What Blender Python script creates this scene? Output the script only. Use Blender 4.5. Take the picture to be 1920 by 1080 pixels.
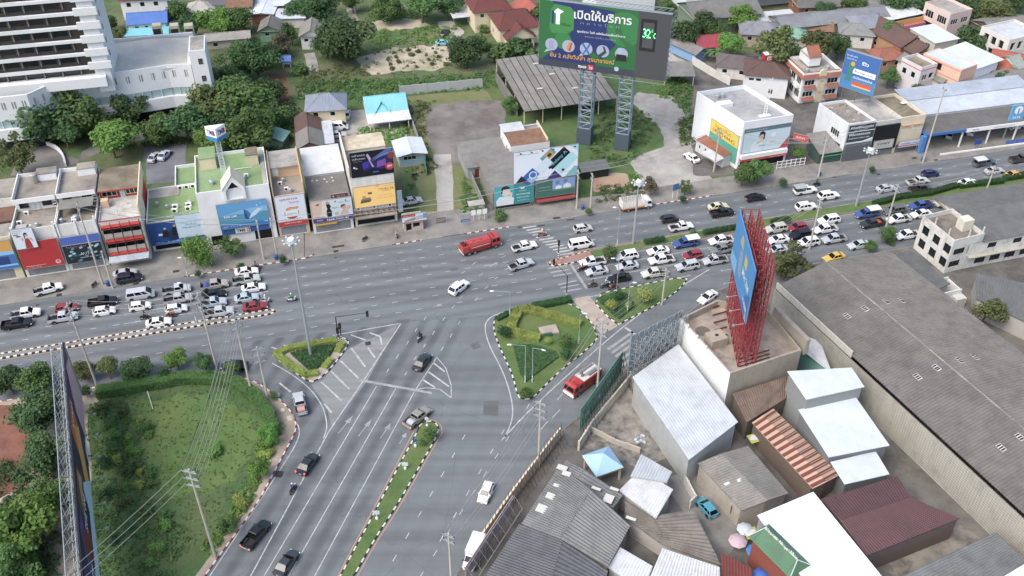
import bpy,bmesh,math,random
from mathutils import Vector,Matrix,Euler
R=math.radians
random.seed(7)
for o in list(bpy.data.objects):bpy.data.objects.remove(o)
SC=bpy.context.scene
COL=SC.collection
# ------------------------------------------------------------------ camera, sky, sun, exposure
CAM_H,PITCH,FPX=118.0,R(38.0),1818.6  # a high window, looking down 38 degrees, 34 mm lens
cam=bpy.data.cameras.new('camera');cam.sensor_width=36;cam.lens=FPX/1920*36
cam.clip_start=1;cam.clip_end=6000
co=bpy.data.objects.new('camera',cam);COL.objects.link(co)
co.location=(0,0,CAM_H);co.rotation_euler=(math.pi/2-PITCH,0,0);SC.camera=co
SUN_EL,SUN_AZ=52,228  # azimuth clockwise from +Y: light falls from the left
w=bpy.data.worlds.new('World');SC.world=w;w.use_nodes=True
nt=w.node_tree;bgn=nt.nodes['Background']
sky=nt.nodes.new('ShaderNodeTexSky');sky.sky_type='NISHITA';sky.sun_disc=False
sky.sun_elevation=R(SUN_EL);sky.sun_rotation=R(SUN_AZ);sky.air_density=1.0;sky.dust_density=3.5;sky.ozone_density=1.0
nt.links.new(sky.outputs[0],bgn.inputs[0]);bgn.inputs[1].default_value=0.125
sl=bpy.data.lights.new('sun','SUN');sl.energy=1.0;sl.angle=R(35);sl.color=(1.0,0.97,0.93)
so=bpy.data.objects.new('sun',sl);COL.objects.link(so)
sd=Vector((math.sin(R(SUN_AZ))*math.cos(R(SUN_EL)),math.cos(R(SUN_AZ))*math.cos(R(SUN_EL)),math.sin(R(SUN_EL))))
so.rotation_euler=sd.to_track_quat('Z','Y').to_euler();so.location=(0,120,200)
SC.view_settings.view_transform='Standard';SC.view_settings.look='None'
SC.view_settings.exposure=1.1;SC.view_settings.gamma=1.0;SC.view_settings.use_curve_mapping=False
SC.render.engine='CYCLES'
cy=SC.cycles;cy.use_denoising=True;cy.max_bounces=5;cy.diffuse_bounces=3;cy.glossy_bounces=3
cy.transmission_bounces=3;cy.transparent_max_bounces=6;cy.caustics_reflective=False;cy.caustics_refractive=False
# ------------------------------------------------------------------ survey: photo pixel (1920x1080) -> point at height z
CP,SP=math.cos(PITCH),math.sin(PITCH)
def g(x,y,z=0.0):
    a=(x-960)/FPX;b=-(y-540)/FPX
    d=Vector((a,CP+b*SP,-SP+b*CP))
    return Vector((0,0,CAM_H))+d*((z-CAM_H)/d.z)
def mpp(p):  # metres per photo pixel at a point
    return(p.y*CP-(p.z-CAM_H)*SP)/FPX
ROAD=15.2  # main road runs at 15.2 degrees from +X
# ------------------------------------------------------------------ object helpers
def tag(o,label=None,cat=None,group=None,kind=None):
    if label:o['label']=label
    if cat:o['category']=cat
    if group:o['group']=group
    if kind:o['kind']=kind
    return o
def E(name,label,cat,loc,rz=0.0,group=None):
    o=bpy.data.objects.new(name,None);COL.objects.link(o);o.empty_display_size=.5
    o.location=loc;o.rotation_euler=(0,0,R(rz));return tag(o,label,cat,group)
def copy_tree(o,parent=None):
    c=o.copy();COL.objects.link(c);c.parent=parent
    for ch in o.children:copy_tree(ch,c)
    return c
def link(name,me,parent=None):
    o=bpy.data.objects.new(name,me);COL.objects.link(o);o.parent=parent;return o
class MB:
    def __init__(s):s.v=[];s.f=[];s.m=[]
    def poly(s,pts,mi=0):
        n=len(s.v);s.v+=[tuple(p)for p in pts];s.f.append(list(range(n,n+len(pts))));s.m.append(mi);return s
    def box(s,x0,y0,z0,x1,y1,z1,mi=0,M=None,top=None):
        n=len(s.v);c=[(x0,y0,z0),(x1,y0,z0),(x1,y1,z0),(x0,y1,z0),(x0,y0,z1),(x1,y0,z1),(x1,y1,z1),(x0,y1,z1)]
        if M:c=[tuple(M@Vector(p))for p in c]
        s.v+=c
        for i,q in enumerate(((3,2,1,0),(4,5,6,7),(0,1,5,4),(1,2,6,5),(2,3,7,6),(3,0,4,7))):
            s.f.append([n+k for k in q]);s.m.append(top if(top is not None and i==1)else mi)
        return s
    def prism(s,pts,z0,z1,mi=0,top=None):
        if sum(a[0]*b[1]-b[0]*a[1]for a,b in zip(pts,pts[1:]+pts[:1]))<0:pts=pts[::-1]
        n=len(s.v);k=len(pts)
        s.v+=[(p[0],p[1],z0)for p in pts]+[(p[0],p[1],z1)for p in pts]
        for i in range(k):
            j=(i+1)%k;s.f.append([n+i,n+j,n+k+j,n+k+i]);s.m.append(mi)
        s.f.append([n+k+i for i in range(k)]);s.m.append(mi if top is None else top);return s
    def tube(s,p,q,r,r2=None,n=6,mi=0,caps=True):
        p=Vector(p);q=Vector(q);d=q-p
        if d.length<1e-6:return s
        d.normalize();a=d.orthogonal().normalized();b=d.cross(a);r2=r if r2 is None else r2
        k=len(s.v)
        for c,rr in((p,r),(q,r2)):
            for i in range(n):
                t=2*math.pi*(i+.5)/n;s.v.append(tuple(c+a*(rr*math.cos(t))+b*(rr*math.sin(t))))
        for i in range(n):
            j=(i+1)%n;s.f.append([k+i,k+j,k+n+j,k+n+i]);s.m.append(mi)
        if caps:
            s.f.append([k+n+i for i in range(n)]);s.m.append(mi);s.f.append([k+i for i in reversed(range(n))]);s.m.append(mi)
        return s
    def path(s,pts,r,n=4,mi=0):
        for a,b in zip(pts,pts[1:]):s.tube(a,b,r,n=n,mi=mi,caps=False)
        return s
    def lathe(s,prof,c=(0,0,0),n=12,mi=0,ax='z'):
        k=len(s.v)
        for r,h in prof:
            for i in range(n):
                t=2*math.pi*i/n;u,v=r*math.cos(t),r*math.sin(t)
                p=(u,v,h)if ax=='z' else((u,h,v)if ax=='y' else(h,u,v))
                s.v.append((c[0]+p[0],c[1]+p[1],c[2]+p[2]))
        for a in range(len(prof)-1):
            for i in range(n):
                j=(i+1)%n;s.f.append([k+a*n+i,k+a*n+j,k+(a+1)*n+j,k+(a+1)*n+i]);s.m.append(mi)
        return s
    def loft(s,secs,mi=0,cap=True,close=True):  # secs: list of equal-length point loops
        k=len(s.v);n=len(secs[0])
        for sec in secs:s.v+=[tuple(p)for p in sec]
        for a in range(len(secs)-1):
            for i in range(n if close else n-1):
                j=(i+1)%n;s.f.append([k+a*n+i,k+a*n+j,k+(a+1)*n+j,k+(a+1)*n+i]);s.m.append(mi)
        if cap:
            s.f.append([k+i for i in reversed(range(n))]);s.m.append(mi)
            s.f.append([k+(len(secs)-1)*n+i for i in range(n)]);s.m.append(mi)
        return s
    def mesh(s,name,mats,smooth=False):
        me=bpy.data.meshes.new(name);me.from_pydata(s.v,[],s.f)
        mats=mats if isinstance(mats,(list,tuple))else[mats]
        for m in mats:me.materials.append(m)
        if len(mats)>1:me.polygons.foreach_set('material_index',s.m)
        if smooth:me.polygons.foreach_set('use_smooth',[True]*len(s.f))
        me.update();return me
    def go(s,name,mats,parent=None,smooth=False):
        return link(name,s.mesh(name,mats,smooth),parent)
def frame_of(o):  # world matrix of a thing (no depsgraph needed: top-level)
    return Matrix.Translation(o.location)@Euler(o.rotation_euler).to_matrix().to_4x4()
# ------------------------------------------------------------------ materials
MATS={}
def rgb(h):
    if not isinstance(h,str):return tuple(h)[:3]
    h=h.lstrip('#');c=[int(h[i:i+2],16)/255 for i in(0,2,4)]
    c=[(x/12.92 if x<=.04045 else((x+.055)/1.055)**2.4)for x in c];y=.3*c[0]+.6*c[1]+.1*c[2]
    return tuple(y+(x-y)*.86 for x in c)
class NT:
    def __init__(s,name):
        s.m=bpy.data.materials.new(name);s.m.use_nodes=True;s.t=s.m.node_tree;s.b=s.t.nodes['Principled BSDF']
        s.p=None
    def n(s,t,**k):
        x=s.t.nodes.new('ShaderNode'+t)
        for a,b in k.items():setattr(x,a,b)
        return x
    def l(s,a,b):s.t.links.new(a,b);return s
    def pos(s,scale=(1,1,1),rot=0,obj=False):
        if obj:c=s.n('TexCoord').outputs['Object']
        else:
            if s.p is None:s.p=s.n('NewGeometry').outputs['Position']
            c=s.p
        mp=s.n('Mapping');mp.inputs['Scale'].default_value=scale;mp.inputs['Rotation'].default_value=(0,0,R(rot))
        s.l(c,mp.inputs['Vector']);return mp.outputs[0]
    def noise(s,scale,detail=4,rough=.6,vec=None,lo=.35,hi=.65,dist=0):
        x=s.n('TexNoise');x.inputs['Scale'].default_value=scale;x.inputs['Detail'].default_value=detail
        x.inputs['Roughness'].default_value=rough;x.inputs['Distortion'].default_value=dist
        s.l(vec if vec is not None else s.pos(),x.inputs['Vector'])
        m=s.n('MapRange');m.inputs['From Min'].default_value=lo;m.inputs['From Max'].default_value=hi
        s.l(x.outputs[0],m.inputs['Value']);return m.outputs[0]
    def mix(s,fac,a,b,mode='MIX',k=1.0):
        x=s.n('Mix',data_type='RGBA',blend_type=mode)
        if k!=1.0 or not hasattr(fac,'is_linked'):
            if hasattr(fac,'is_linked'):
                mm=s.n('Math',operation='MULTIPLY');s.l(fac,mm.inputs[0]);mm.inputs[1].default_value=k;s.l(mm.outputs[0],x.inputs[0])
            else:x.inputs[0].default_value=fac
        else:s.l(fac,x.inputs[0])
        for v,i in((a,6),(b,7)):
            if hasattr(v,'is_linked'):s.l(v,x.inputs[i])
            else:x.inputs[i].default_value=(*v[:3],1)
        return x.outputs[2]
    def bump(s,h,strength=.3,dist=.05):
        x=s.n('Bump');x.inputs['Strength'].default_value=strength;x.inputs['Distance'].default_value=dist
        s.l(h,x.inputs['Height']);s.l(x.outputs[0],s.b.inputs['Normal'])
    def out(s,col,rough=.8,metal=0,spec=.4,coat=0):
        if hasattr(col,'is_linked'):s.l(col,s.b.inputs['Base Color'])
        else:s.b.inputs['Base Color'].default_value=(*col[:3],1)
        if hasattr(rough,'is_linked'):s.l(rough,s.b.inputs['Roughness'])
        else:s.b.inputs['Roughness'].default_value=rough
        s.b.inputs['Metallic'].default_value=metal;s.b.inputs['Specular IOR Level'].default_value=spec
        s.b.inputs['Coat Weight'].default_value=coat;s.b.inputs['Coat Roughness'].default_value=.08
        return s.m
def plain(c,rough=.6,metal=0,spec=.4,coat=0,emit=0):
    k=('p',c,rough,metal,spec,coat,emit)
    if k not in MATS:
        n=NT('paint_'+str(c).replace('#',''));m=n.out(rgb(c),rough,metal,spec,coat)
        if emit:
            n.b.inputs['Emission Color'].default_value=(*rgb(c),1);n.b.inputs['Emission Strength'].default_value=emit
        MATS[k]=m
    return MATS[k]
def wallm(c,dirt=.5,dc='#5a5650',streak=1.0):  # rendered/painted wall: stains, run marks and blotches
    k=('w',c,dirt,dc,streak)
    if k not in MATS:
        n=NT('wall_'+str(c).replace('#',''));b=rgb(c);d=rgb(dc)
        st=n.noise(1.0,6,.75,n.pos((.8,.8,.2)),.5,.85)
        bl=n.noise(.35,6,.7,None,.5,.75)
        fine=n.noise(2.2,4,.6,None,.2,.8)
        c1=n.mix(fine,tuple(x*.93 for x in b),b)
        c2=n.mix(st,c1,d,k=.45*dirt*streak)
        c3=n.mix(bl,c2,tuple(x*.55+y*.25 for x,y in zip(d,b)),k=.5*dirt)
        n.bump(fine,.15,.02)
        MATS[k]=n.out(c3,.85,0,.25)
    return MATS[k]
def slabm(a,b,c,scale=.3,rough=.9,bump=.2):  # weathered flat surface of three tones (roof slabs, yards, earth)
    k=('s',a,b,c,scale)
    if k not in MATS:
        n=NT('slab_'+a.replace('#',''));f=n.noise(scale,7,.68,None,.38,.62,.4);f2=n.noise(scale*.33+.02,5,.6,n.pos((1,1,1),40),.45,.66)
        f3=n.noise(scale*9,4,.6,None,.3,.75)
        x=n.mix(f,rgb(a),rgb(b));x=n.mix(f2,x,rgb(c),k=.85);x=n.mix(f3,x,n.mix(.5,x,(.04,.04,.04)),k=.3)
        n.bump(f3,bump,.04);MATS[k]=n.out(x,rough,0,.2)
    return MATS[k]
def sheetm(c,rust=.0,rough=.5,metal=0.0,dirt=.35,rc='#6e3a22',dark='#3c3a36'):  # sheet roofing: panels differ, grime, rust
    k=('r',c,rust,rough,metal,dirt,rc)
    if k not in MATS:
        n=NT('sheet_'+str(c).replace('#',''));b=rgb(c)
        f=n.noise(.45,6,.7,None,.42,.7);f2=n.noise(.12,4,.6,n.pos((1,1,1),25),.35,.7);f3=n.noise(5,3,.6,None,.3,.7)
        x=n.mix(f2,b,tuple(v*.78 for v in b));x=n.mix(f3,x,tuple(v*.84 for v in b),k=.6);x=n.mix(f,x,rgb(dark),k=dirt)
        if rust:x=n.mix(n.noise(.8,6,.7,None,.52,.66),x,rgb(rc),k=rust)
        n.bump(f3,.12,.02);MATS[k]=n.out(x,rough,metal,.35)
    return MATS[k]
GLASS=plain('#1b2126',.08,0,.6)
DARKGLASS=plain('#0e1113',.06,0,.55)
FRAME=plain('#d8d8d2',.5)
DARKF=plain('#3a3835',.5)
WHITE=plain('#e9e9e5',.5)
STEEL=plain('#8b8f90',.45,.6)
GALV=plain('#a9b2b4',.45,.4)
CONC=slabm('#8d8a83','#6f6c66','#a09c93',.5)
BLACK=plain('#121212',.6)
# ------------------------------------------------------------------ ground, roads, islands
A_=R(ROAD);UX,UY=math.cos(A_),math.sin(A_)
def uv(u,v,z=0.0):return Vector((u*UX-v*UY,u*UY+v*UX,z))
def px(pts,z=0.0):return[g(x,y,z)for x,y in pts]
def jag(pts,step=1.5,amp=.35,seed=1):  # natural, uneven outline
    rnd=random.Random(seed);out=[]
    for a,b in zip(pts,pts[1:]+pts[:1]):
        n=max(1,int((b-a).length/step))
        for i in range(n):
            p=a.lerp(b,i/n);out.append(p+Vector((rnd.uniform(-amp,amp),rnd.uniform(-amp,amp),0)))
    return out
def smooth(pts,it=2,closed=True):
    for _ in range(it):
        q=[]
        n=len(pts)
        for i in range(n if closed else n-1):
            a,b=pts[i],pts[(i+1)%n];q+=[a.lerp(b,.25),a.lerp(b,.75)]
        if not closed:q=[pts[0]]+q+[pts[-1]]
        pts=q
    return pts
def sheet(name,pts,z,mat,parent=None,kind='structure',h=0.0):
    m=MB();P=[(p.x,p.y)for p in pts]
    if sum(a[0]*b[1]-b[0]*a[1]for a,b in zip(P,P[1:]+P[:1]))<0:P=P[::-1]
    if h:m.prism(P,z,z+h)
    else:m.poly([(x,y,z)for x,y in P])
    o=m.go(name,mat,parent)
    if parent is None:o['kind']=kind
    return o
def asphalt(name,tone,rot=ROAD,c0=161.85,per=3.04,kw=.4,lo=120):
    n=NT(name);b=rgb(tone)
    along=n.noise(1.0,2,.5,n.pos((.012,.42,1),-rot),.3,.7)  # wheel polish and oil running with the lanes
    big=n.noise(.05,4,.55,None,.35,.7);mid=n.noise(.6,5,.7,None,.35,.7);fine=n.noise(9,3,.7,None,.25,.75)
    x=n.mix(along,tuple(v*1.2 for v in b),tuple(v*.70 for v in b));x=n.mix(big,x,tuple(v*1.08 for v in b),k=.45)
    x=n.mix(mid,x,tuple(v*.8 for v in b),k=.2);x=n.mix(fine,x,tuple(v*1.5 for v in b),k=.22)
    sp=n.n('SeparateXYZ');n.l(n.pos((1,1,1),-rot),sp.inputs[0]);mt=lambda op,a,b:(lambda q:(n.l(a,q.inputs[0])if hasattr(a,'is_linked')else None,setattr(q.inputs[1],'default_value',b)if not hasattr(b,'is_linked')else n.l(b,q.inputs[1]),q.outputs[0])[2])(n.n('Math',operation=op))
    ph=mt('COSINE',mt('MULTIPLY',mt('SUBTRACT',sp.outputs[1],c0),2*math.pi/per),0.0);wm=n.n('MapRange');wm.inputs['From Min'].default_value=-.55;wm.inputs['From Max'].default_value=.9;n.l(ph,wm.inputs['Value'])  # oil and rubber down the middle of every lane
    tr=n.noise(1.0,3,.6,n.pos((.008,.22,1),-rot),.1,.55);mk=n.n('MapRange');mk.inputs['From Min'].default_value=lo;mk.inputs['From Max'].default_value=lo+3;mk.inputs['To Min'].default_value=.15;n.l(sp.outputs[1],mk.inputs['Value']);x=n.mix(mt('MULTIPLY',mt('MULTIPLY',wm.outputs[0],tr),mk.outputs[0]),x,tuple(v*.52 for v in b),k=kw)
    st=n.noise(.22,5,.7,n.pos((1,1,1),33),.6,.75);x=n.mix(st,x,tuple(v*.7 for v in b),k=.3);st2=n.noise(.13,4,.6,n.pos((1,1,1),70),.55,.75);x=n.mix(st2,x,tuple(v*1.25 for v in b),k=.3)
    cr=n.n('TexVoronoi',feature='DISTANCE_TO_EDGE');cr.inputs['Scale'].default_value=.11
    dv=n.n('TexNoise');dv.inputs['Scale'].default_value=.8;n.l(n.pos(),dv.inputs['Vector'])
    ad=n.n('VectorMath',operation='ADD');n.l(n.pos(),ad.inputs[0]);n.l(dv.outputs['Color'],ad.inputs[1]);n.l(ad.outputs[0],cr.inputs['Vector'])
    mr=n.n('MapRange');mr.inputs['From Min'].default_value=.0;mr.inputs['From Max'].default_value=.006;mr.inputs['To Min'].default_value=1;mr.inputs['To Max'].default_value=0
    n.l(cr.outputs['Distance'],mr.inputs['Value']);x=n.mix(mr.outputs[0],x,tuple(v*.5 for v in b),k=.55)
    n.bump(fine,.25,.02);return n.out(x,.82,0,.3)
ASPH=asphalt('asphalt','#6b7072');ASPH2=asphalt('asphalt_side_road','#6a6f71',73.2,56.6,3.4,.75,48)
ASPHPALE=asphalt('asphalt_worn_pale','#7d807e',kw=0.0);PATCHM=asphalt('asphalt_patch','#5d605e',kw=0.0)
def paintm(name,c,worn):
    n=NT(name);f=n.noise(1.1,6,.75,None,worn-.12,worn+.12);f2=n.noise(7,4,.7,None,.35,.75)
    x=n.mix(f,rgb(c),rgb('#76787a'),k=.75);x=n.mix(f2,x,rgb('#8a8a88'),k=.35);return n.out(x,.7,0,.3)
WPAINT=paintm('road_paint_white','#c0c1bc',.53);WFADE=paintm('road_paint_faded','#a6a8a5',.48);YPAINT=paintm('road_paint_yellow','#c08a42',.56)
def grassm(name,a,b,c,sc=.35):
    n=NT(name);f=n.noise(sc,6,.65,None,.36,.64);f2=n.noise(.09,4,.6,None,.4,.68);f3=n.noise(8,4,.75,None,.25,.75)
    x=n.mix(f,rgb(a),rgb(b));x=n.mix(f2,x,rgb(c),k=.8);x=n.mix(f3,x,n.mix(.6,x,(.01,.02,.005)),k=.75)
    n.bump(f3,.8,.12);return n.out(x,.95,0,.1)
GRASS=grassm('grass_mown','#5d7c42','#6c874a','#7f8b52');GRASSD=grassm('grass_rough','#507040','#61804c','#768253')
GRASSY=grassm('grass_dry','#858c58','#768550','#949068');SCRUB=grassm('scrub','#556b43','#6a8052','#8a8468',.2)
EARTH=slabm('#a79a86','#8b7f6e','#b7ab97',.25);REDEARTH=slabm('#8a5a4a','#754a3c','#94695a',.3);SAND=slabm('#c2b59f','#a59a84','#8f8f6a',.3)
PAVE=slabm('#8a8780','#76736c','#97928a',.35);PAVEB=slabm('#b3a595','#9d8f80','#a79c90',.6);BRICKP=slabm('#a5796c','#8e665a','#9a8277',.7)
BROWNLOT=slabm('#77706a','#635d57','#8c867e',.22);YARD=slabm('#a5a199','#8d8981','#b5b1a8',.25);YARDD=slabm('#6d6a64','#57544f','#7d7970',.3)

gm=MB();gm.poly([(-3000,-1500,-.06),(3000,-1500,-.06),(3000,5000,-.06),(-3000,5000,-.06)])
tag(gm.go('ground',SCRUB),kind='structure')
# the tarmac: main road across, side road coming towards the camera
road=sheet('road',[uv(-330,166.4),uv(420,166.4),uv(420,120),uv(-330,120)],0,ASPH)
side_road=sheet('side_road',[g(470,640),g(760,604),g(930,590),g(1292,522),g(1420,505),g(1340,640),g(1160,1180),g(340,1180),g(520,800),g(480,700)],.004,ASPH2)
# left of the kerb on the far side: flush forecourt
def quadpx(pts):return px(pts)
pv=sheet('pavement',[uv(-330,166.5),uv(-23,166.5),uv(-23,185),uv(-330,185)],-.012,PAVE)
pv2=sheet('pavement',[uv(-23,166.55),uv(-7,166.55),uv(1,166.55),uv(2,178),uv(-23,178)],.0,PAVE,h=.12)
pv3=sheet('pavement',[uv(1.0,166.5),uv(30,166.5),uv(30,176),uv(2,176)],.002,PAVE)
pv4=sheet('pavement',[uv(30,166.5),uv(60,166.5),uv(60,176),uv(30,176)],.002,PAVE,h=.11)
pv5=sheet('pavement',[uv(60,166.5),uv(420,166.5),uv(420,173),uv(60,173)],.0,PAVE,h=.12)
def ribbon(m,pts,wd,z,mi=0):
    n=len(pts);L=[];Rr=[]
    for i,p in enumerate(pts):
        d=(pts[min(i+1,n-1)]-pts[max(i-1,0)]);d.z=0;d.normalize();k=Vector((-d.y,d.x,0))*(wd/2)
        L.append((p.x+k.x,p.y+k.y,z));Rr.append((p.x-k.x,p.y-k.y,z))
    for i in range(n-1):m.poly([Rr[i],Rr[i+1],L[i+1],L[i]],mi)
def lines(name,specs,mat,z,parent=road):
    m=MB()
    for pts,wd in specs:ribbon(m,pts,wd,z)
    return m.go(name,mat,parent)
def dashes(name,v,u0,u1,mat,z=.009,period=4.0,ln=1.15,off=.4,wd=.13,parent=road):
    m=MB();k=math.ceil((u0-off)/period)
    while off+k*period<u1:
        u=off+k*period;ribbon(m,[uv(u-ln/2,v),uv(u+ln/2,v)],wd,z);k+=1
    return m.go(name,mat,parent)
for v in(163.35,160.35,157.3):dashes('lane_dashes',v,-95,180,WPAINT)
dashes('lane_dashes',154.4,-95,47,WPAINT,off=.6)
for v,u1 in((150.05,45),(147.4,48)):dashes('lane_dashes',v,-4,u1,WPAINT,off=.5)
dashes('lane_dashes',144.05,-90,46,WPAINT,off=.6);dashes('lane_dashes',147.4,-90,-4,WFADE);dashes('lane_dashes',141.0,-80,-30,WFADE)
for v in(147.9,144.4):lines('lane_line',[([uv(55,v),uv(100,v+.5)],.13)],WPAINT,.009);dashes('lane_dashes',v+.6,100,200,WPAINT)
for v in(160.3,157.25,154.3):lines('lane_line',[([uv(-34,v),uv(-9,v)],.12)],WPAINT,.011)
lines('stop_line',[([uv(-8.6,165),uv(-8.3,151.6)],.5)],WFADE,.009);lines('stop_line',[(px([(1068,492),(1100,541)]),.55)],WFADE,.009)
# zebra crossings
z1=MB()
for i in range(13):
    u=47.3+i*.43;v=165.3-i*1.04;ribbon(z1,[uv(u,v),uv(u+3.1,v)],.42,.009)
z1.go('zebra_crossing',WPAINT,road)
z2=MB()
for a,b in(((1028,504),(1063,498)),((1032,511),(1068,505)),((1037,518),(1072,512)),((1046,534),(1081,526)),((1051,540),(1086,533)),((1056,547),(1090,541))):ribbon(z2,px([a,b]),.42,.009)
z2.go('zebra_crossing',WFADE,road)
z3=MB()
for a,b in(((1140,655),(1187,622)),((1147,662),(1193,629)),((1154,669),(1200,635)),((1161,677),(1206,643)),((1169,684),(1211,650))):ribbon(z3,px([a,b]),.55,.012)
z3.go('zebra_crossing',WFADE,side_road);lines('stop_line',[(px([(1172,614),(1192,628)]),.5)],WPAINT,.012,side_road)
# dashed turning guides in the junction, worn arrows
tg=MB()
for x,y,a in((889,494,30),(868,511,33),(902,515,33),(931,521,33),(851,530,35),(883,534,35),(912,539,35),(958,402,0),(893,561,48),(944,481,25),(907,468,28),(955,450,22),(921,497,20),(951,504,20),(865,557,40),(850,575,45),(797,597,58),(832,598,57),(861,605,58),(780,619,60),(813,624,60),(846,629,60),(764,643,60),(796,648,60),(829,654,60),(745,668,60),(779,671,60),(727,695,60),(761,700,60)):
    p=g(x,y);q=g(x+7*math.cos(R(a)),y-7*math.sin(R(a)));d=(q-p).normalized()*.55;ribbon(tg,[p-d,p+d],.14,.012)
tg.go('turning_guide_dashes',WPAINT,road)
def arrow(pts,k=1.0):  # a worn lane arrow: shaft and head
    a,b=px(pts);d=(b-a).normalized();n=Vector((-d.y,d.x,0));m=MB();h=(b-a).length
    ribbon(m,[a,a+d*h*.6],.18*k,.013);q=a+d*h*.6
    m.poly([(*(p.xy),.013)for p in(q-n*.5*k,b,q+n*.5*k)][::1]);m.go('lane_arrow',WFADE,side_road)
for p in(((634,813),(662,779)),((672,818),(697,786)),((713,822),(733,793)),((749,832),(762,811))):arrow(p,.95)
for p in(((812,576),(828,570)),((862,456),(885,450)),((918,500),(934,492))):arrow(p,1.0)
# side road lines
S_=[([(495,1080),(706,724)],.16),([(541,1080),(742.5,727.5)],.16),([(590,1080),(777,734)],.16),([(470,1080),(616,810),(680,716),(752,606)],.2),([(752,606),(690,617),(624,629)],.2),
      ([(779,731),(819,670)],.16),([(819,670),(836,690),(846,722),(846,746)],.16),([(780,730),(800,727),(825,730),(846,746)],.16),([(842,699),(818,683)],.0)]
lines('lane_line',[(px(p),wd)for p,wd in S_ if wd],WPAINT,.012,side_road)
lines('stop_line',[(px([(676,713),(810,737)]),.55)],WFADE,.013,side_road)
hz=[([(671,757),(603,713)],.0),([(717,689),(660,654)],.0)]
HB=[((545,735),(524,718)),((640,751),(602,716)),((655,730),(621,696)),((672,709),(638,676)),((685,688),(658,652)),((703,671),(690,652)),((686,638),(658,628)),((716,647),(713,631)),((713,631),(693,624)),((622,774),(608,757)),((526,657),(509,651)),((547,653),(532,647)),((570,648),(557,643)),((594,644),(584,640)),((619,641),(603,634)),
      ((834,697),(812,680)),((842,725),(803,697)),((816,727),(793,712))]
lines('hatched_markings',[(px(p),.32)for p in HB],WPAINT,.012,side_road)
ED=[[(510,681),(545,700),(580,727),(603,757),(612,785),(613,806),(606,822)],[(484,724),(512,742),(540,770),(556,792),(562,805),(560,822),(544,853),(380,1100)]]
lines('edge_line',[(smooth(px(p),2,False),.18)for p in ED],WPAINT,.0125,side_road)
ED2=[[(905,1010),(968,922),(1060,806)],[(1240,560),(1180,603),(1110,662),(1000,762),(962,802),(940,826)],[(946,822),(960,790),(962,765),(955,730),(940,690),(918,650),(909,620),(911,602),(930,588),(985,578),(1070,563)],[(1105,557),(1225,531),(1295,516)],[(1240,560),(1330,505)]]
lines('edge_line',[(smooth(px(p),2,False),.2)for p in ED2],WPAINT,.0125,side_road)
sd_=MB()
for pts in([(850,853.8),(740,1046.3)],[(922,846),(853,966)],[(971,792),(873,940),(790,1078)]):
    a,b=px(pts[:1]+pts[-1:]);n=round((b-a).length/4.1)
    for i in range(-1,n+2):
        c=a.lerp(b,i/n);d=(b-a).normalized()*.6;ribbon(sd_,[c-d,c+d],.14,.012)
for x0,y0,x1,y1 in((1012,808,1027,790),(1035,784,1050,768),(1045,750,1055,738)):ribbon(sd_,px([(x0,y0),(x1,y1)]),.14,.012)
sd_.go('lane_dashes',WPAINT,side_road)
YL=[[(845,805),(838,790),(815,783),(790,785),(776,800),(765,825),(735,882),(690,968),(655,1034),(628,1084)],[(845,805),(790,885),(742,962),(702,1024),(664,1090)]]
YL=[[(829,812),(827,795),(806,785),(788,788),(777,806),(738,882),(692,970),(658,1032),(633,1082)],[(829,812),(790,878),(745,957),(706,1016),(668,1084)]]
lines('yellow_edge_line',[(smooth(px(p),1,False),.16)for p in YL],YPAINT,.0128,side_road)
lines('yellow_edge_line',[([uv(-110,151.75),uv(-7,151.75),uv(-5.4,150.65),uv(-7,149.5),uv(-110,149.5)],.14)],YPAINT,.01)
lines('yellow_edge_line',[(px([(1145,487),(1100,496),(1050,503),(1030,500),(1025,492),(1040,486),(1105,466)]),.16),([uv(58,154.1),uv(170,155.8)],.16),([uv(58,150.3),uv(84,151.5),uv(180,151.8)],.16)],YPAINT,.01)
# repairs in the tarmac and manholes
for p in([(880,646),(896,640),(902,651),(888,656)],[(907,752),(935,751),(933,780),(906,778)],[(745,600),(770,598),(765,606),(735,607)],[(845,503),(860,501),(858,507),(842,508)]):sheet('tarmac_patch',px(p),.0135,PATCHM,side_road)
sheet('tarmac_patch',px([(584,722),(604,714),(652,655),(745,610),(690,712),(622,800),(612,762)]),.0075,ASPHPALE,side_road)
DRAIN=slabm('#4a3f38','#3a302b','#54483f',2.0)
def gully(x,y,w_=1.4,d_=.9,z=.015,rz=ROAD,parent=road):
    m=MB();Mx=Matrix.Translation(g(x,y,0))@Matrix.Rotation(R(rz),4,'Z');m.box(-w_/2,-d_/2,-.02,w_/2,d_/2,z,0,Mx)
    for k in range(5):m.box(-w_/2+.1+k*(w_-.2)/5,-d_/2+.1,z,-w_/2+.1+(k+.55)*(w_-.2)/5,d_/2-.1,z+.015,1,Mx)
    m.go('drain_cover',[DRAIN,DARKF],parent)
for q in((111,553,1.0,.9),(70,572,.6,.4),(255,532,1,.7),(261,541,.7,.4),(330,509,1.1,.6,.135),(630,471,1.0,.7),(634,462,2.6,.7),(629,483,.6,.3),(1044,410,1.6,.9,.13),(1070,412,1.8,.4),(1014,423,1.8,.4),(974,426,.9,.5),(1714,297,1.2,.7,.135),(1755,301,1.0,.7,.135),(1565,332,.8,.5,.135),(1647,327,.7,.4,.135),(690,644,1.0,1.0,.02),(523,889,1.3,1.3,.02,-10)):gully(*q)
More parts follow.
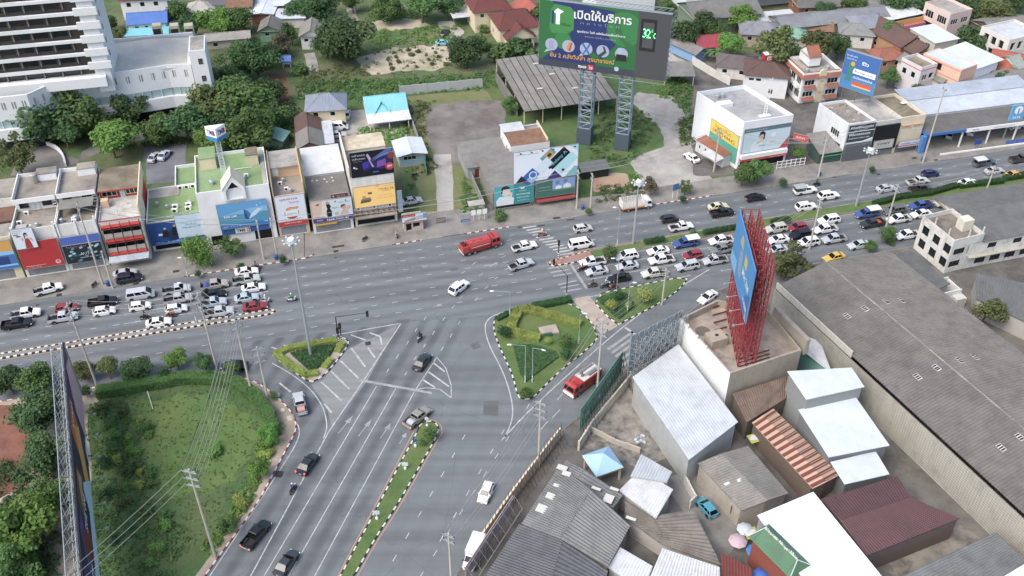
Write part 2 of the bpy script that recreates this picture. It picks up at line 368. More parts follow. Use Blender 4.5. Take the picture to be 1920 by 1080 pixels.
# kerbs: painted blocks, alternately coloured
KB,KW,KR,KC=plain('#262626',.8),wallm('#d4d2ca',.5),plain('#8e3b34',.8),CONC
def kerb(pts,cols,closed=False,wd=.22,h=.17,seg=.85,parent=None,name='kerb'):
    P=pts+([pts[0]]if closed else[]);m=MB();acc=0;k=0
    for a,b in zip(P,P[1:]):
        L=(b-a).length
        if L<.02:continue
        d=(b-a)/L;n=Vector((-d.y,d.x,0));t=0
        while t<L-1e-4:
            s=min(seg-acc,L-t);p=a+d*t;q=a+d*(t+s-.015)
            c=[p-n*wd/2,q-n*wd/2,q+n*wd/2,p+n*wd/2];i=len(m.v)
            ci=[p-n*(wd/2-.03),q-n*(wd/2-.03),q+n*(wd/2-.03),p+n*(wd/2-.03)]
            m.v+=[(x.x,x.y,-.03)for x in c]+[(x.x,x.y,h-.03)for x in c]+[(x.x,x.y,h)for x in ci]
            for f in((0,1,5,4),(1,2,6,5),(2,3,7,6),(3,0,4,7),(4,5,9,8),(5,6,10,9),(6,7,11,10),(7,4,8,11),(8,9,10,11)):m.f.append([i+x for x in f]);m.m.append(k%2)
            t+=s;acc+=s
            if acc>=seg-1e-4:acc=0;k+=1
    return m.go(name,cols,parent)
def island(name,ptspx,mat,cols,sm=1,h=.14):
    P=smooth(px(ptspx),sm);o=sheet(name,P,0,mat,h=h);kerb(P,cols,True,parent=o);return o
BWK=[KB,KW];RWK=[KR,KW]
tri=island('traffic_island',[(512,668),(522,659),(575,649),(630,638),(642,633),(654,640),(652,650),(620,692),(600,710),(582,718),(555,700)],PAVEB,BWK)
big=island('traffic_island',[(926,603),(932,590),(985,575),(1070,561),(1127,627),(1100,657),(1060,687),(1020,725),(998,748),(982,749),(971,744),(961,703),(948,675),(934,645),(926,620)],GRASS,BWK)
gore=island('traffic_island',[(1104,556),(1200,535),(1291,518),(1278,540),(1236,570),(1176,600),(1156,612)],GRASS,BWK)
path_=sheet('path',px([(1072,561),(1104,555),(1158,612),(1128,628)]),.0,PAVEB,h=.06)
med2=island('median_island',[(782,812),(788,796),(805,789),(820,795),(823,812),(787,875),(740,955),(702,1012),(655,1096),(622,1112),(665,1030),(697,972),(742,885)],GRASS,BWK)
mp=[uv(-150,151.25),uv(-7.4,151.25),uv(-6.5,151.0),uv(-6.2,150.6),uv(-6.5,150.15),uv(-7.4,149.95),uv(-150,149.95)]
medL=sheet('median_island',mp,0,CONC,h=.16);kerb(mp,BWK,False,wd=.34,h=.2,seg=.62,parent=medL)
mr=[uv(58.5,150.9),uv(71.7,151.6),uv(84.7,152.1),uv(210,152.3),uv(210,155.3),uv(121,155.2),uv(99.8,154.8),uv(81.3,154.1),uv(64.5,153.6),uv(58.6,153.4)]
medR=sheet('median_island',mr,0,GRASS,h=.14);kerb([uv(210,152.3),uv(84.7,152.1),uv(71.7,151.6),uv(58.5,150.9)],[KC,KC],parent=medR);kerb([uv(58.6,153.4),uv(64.5,153.6),uv(81.3,154.1),uv(99.8,154.8),uv(121,155.2),uv(210,155.3)],[KC,KC],parent=medR)
nose=px([(1030,497),(1031,492),(1045,487),(1106,469)])+[uv(58.45,153.4),uv(58.35,150.9)]+px([(1100,488),(1060,495),(1040,499)])
nosei=sheet('median_island',nose,0,BRICKP,h=.145);kerb(px([(1106,487),(1060,495.5),(1038,499),(1030,496.5),(1031,492.5),(1045,487),(1106,470)]),BWK,seg=.7,parent=nosei)
kerb([uv(-22.6,166.45),uv(1.6,166.45),uv(3.0,167.4)],RWK,parent=pv2);kerb([uv(19.2,166.45),uv(25.5,166.5)],RWK,parent=pv3);kerb([uv(34.5,166.4),uv(44.5,166.4)],RWK,parent=pv4);kerb([uv(44.5,166.4),uv(60,166.4)],[KC,KC],parent=pv4)
kerb([uv(77.5,166.42),uv(92,166.42)],RWK,parent=pv5);kerb([uv(92,166.42),uv(240,166.42)],[KC,KC],parent=pv5);kerb([uv(60,166.42),uv(77.5,166.42)],[KC,KC],parent=pv5)
# corner park on the near left: pavement edge, grass, earth
park_edge=smooth(px([(-200,790),(0,752),(270,714),(325,704),(400,697),(445,704),(482,718),(505,733),(534,758),(551,780),(556,800),(552,815),(517,880),(480,950),(385,1078),(330,1160)]),1,False)
park=sheet('corner_pavement',park_edge+px([(-400,1300)]),0,EARTH,h=.13);kerb([p for p in park_edge],RWK,parent=park)
sheet('lawn',jag(px([(195,742),(260,728),(340,715),(420,712),(470,735),(505,770),(520,820),(500,870),(470,915),(440,965),(395,1040),(350,1110),(180,1110),(170,900),(165,780)]),2,.3),.136,GRASSD)
sheet('lawn',smooth(jag(px([(235,752),(330,745),(400,738),(450,760),(475,800),(470,850),(440,900),(400,920),(330,930),(285,900),(262,850),(245,800)]),1.2,1.1),1),.142,grassm('grass_lawn','#5f7d40','#70904c','#82904f'))
sheet('red_earth',jag(px([(-80,740),(30,760),(60,800),(70,870),(50,910),(10,930),(-80,930)]),2,.6),.14,REDEARTH)
# ground of the block on the near right
se_edge=px([(780,1190),(905,1008),(960,923),(1050,812),(1105,765),(1178,688),(1285,592),(1345,545),(1395,528)])
se=sheet('block_pavement',se_edge+[uv(96,137.2),uv(260,137.5),uv(330,40),Vector((60,40,0))],0,YARDD,h=.1);kerb(se_edge,[KC,KC],parent=se);kerb([uv(96,137.2),uv(260,137.5)],[KC,KC],parent=se)
# far side yards
Z=[0.0]
def yard(name,pts,mat,jit=.4,sm=1):
    Z[0]+=.004;P=px(pts)
    if jit:P=smooth(jag(P,2.2,jit,len(pts)),sm)
    sheet(name,P,-.045+Z[0]*.25,mat)
yard('grass_verge',[(560,160),(700,150),(900,150),(1000,120),(1250,160),(1290,250),(1200,360),(960,430),(780,420),(750,300)],GRASSD)
yard('rough_grass',[(757,180),(910,168),(930,200),(900,330),(880,400),(790,420),(775,300)],GRASSY)
yard('vacant_lot',[(798,203),(850,190),(940,186),(950,215),(940,270),(930,300),(880,315),(820,300),(797,250)],BROWNLOT)
yard('concrete_drive',[(812,290),(846,288),(850,340),(849,408),(820,415),(818,350)],YARD,.15,0)
yard('earth_track',[(770,400),(850,395),(890,420),(880,440),(770,440)],EARTH)
yard('sandy_plot',[(670,115),(700,96),(760,88),(840,84),(850,110),(835,130),(760,136),(690,138)],SAND,1.5)
yard('sandy_plot',[(690,42),(730,36),(790,36),(805,46),(760,56),(705,56)],SAND,1.5)
yard('earth_track',[(640,-5),(670,-5),(665,12),(672,40),(655,36),(650,15)],EARTH)
yard('earth_track',[(820,40),(850,40),(870,60),(850,80),(835,70)],YARD)
yard('red_track',[(502,140),(535,138),(540,165),(548,215),(530,210),(505,175)],REDEARTH)
yard('garden_path',[(570,100),(590,98),(600,135),(578,138)],YARD,.1,0)
yard('concrete_yard',[(1182,305),(1205,288),(1248,275),(1238,240),(1180,190),(1195,172),(1260,180),(1300,215),(1295,265),(1310,310),(1345,342),(1330,362),(1230,380),(1200,350)],YARD)
yard('bare_earth',[(1108,332),(1135,322),(1178,326),(1182,345),(1150,356),(1110,360)],slabm('#b59079','#a07c68','#a99680',.3))
yard('gravel_track',[(1240,90),(1330,140),(1380,170),(1330,170),(1250,130)],YARD)
yard('concrete_yard',[(600,215),(680,205),(760,232),(765,265),(600,265)],YARD,.1,0)
yard('car_park',[(270,275),(350,270),(345,340),(275,345)],slabm('#72747a','#62646a','#7d7f84',.3),.1,0)
yard('entrance_drive',[(45,270),(95,268),(122,290),(150,298),(152,285),(170,275),(330,255),(330,235),(240,262),(110,320),(20,330)],slabm('#7b7874','#6a6763','#85827e',.3),.1,0)
yard('concrete_yard',[(1290,110),(1920,60),(2100,200),(2000,300),(1300,330)],YARDD,.3)
yard('concrete_yard',[(1700,240),(2000,215),(2000,270),(1720,290)],YARD,.1,0)
# ------------------------------------------------------------------ vegetation
def leafm(name,a,b,c,trans=.38):
    n=NT(name);oi=n.n('ObjectInfo');mr=n.n('MapRange');mr.inputs['To Min'].default_value=.0;mr.inputs['To Max'].default_value=1
    n.l(oi.outputs['Random'],mr.inputs['Value'])
    f=n.noise(.9,3,.6,None,.3,.7);f2=n.noise(6,2,.5,None,.3,.7)
    x=n.mix(f,rgb(a),rgb(b));x=n.mix(f2,x,rgb(c),k=.55);hs=n.n('HueSaturation');n.l(x,hs.inputs['Color'])
    m2=n.n('MapRange');m2.inputs['To Min'].default_value=.485;m2.inputs['To Max'].default_value=.515;n.l(oi.outputs['Random'],m2.inputs['Value']);n.l(m2.outputs[0],hs.inputs['Hue'])
    m3=n.n('MapRange');m3.inputs['To Min'].default_value=.75;m3.inputs['To Max'].default_value=1.2;n.l(oi.outputs['Random'],m3.inputs['Value']);n.l(m3.outputs[0],hs.inputs['Value'])
    m=n.out(hs.outputs[0],.75,0,.25)
    tr=n.n('BsdfTranslucent');n.l(hs.outputs[0],tr.inputs['Color']);mx=n.n('MixShader');mx.inputs[0].default_value=trans
    n.l(n.b.outputs[0],mx.inputs[1]);n.l(tr.outputs[0],mx.inputs[2]);n.l(mx.outputs[0],n.t.nodes['Material Output'].inputs['Surface']);return m
LEAF={'dark':leafm('leaves_dark','#3d5a35','#527343','#688752'),'mid':leafm('leaves_mid','#496b38','#618444','#789954'),'bright':leafm('leaves_bright','#5d8a35','#719c42','#86ae55'),
        'olive':leafm('leaves_olive','#566537','#6d7a45','#808a58'),'lime':leafm('leaves_lime','#8da344','#a0b04e','#b0b862'),'hedge':leafm('leaves_hedge','#2f5230','#41693a','#517846'),'reddish':leafm('leaves_reddish','#5e5a44','#6e6450','#7d7560')}
BARK=slabm('#6d6054','#554a40','#7d7165',1.5)
def leaf(m,p,s,rnd,up=.35,nrm=None,asp=1.6):
    d=Vector((rnd.gauss(0,1),rnd.gauss(0,1),rnd.gauss(0,1)))
    if nrm is not None:d=d*.55+nrm*1.0
    d.z+=up;d.normalize();a=d.orthogonal().normalized();a=(Matrix.Rotation(rnd.uniform(0,6.28),3,d)@a);b=d.cross(a)
    s*=rnd.uniform(.6,1.3);a=a*s*asp*.5;b=b*s*.5
    m.v+=[tuple(p-a),tuple(p+b),tuple(p+a),tuple(p-b)];n=len(m.v);m.f.append([n-4,n-3,n-2,n-1]);m.m.append(0)
def crown_mesh(kind,seed):
    rnd=random.Random(seed);m=MB()
    if kind=='palm':
        for k in range(15):
            az=k*2.4+rnd.uniform(-.2,.2);el=rnd.uniform(-.1,1.1);L=rnd.uniform(.85,1.1);prev=None
            for i in range(7):
                t=i/6;r=L*t*math.cos(el*.7);z=L*(math.sin(el)*t-.75*t*t);p=Vector((math.cos(az)*r,math.sin(az)*r,z));w_=.16*(1-abs(t-.45))
                s=Vector((-math.sin(az),math.cos(az),-.35))*w_;s2=Vector((math.sin(az),-math.cos(az),-.35))*w_
                if prev:
                    m.poly([prev[0],p,p+s,prev[1]]);m.poly([prev[0],prev[2],p+s2,p])
                prev=(p,p+s,p+s2)
        return m
    spec={'broad':(17,.62,.40,4600,.075),'loose':(17,.70,.31,2400,.075),'willow':(14,.62,.36,3400,.065),'shrub':(8,.55,.48,1100,.12),'tall':(16,.55,.36,2400,.085),'ball':(5,.25,.72,1200,.11)}[kind]
    nb,rad,br,nl,ls=spec;blobs=[]
    for i in range(nb):
        while True:
            p=Vector((rnd.uniform(-1,1),rnd.uniform(-1,1),rnd.uniform(-.8,1)))
            if p.length<1:break
        p*=rad
        if kind=='tall':p.z*=1.7
        if kind=='broad':p.z*=.8
        blobs.append((p,br*rnd.uniform(.7,1.25)))
    for i in range(nl):
        c,r=blobs[rnd.randrange(nb)];d=Vector((rnd.gauss(0,1),rnd.gauss(0,1),rnd.gauss(0,1)+.25)).normalized()
        rr=r*(rnd.random()**.35);p=c+Vector((d.x*rr,d.y*rr,d.z*rr*.85))
        if kind=='willow' and rnd.random()<.6:
            out=Vector((p.x,p.y,0));q=rnd.random()*.45;p=p+out*.15+Vector((0,0,-q));a=Vector((rnd.uniform(-.03,.03),rnd.uniform(-.03,.03),-.16));b=Vector((rnd.gauss(0,1),rnd.gauss(0,1),0)).normalized()*.03
            m.poly([p,p+a*.5+b,p+a,p+a*.5-b]);continue
        leaf(m,p,ls,rnd,.3,d)
    return m
CROWNS={}
for kd,ns in(('broad',4),('loose',3),('willow',2),('shrub',4),('tall',2),('palm',2),('ball',2)):CROWNS[kd]=[crown_mesh(kd,11*i+len(kd))for i in range(ns)]
CMESH={}
def cmesh(kind,i,col):
    i%=len(CROWNS[kind]);k=(kind,i,col)
    if k not in CMESH:CMESH[k]=CROWNS[kind][i].mesh('crown',LEAF[col])
    return CMESH[k]
TRUNKS=[]
for sd_i in range(3):
    rnd=random.Random(sd_i);m=MB();m.tube((0,0,-.05),(0,0,.3),.055,.042,7);m.tube((0,0,.3),(.02,.01,.6),.042,.03,7)
    for k in range(5):
        a=k*1.3+sd_i;z=.3+.07*k;q=Vector((math.cos(a)*.24,math.sin(a)*.24,z+.28));m.tube((0,0,z),q,.022,.012,5);m.tube(q,q+Vector((math.cos(a+.5)*.12,math.sin(a+.5)*.12,.14)),.012,.005,4)
    TRUNKS.append(m.mesh('trunk',BARK))
PT=MB();PT.tube((0,0,0),(.01,0,.5),.03,.022,7);PT.tube((.01,0,.5),(.0,.01,1.0),.022,.02,7);PALMT=PT.mesh('trunk',BARK)
tcount=[0]
def tree(x,y,rpx,kind,col,label,group=None,trunk=1.0,name=None,cat='tree',zb=0.0):
    """x, y: middle of the crown in the photo; rpx: its half width there"""
    i=tcount[0];tcount[0]+=1;p=g(x,y,4);r=rpx*mpp(p)
    vs={'broad':.85,'loose':.9,'willow':.9,'shrub':.75,'tall':1.5,'palm':1.0,'ball':.9}[kind]
    hc=zb+r*vs*.75+trunk*r*(.3 if rpx>27 and kind=='broad' else .6)if kind!='shrub' else zb+r*vs*.55
    b=g(x,y,hc);b.z=zb;hc-=zb
    o=E(name or('palm_tree' if kind=='palm' else 'shrub' if kind in('shrub','ball')else 'tree'),label,cat,b,(i*77)%360,group)
    c=link('crown',cmesh(kind,i,col),o);k=r/.82;c.location=(0,0,hc);rj=random.Random(i);c.scale=(k*rj.uniform(.86,1.12),k*rj.uniform(.86,1.12),k*(1 if kind=='palm' else vs)*rj.uniform(.9,1.15))
    if kind=='palm':
        t=link('trunk',PALMT,o);t.scale=(3,3,hc)
    elif kind not in('shrub','ball'):
        t=link('trunk',TRUNKS[i%3],o);hh=hc+r*.3;wdt=max(r,1.5)*1.1;t.scale=(wdt,wdt,hh)
    else:
        t=link('stem',TRUNKS[i%3],o);t.scale=(r*.8,r*.8,hc)
    return o
def inpoly(x,y,P):
    c=False;n=len(P)
    for i in range(n):
        a,b=P[i],P[i-1]
        if(a.y>y)!=(b.y>y)and x<(b.x-a.x)*(y-a.y)/(b.y-a.y)+a.x:c=not c
    return c
def weeds(name,ptspx,n,col,label,size=.5,leaves=14,ls=.16,seed=1,z=0,flat=.55):  # uncountable low growth: one mass of leafy clumps
    rnd=random.Random(seed);P=px(ptspx);m=MB();xs=[p.x for p in P];ys=[p.y for p in P];k=0
    while k<n:
        x=rnd.uniform(min(xs),max(xs));y=rnd.uniform(min(ys),max(ys))
        if not inpoly(x,y,P):continue
        k+=1;s=size*rnd.uniform(.4,1.5)
        for i in range(leaves):
            d=Vector((rnd.gauss(0,1),rnd.gauss(0,1),abs(rnd.gauss(0,1)))).normalized()
            leaf(m,Vector((x,y,z))+Vector((d.x*s,d.y*s,d.z*s*flat*1.5)),ls*rnd.uniform(.8,1.6),rnd,.5,d)
    return tag(m.go(name,LEAF[col]),label,None,None,'stuff')
def hedge(ptspx,wd,h,col,label,closed=False,group=None,z0=.14,name='clipped_hedge',world=None,dens=1.0):
    """a clipped hedge along a line: solid twiggy core, leaf skin"""
    rnd=random.Random(len(label));P=world or px(ptspx);P=P+([P[0]]if closed else[]);core=MB();sk=MB();c0=P[0]
    o=E(name,label,'hedge',(c0.x,c0.y,z0),0,group);off=Vector((c0.x,c0.y,0))
    for a,b in zip(P,P[1:]):
        L=(b-a).length
        if L<.05:continue
        d=(b-a)/L;n=Vector((-d.y,d.x,0));a2=a-off-d*wd*.3;b2=b-off+d*wd*.3;q=[a2-n*wd*.44,b2-n*wd*.44,b2+n*wd*.44,a2+n*wd*.44]
        core.prism([(p.x,p.y)for p in q],0,h*.9)
        for i in range(int((L+wd*.5)*(wd+2*h)*70*dens)):
            t=rnd.uniform(-wd*.4,L+wd*.4);u=rnd.uniform(-(wd/2+h),wd/2+h)
            if abs(u)<wd/2:p=a-off+d*t+n*u+Vector((0,0,h+rnd.uniform(-.06,.08)));nr=Vector((0,0,1))
            else:s=1 if u>0 else-1;p=a-off+d*t+n*(s*wd/2+rnd.uniform(-.06,.06))+Vector((0,0,h-(abs(u)-wd/2)));nr=n*s
            leaf(sk,p,.17,rnd,.1,nr,1.3)
    f=sk.go('foliage',LEAF[col],o);core.go('stems',LEAF[col],o);return o
def bed(ptspx,h,col,label,group=None,z0=.14,name='planted_bed',n=900,ls=.22):  # low clipped planting filling an outline
    rnd=random.Random(n);P=px(ptspx);c0=P[0];off=Vector((c0.x,c0.y,0));o=E(name,label,'plants',(c0.x,c0.y,z0),0,group)
    core=MB();core.prism([((p-off).x,(p-off).y)for p in P],0,h*.9);core.go('stems',LEAF['dark'],o);sk=MB();xs=[p.x for p in P];ys=[p.y for p in P];k=0
    while k<n:
        x=rnd.uniform(min(xs),max(xs));y=rnd.uniform(min(ys),max(ys))
        if inpoly(x,y,P):leaf(sk,Vector((x,y,h+rnd.uniform(-.08,.06)))-off,ls,rnd,.8);k+=1
    for a,b in zip(P,P[1:]+P[:1]):
        for i in range(int((b-a).length*h*22)):leaf(sk,a.lerp(b,rnd.random())-off+Vector((0,0,rnd.random()*h)),ls,rnd,.2)
    sk.go('foliage',LEAF[col],o);return o
# ------------------------------------------------------------------ vehicles (built facing +x, origin on the ground at the middle)
TYRE=plain('#17181a',.85);RIM=plain('#9a9c9e',.35,.7);LAMP=plain('#dfe4e6',.15,0,.6);TAIL=plain('#8c1512',.25);TAILON=plain('#ff3a20',.3,emit=1.5);PLATE=plain('#d8d8d0',.5);TRIM=plain('#1c1d1f',.6);BED=plain('#2b2b2d',.8)
CHROME=plain('#b9bcbe',.2,.8)
VP={}
def paint(c):return plain(c,.32,.0,.5,.6)
def ring(x,hw,z0,z1,ch=.10):  # rounded cross-section of a body at station x
    return[(x,-hw+ch*.4,z0),(x,-hw,z0+ch),(x,-hw,z1-ch*1.2),(x,-hw+ch*.9,z1),(x,hw-ch*.9,z1),(x,hw,z1-ch*1.2),(x,hw,z0+ch),(x,hw-ch*.4,z0)]
def wheel_mesh(r,wd):
    if('wh',r,wd)in VP:return VP[('wh',r,wd)]
    t=MB();t.lathe([(r*.62,-wd/2),(r*.94,-wd/2),(r,-wd*.32),(r,wd*.32),(r*.94,wd/2),(r*.62,wd/2)],n=16,ax='y')
    q=MB();q.lathe([(.02,wd*.30),(r*.3,wd*.34),(r*.5,wd*.28),(r*.63,wd*.5)],n=10,ax='y');q.lathe([(r*.63,-wd*.5),(r*.3,-wd*.3),(.02,-wd*.3)],n=10,ax='y')
    VP[('wh',r,wd)]=(t.mesh('tyre',TYRE,True),q.mesh('rim',RIM,True));return VP[('wh',r,wd)]
def wheels(o,xs,hw,r=.33,wd=.22):
    t,q=wheel_mesh(r,wd)
    for x in xs:
        for s in(1,-1):
            a=link('wheel',t,o);a.location=(x,s*(hw-wd*.42),r);b=link('rim',q,a)
            if s<0:a.rotation_euler=(0,0,math.pi)
def glasshouse(o,st,zb,pm,names=('windscreen','rear_window'),split=None,roofrail=False):
    """st: (x_front_base, x_front_top, x_rear_top, x_rear_base, half width at belt, half width at roof, roof height)"""
    xf,xft,xrt,xr,hb,ht,zt=st;zr=zt-.05;m=MB()
    # pillars and roof skin in body colour: a slightly smaller tapering cabin shell
    lo=[(xf,-hb,zb),(xf,hb,zb),(xr,hb,zb),(xr,-hb,zb)];hi=[(xft,-ht,zr),(xft,ht,zr),(xrt,ht,zr),(xrt,-ht,zr)]
    cr=[(xft-.14,-ht+.12,zt),(xft-.14,ht-.12,zt),(xrt+.12,ht-.12,zt),(xrt+.12,-ht+.12,zt)]
    for a,b in((0,1),(1,2),(2,3),(3,0)):m.poly([lo[b],lo[a],hi[a],hi[b]]);m.poly([hi[b],hi[a],cr[a],cr[b]])
    m.poly(cr[::-1]);c=m.go('cabin',pm,o,False)
    def pane(name,q,parent=o,ins=.1,off=.012,mt=DARKGLASS):
        q=[Vector(p)for p in q];ce=sum(q,Vector())/4;n=(q[1]-q[0]).cross(q[3]-q[0]).normalized()
        MB().poly([p+(ce-p)*ins+n*off for p in q]).go(name,mt,parent)
    pane(names[0],[lo[1],lo[0],hi[0],hi[1]][::-1],ins=.07);pane(names[1],[lo[3],lo[2],hi[2],hi[3]][::-1],ins=.1)
    n=split or[.0,.5,1]
    for s in(1,-1):
        for a,b in zip(n,n[1:]):
            f=lambda t,z:Vector(((xf*(1-t)+xr*t)*(1-z)+(xft*(1-t)+xrt*t)*z,s*(hb*(1-z)+ht*z),zb*(1-z)+zr*z))
            a1,b1=a+.025,b-.025;q=[f(a1,.12),f(b1,.12),f(b1,.93),f(a1,.93)]
            pane('side_window',q if s>0 else q[::-1],ins=.0,off=.012)
    return c
def lamps(o,xf,xr,hw,zf,zr,lit=False,wf=.3,hz=.13):
    for s in(1,-1):
        MB().box(xf-.16,s*hw-s*.06-wf/2*(1+s)+(0 if s>0 else 0),zf,xf+.015,s*hw-s*.06-wf/2*(1+s)+wf,zf+hz).go('headlight',LAMP,o)
        MB().box(xr-.015,s*(hw-.12)-.09,zr,xr+.12,s*(hw-.12)+.09,zr+.22).go('taillight',TAILON if lit else TAIL,o)
    MB().box(xr-.02,-.22,zr-.22,xr-.005,.22,zr-.1).go('number_plate',PLATE,o);MB().box(xf+.005,-.22,zf-.2,xf+.02,.22,zf-.08).go('number_plate',PLATE,o)
    MB().box(xf-.05,-.5,zf-.05,xf+.012,.5,zf+.05).go('grille',TRIM,o)
def mirrors(o,x,hw,z,pm):
    for s in(1,-1):MB().box(x-.08,s*hw-(.0 if s>0 else .2),z,x+.08,s*hw+(.2 if s>0 else 0),z+.14).go('mirror',pm,o)
def bodyloft(st):
    m=MB();m.loft([ring(*q)for q in st]);return m
def car(kind,col,lit=False):
    pm=paint(col);o=bpy.data.objects.new('car',None)
    if kind=='sedan':
        L,W=4.5,1.74;h=W/2;b=bodyloft([(-2.25,h-.16,.42,.80,.1),(-2.15,h-.05,.24,.96,.1),(-1.5,h,.2,1.0,.1),(-1.2,h,.2,.98,.1),(.7,h,.2,.95,.1),(1.5,h-.02,.2,.86,.12),(2.05,h-.1,.22,.74,.12),(2.23,h-.24,.34,.60,.1)])
        g_=(.98,.2,-.95,-1.72,h-.06,h-.24,1.46);zb=.93;names=None;sp=[.08,.5,.92];wx=(1.38,-1.3)
    elif kind=='hatch':
        L,W=3.95,1.7;h=W/2;b=bodyloft([(-1.97,h-.12,.4,.86,.1),(-1.9,h-.04,.24,1.0,.1),(-1.2,h,.2,1.02,.1),(.7,h,.2,.97,.1),(1.3,h-.02,.2,.9,.12),(1.8,h-.1,.22,.76,.12),(1.97,h-.24,.34,.62,.1)])
        g_=(1.02,.28,-1.4,-1.86,h-.06,h-.22,1.5);zb=.96;sp=[.06,.4,.72,.97];wx=(1.25,-1.2)
    elif kind=='suv':
        L,W=4.7,1.84;h=W/2;b=bodyloft([(-2.35,h-.1,.5,.95,.1),(-2.28,h-.03,.34,1.12,.1),(-1.2,h,.3,1.14,.1),(.75,h,.3,1.1,.1),(1.5,h-.02,.3,1.04,.12),(2.15,h-.08,.32,.92,.12),(2.35,h-.2,.42,.76,.1)])
        g_=(1.1,.4,-1.85,-2.28,h-.05,h-.2,1.76);zb=1.08;sp=[.05,.36,.66,.97];wx=(1.42,-1.35)
    elif kind=='van':
        L,W=5.1,1.9;h=W/2;b=bodyloft([(-2.55,h-.06,.4,1.1,.08),(-2.5,h-.02,.28,1.22,.08),(-1.2,h,.26,1.24,.1),(1.5,h,.26,1.2,.1),(2.2,h-.05,.28,1.02,.14),(2.55,h-.18,.4,.78,.12)])
        g_=(2.1,1.2,-2.3,-2.52,h-.03,h-.16,1.95);zb=1.18;sp=[.08,.3,.62,.97];wx=(1.65,-1.55)
    else:  # pickup
        L,W=5.15,1.84;h=W/2;cr=kind=='pickup2'
        b=bodyloft([(-.35 if not cr else-.75,h,.38,1.12,.08),(.7,h,.36,1.1,.08),(1.7,h-.02,.36,1.04,.12),(2.4,h-.08,.38,.92,.12),(2.58,h-.2,.46,.78,.1)])
        g_=(1.28,.62,-.3 if not cr else-.66,-.36 if not cr else-.76,h-.06,h-.22,1.72);zb=1.08;sp=[.05,.96]if not cr else[.04,.5,.97];wx=(1.62,-1.5)
    b.go('body',pm,o,False)
    xr=-L/2
    if 'pickup' in kind:
        xb=g_[3]+.02;t=MB();h2=h;xr=-2.57
        t.box(xr,-h2,.45,xb,-h2+.09,1.08).box(xr,h2-.09,.45,xb,h2,1.08).box(xr,-h2+.09,.45,xr+.07,h2-.09,1.08);t.box(xb-.07,-h2+.09,.5,xb,h2-.09,1.07)
        t.box(xr+.07,-h2+.09,.42,xb-.07,h2-.09,.56,1);t.box(xr-.09,-h2+.1,.36,xr,h2-.1,.5,2)
        t.box(xr+.04,-h2+.012,1.08,xb-.02,-h2+.08,1.11,1).box(xr+.04,h2-.08,1.08,xb-.02,h2-.012,1.11,1).box(xr+.005,-h2+.09,1.08,xr+.06,h2-.09,1.1,1)
        for sy in(-1,1):t.box(wx[1]-.42,sy*.62-.18,.56,wx[1]+.42,sy*.62+.18,.82,1)
        t.go('cargo_bed',[pm,BED,CHROME],o)
    glasshouse(o,g_,zb,pm,split=sp)
    wheels(o,wx,h+.03,.33 if kind in('sedan','hatch')else .38,.22);lamps(o,b.v[-1][0]+.0,xr,h,b.v[-8][2]+.12,.72 if 'pickup' not in kind else .62,lit)
    mirrors(o,g_[0]-.25,h-.04,zb+.02,pm)
    sk=MB();sk.box(-L/2+.5,-h+.12,.16,L/2-.5,h-.12,.3);sk.go('underbody',TRIM,o)
    for x in wx:
        for s in(1,-1):a=MB();a.lathe([(.0,s*(h+.012)),(.44 if 'pickup' in kind or kind in('suv','van')else .385,s*(h+.012))],(x,0,.36),14,ax='y').go('wheel_arch',TRIM,o)
    return o
def truck_base(name):return bpy.data.objects.new(name,None)
def songthaew(col,canopy):
    o=car('pickup',col);m=MB()
    for x in(-.5,-1.5,-2.5):
        for s in(-.84,.84):m.box(x-.03,s-.03,1.05,x+.03,s+.03,1.95)
    m.box(-2.6,-.86,1.42,-.45,-.82,1.5).box(-2.6,.82,1.42,-.45,.86,1.5);m.go('canopy_frame',STEEL,o)
    c=MB();secs=[[(x,-.95,1.92),(x,-.8,2.03),(x,0,2.1),(x,.8,2.03),(x,.95,1.92),(x,.95,1.88),(x,0,2.0),(x,-.95,1.88)]for x in(-2.75,-.1)];c.loft(secs);c.go('canopy',plain(canopy,.6),o)
    s_=MB();s_.box(-2.4,-.78,.56,-.5,-.45,.95).box(-2.4,.45,.56,-.5,.78,.95);s_.go('bench',TRIM,o);return o
def boxtruck():
    o=truck_base('van');w_=paint('#dcdfe0');b=bodyloft([(.9,.9,.4,1.25,.08),(1.6,.9,.38,1.22,.1),(2.3,.84,.4,1.05,.12),(2.6,.7,.5,.85,.1)]);b.go('body',w_,o);glasshouse(o,(1.75,1.2,.86,.84,.86,.72,1.9),1.2,w_,split=[.05,.95])
    m=MB();m.loft([[(x,-.98,.75),(x,-.98,2.35),(x,-.85,2.45),(x,.85,2.45),(x,.98,2.35),(x,.98,.75)]for x in(-2.7,.78)]);m.go('cargo_box',wallm('#d9dddf',.25),o)
    MB().box(-2.72,-.9,.8,-2.705,-.02,2.3).box(-2.72,.02,.8,-2.705,.9,2.3).go('rear_door',plain('#c9cdcf',.5),o)
    wheels(o,(1.7,-1.7),.93,.38,.24);lamps(o,2.6,-2.72,.85,.95,.9);mirrors(o,1.7,.86,1.25,TRIM);MB().box(-2.5,-.5,.4,.9,.5,.7).go('underbody',TRIM,o);return o
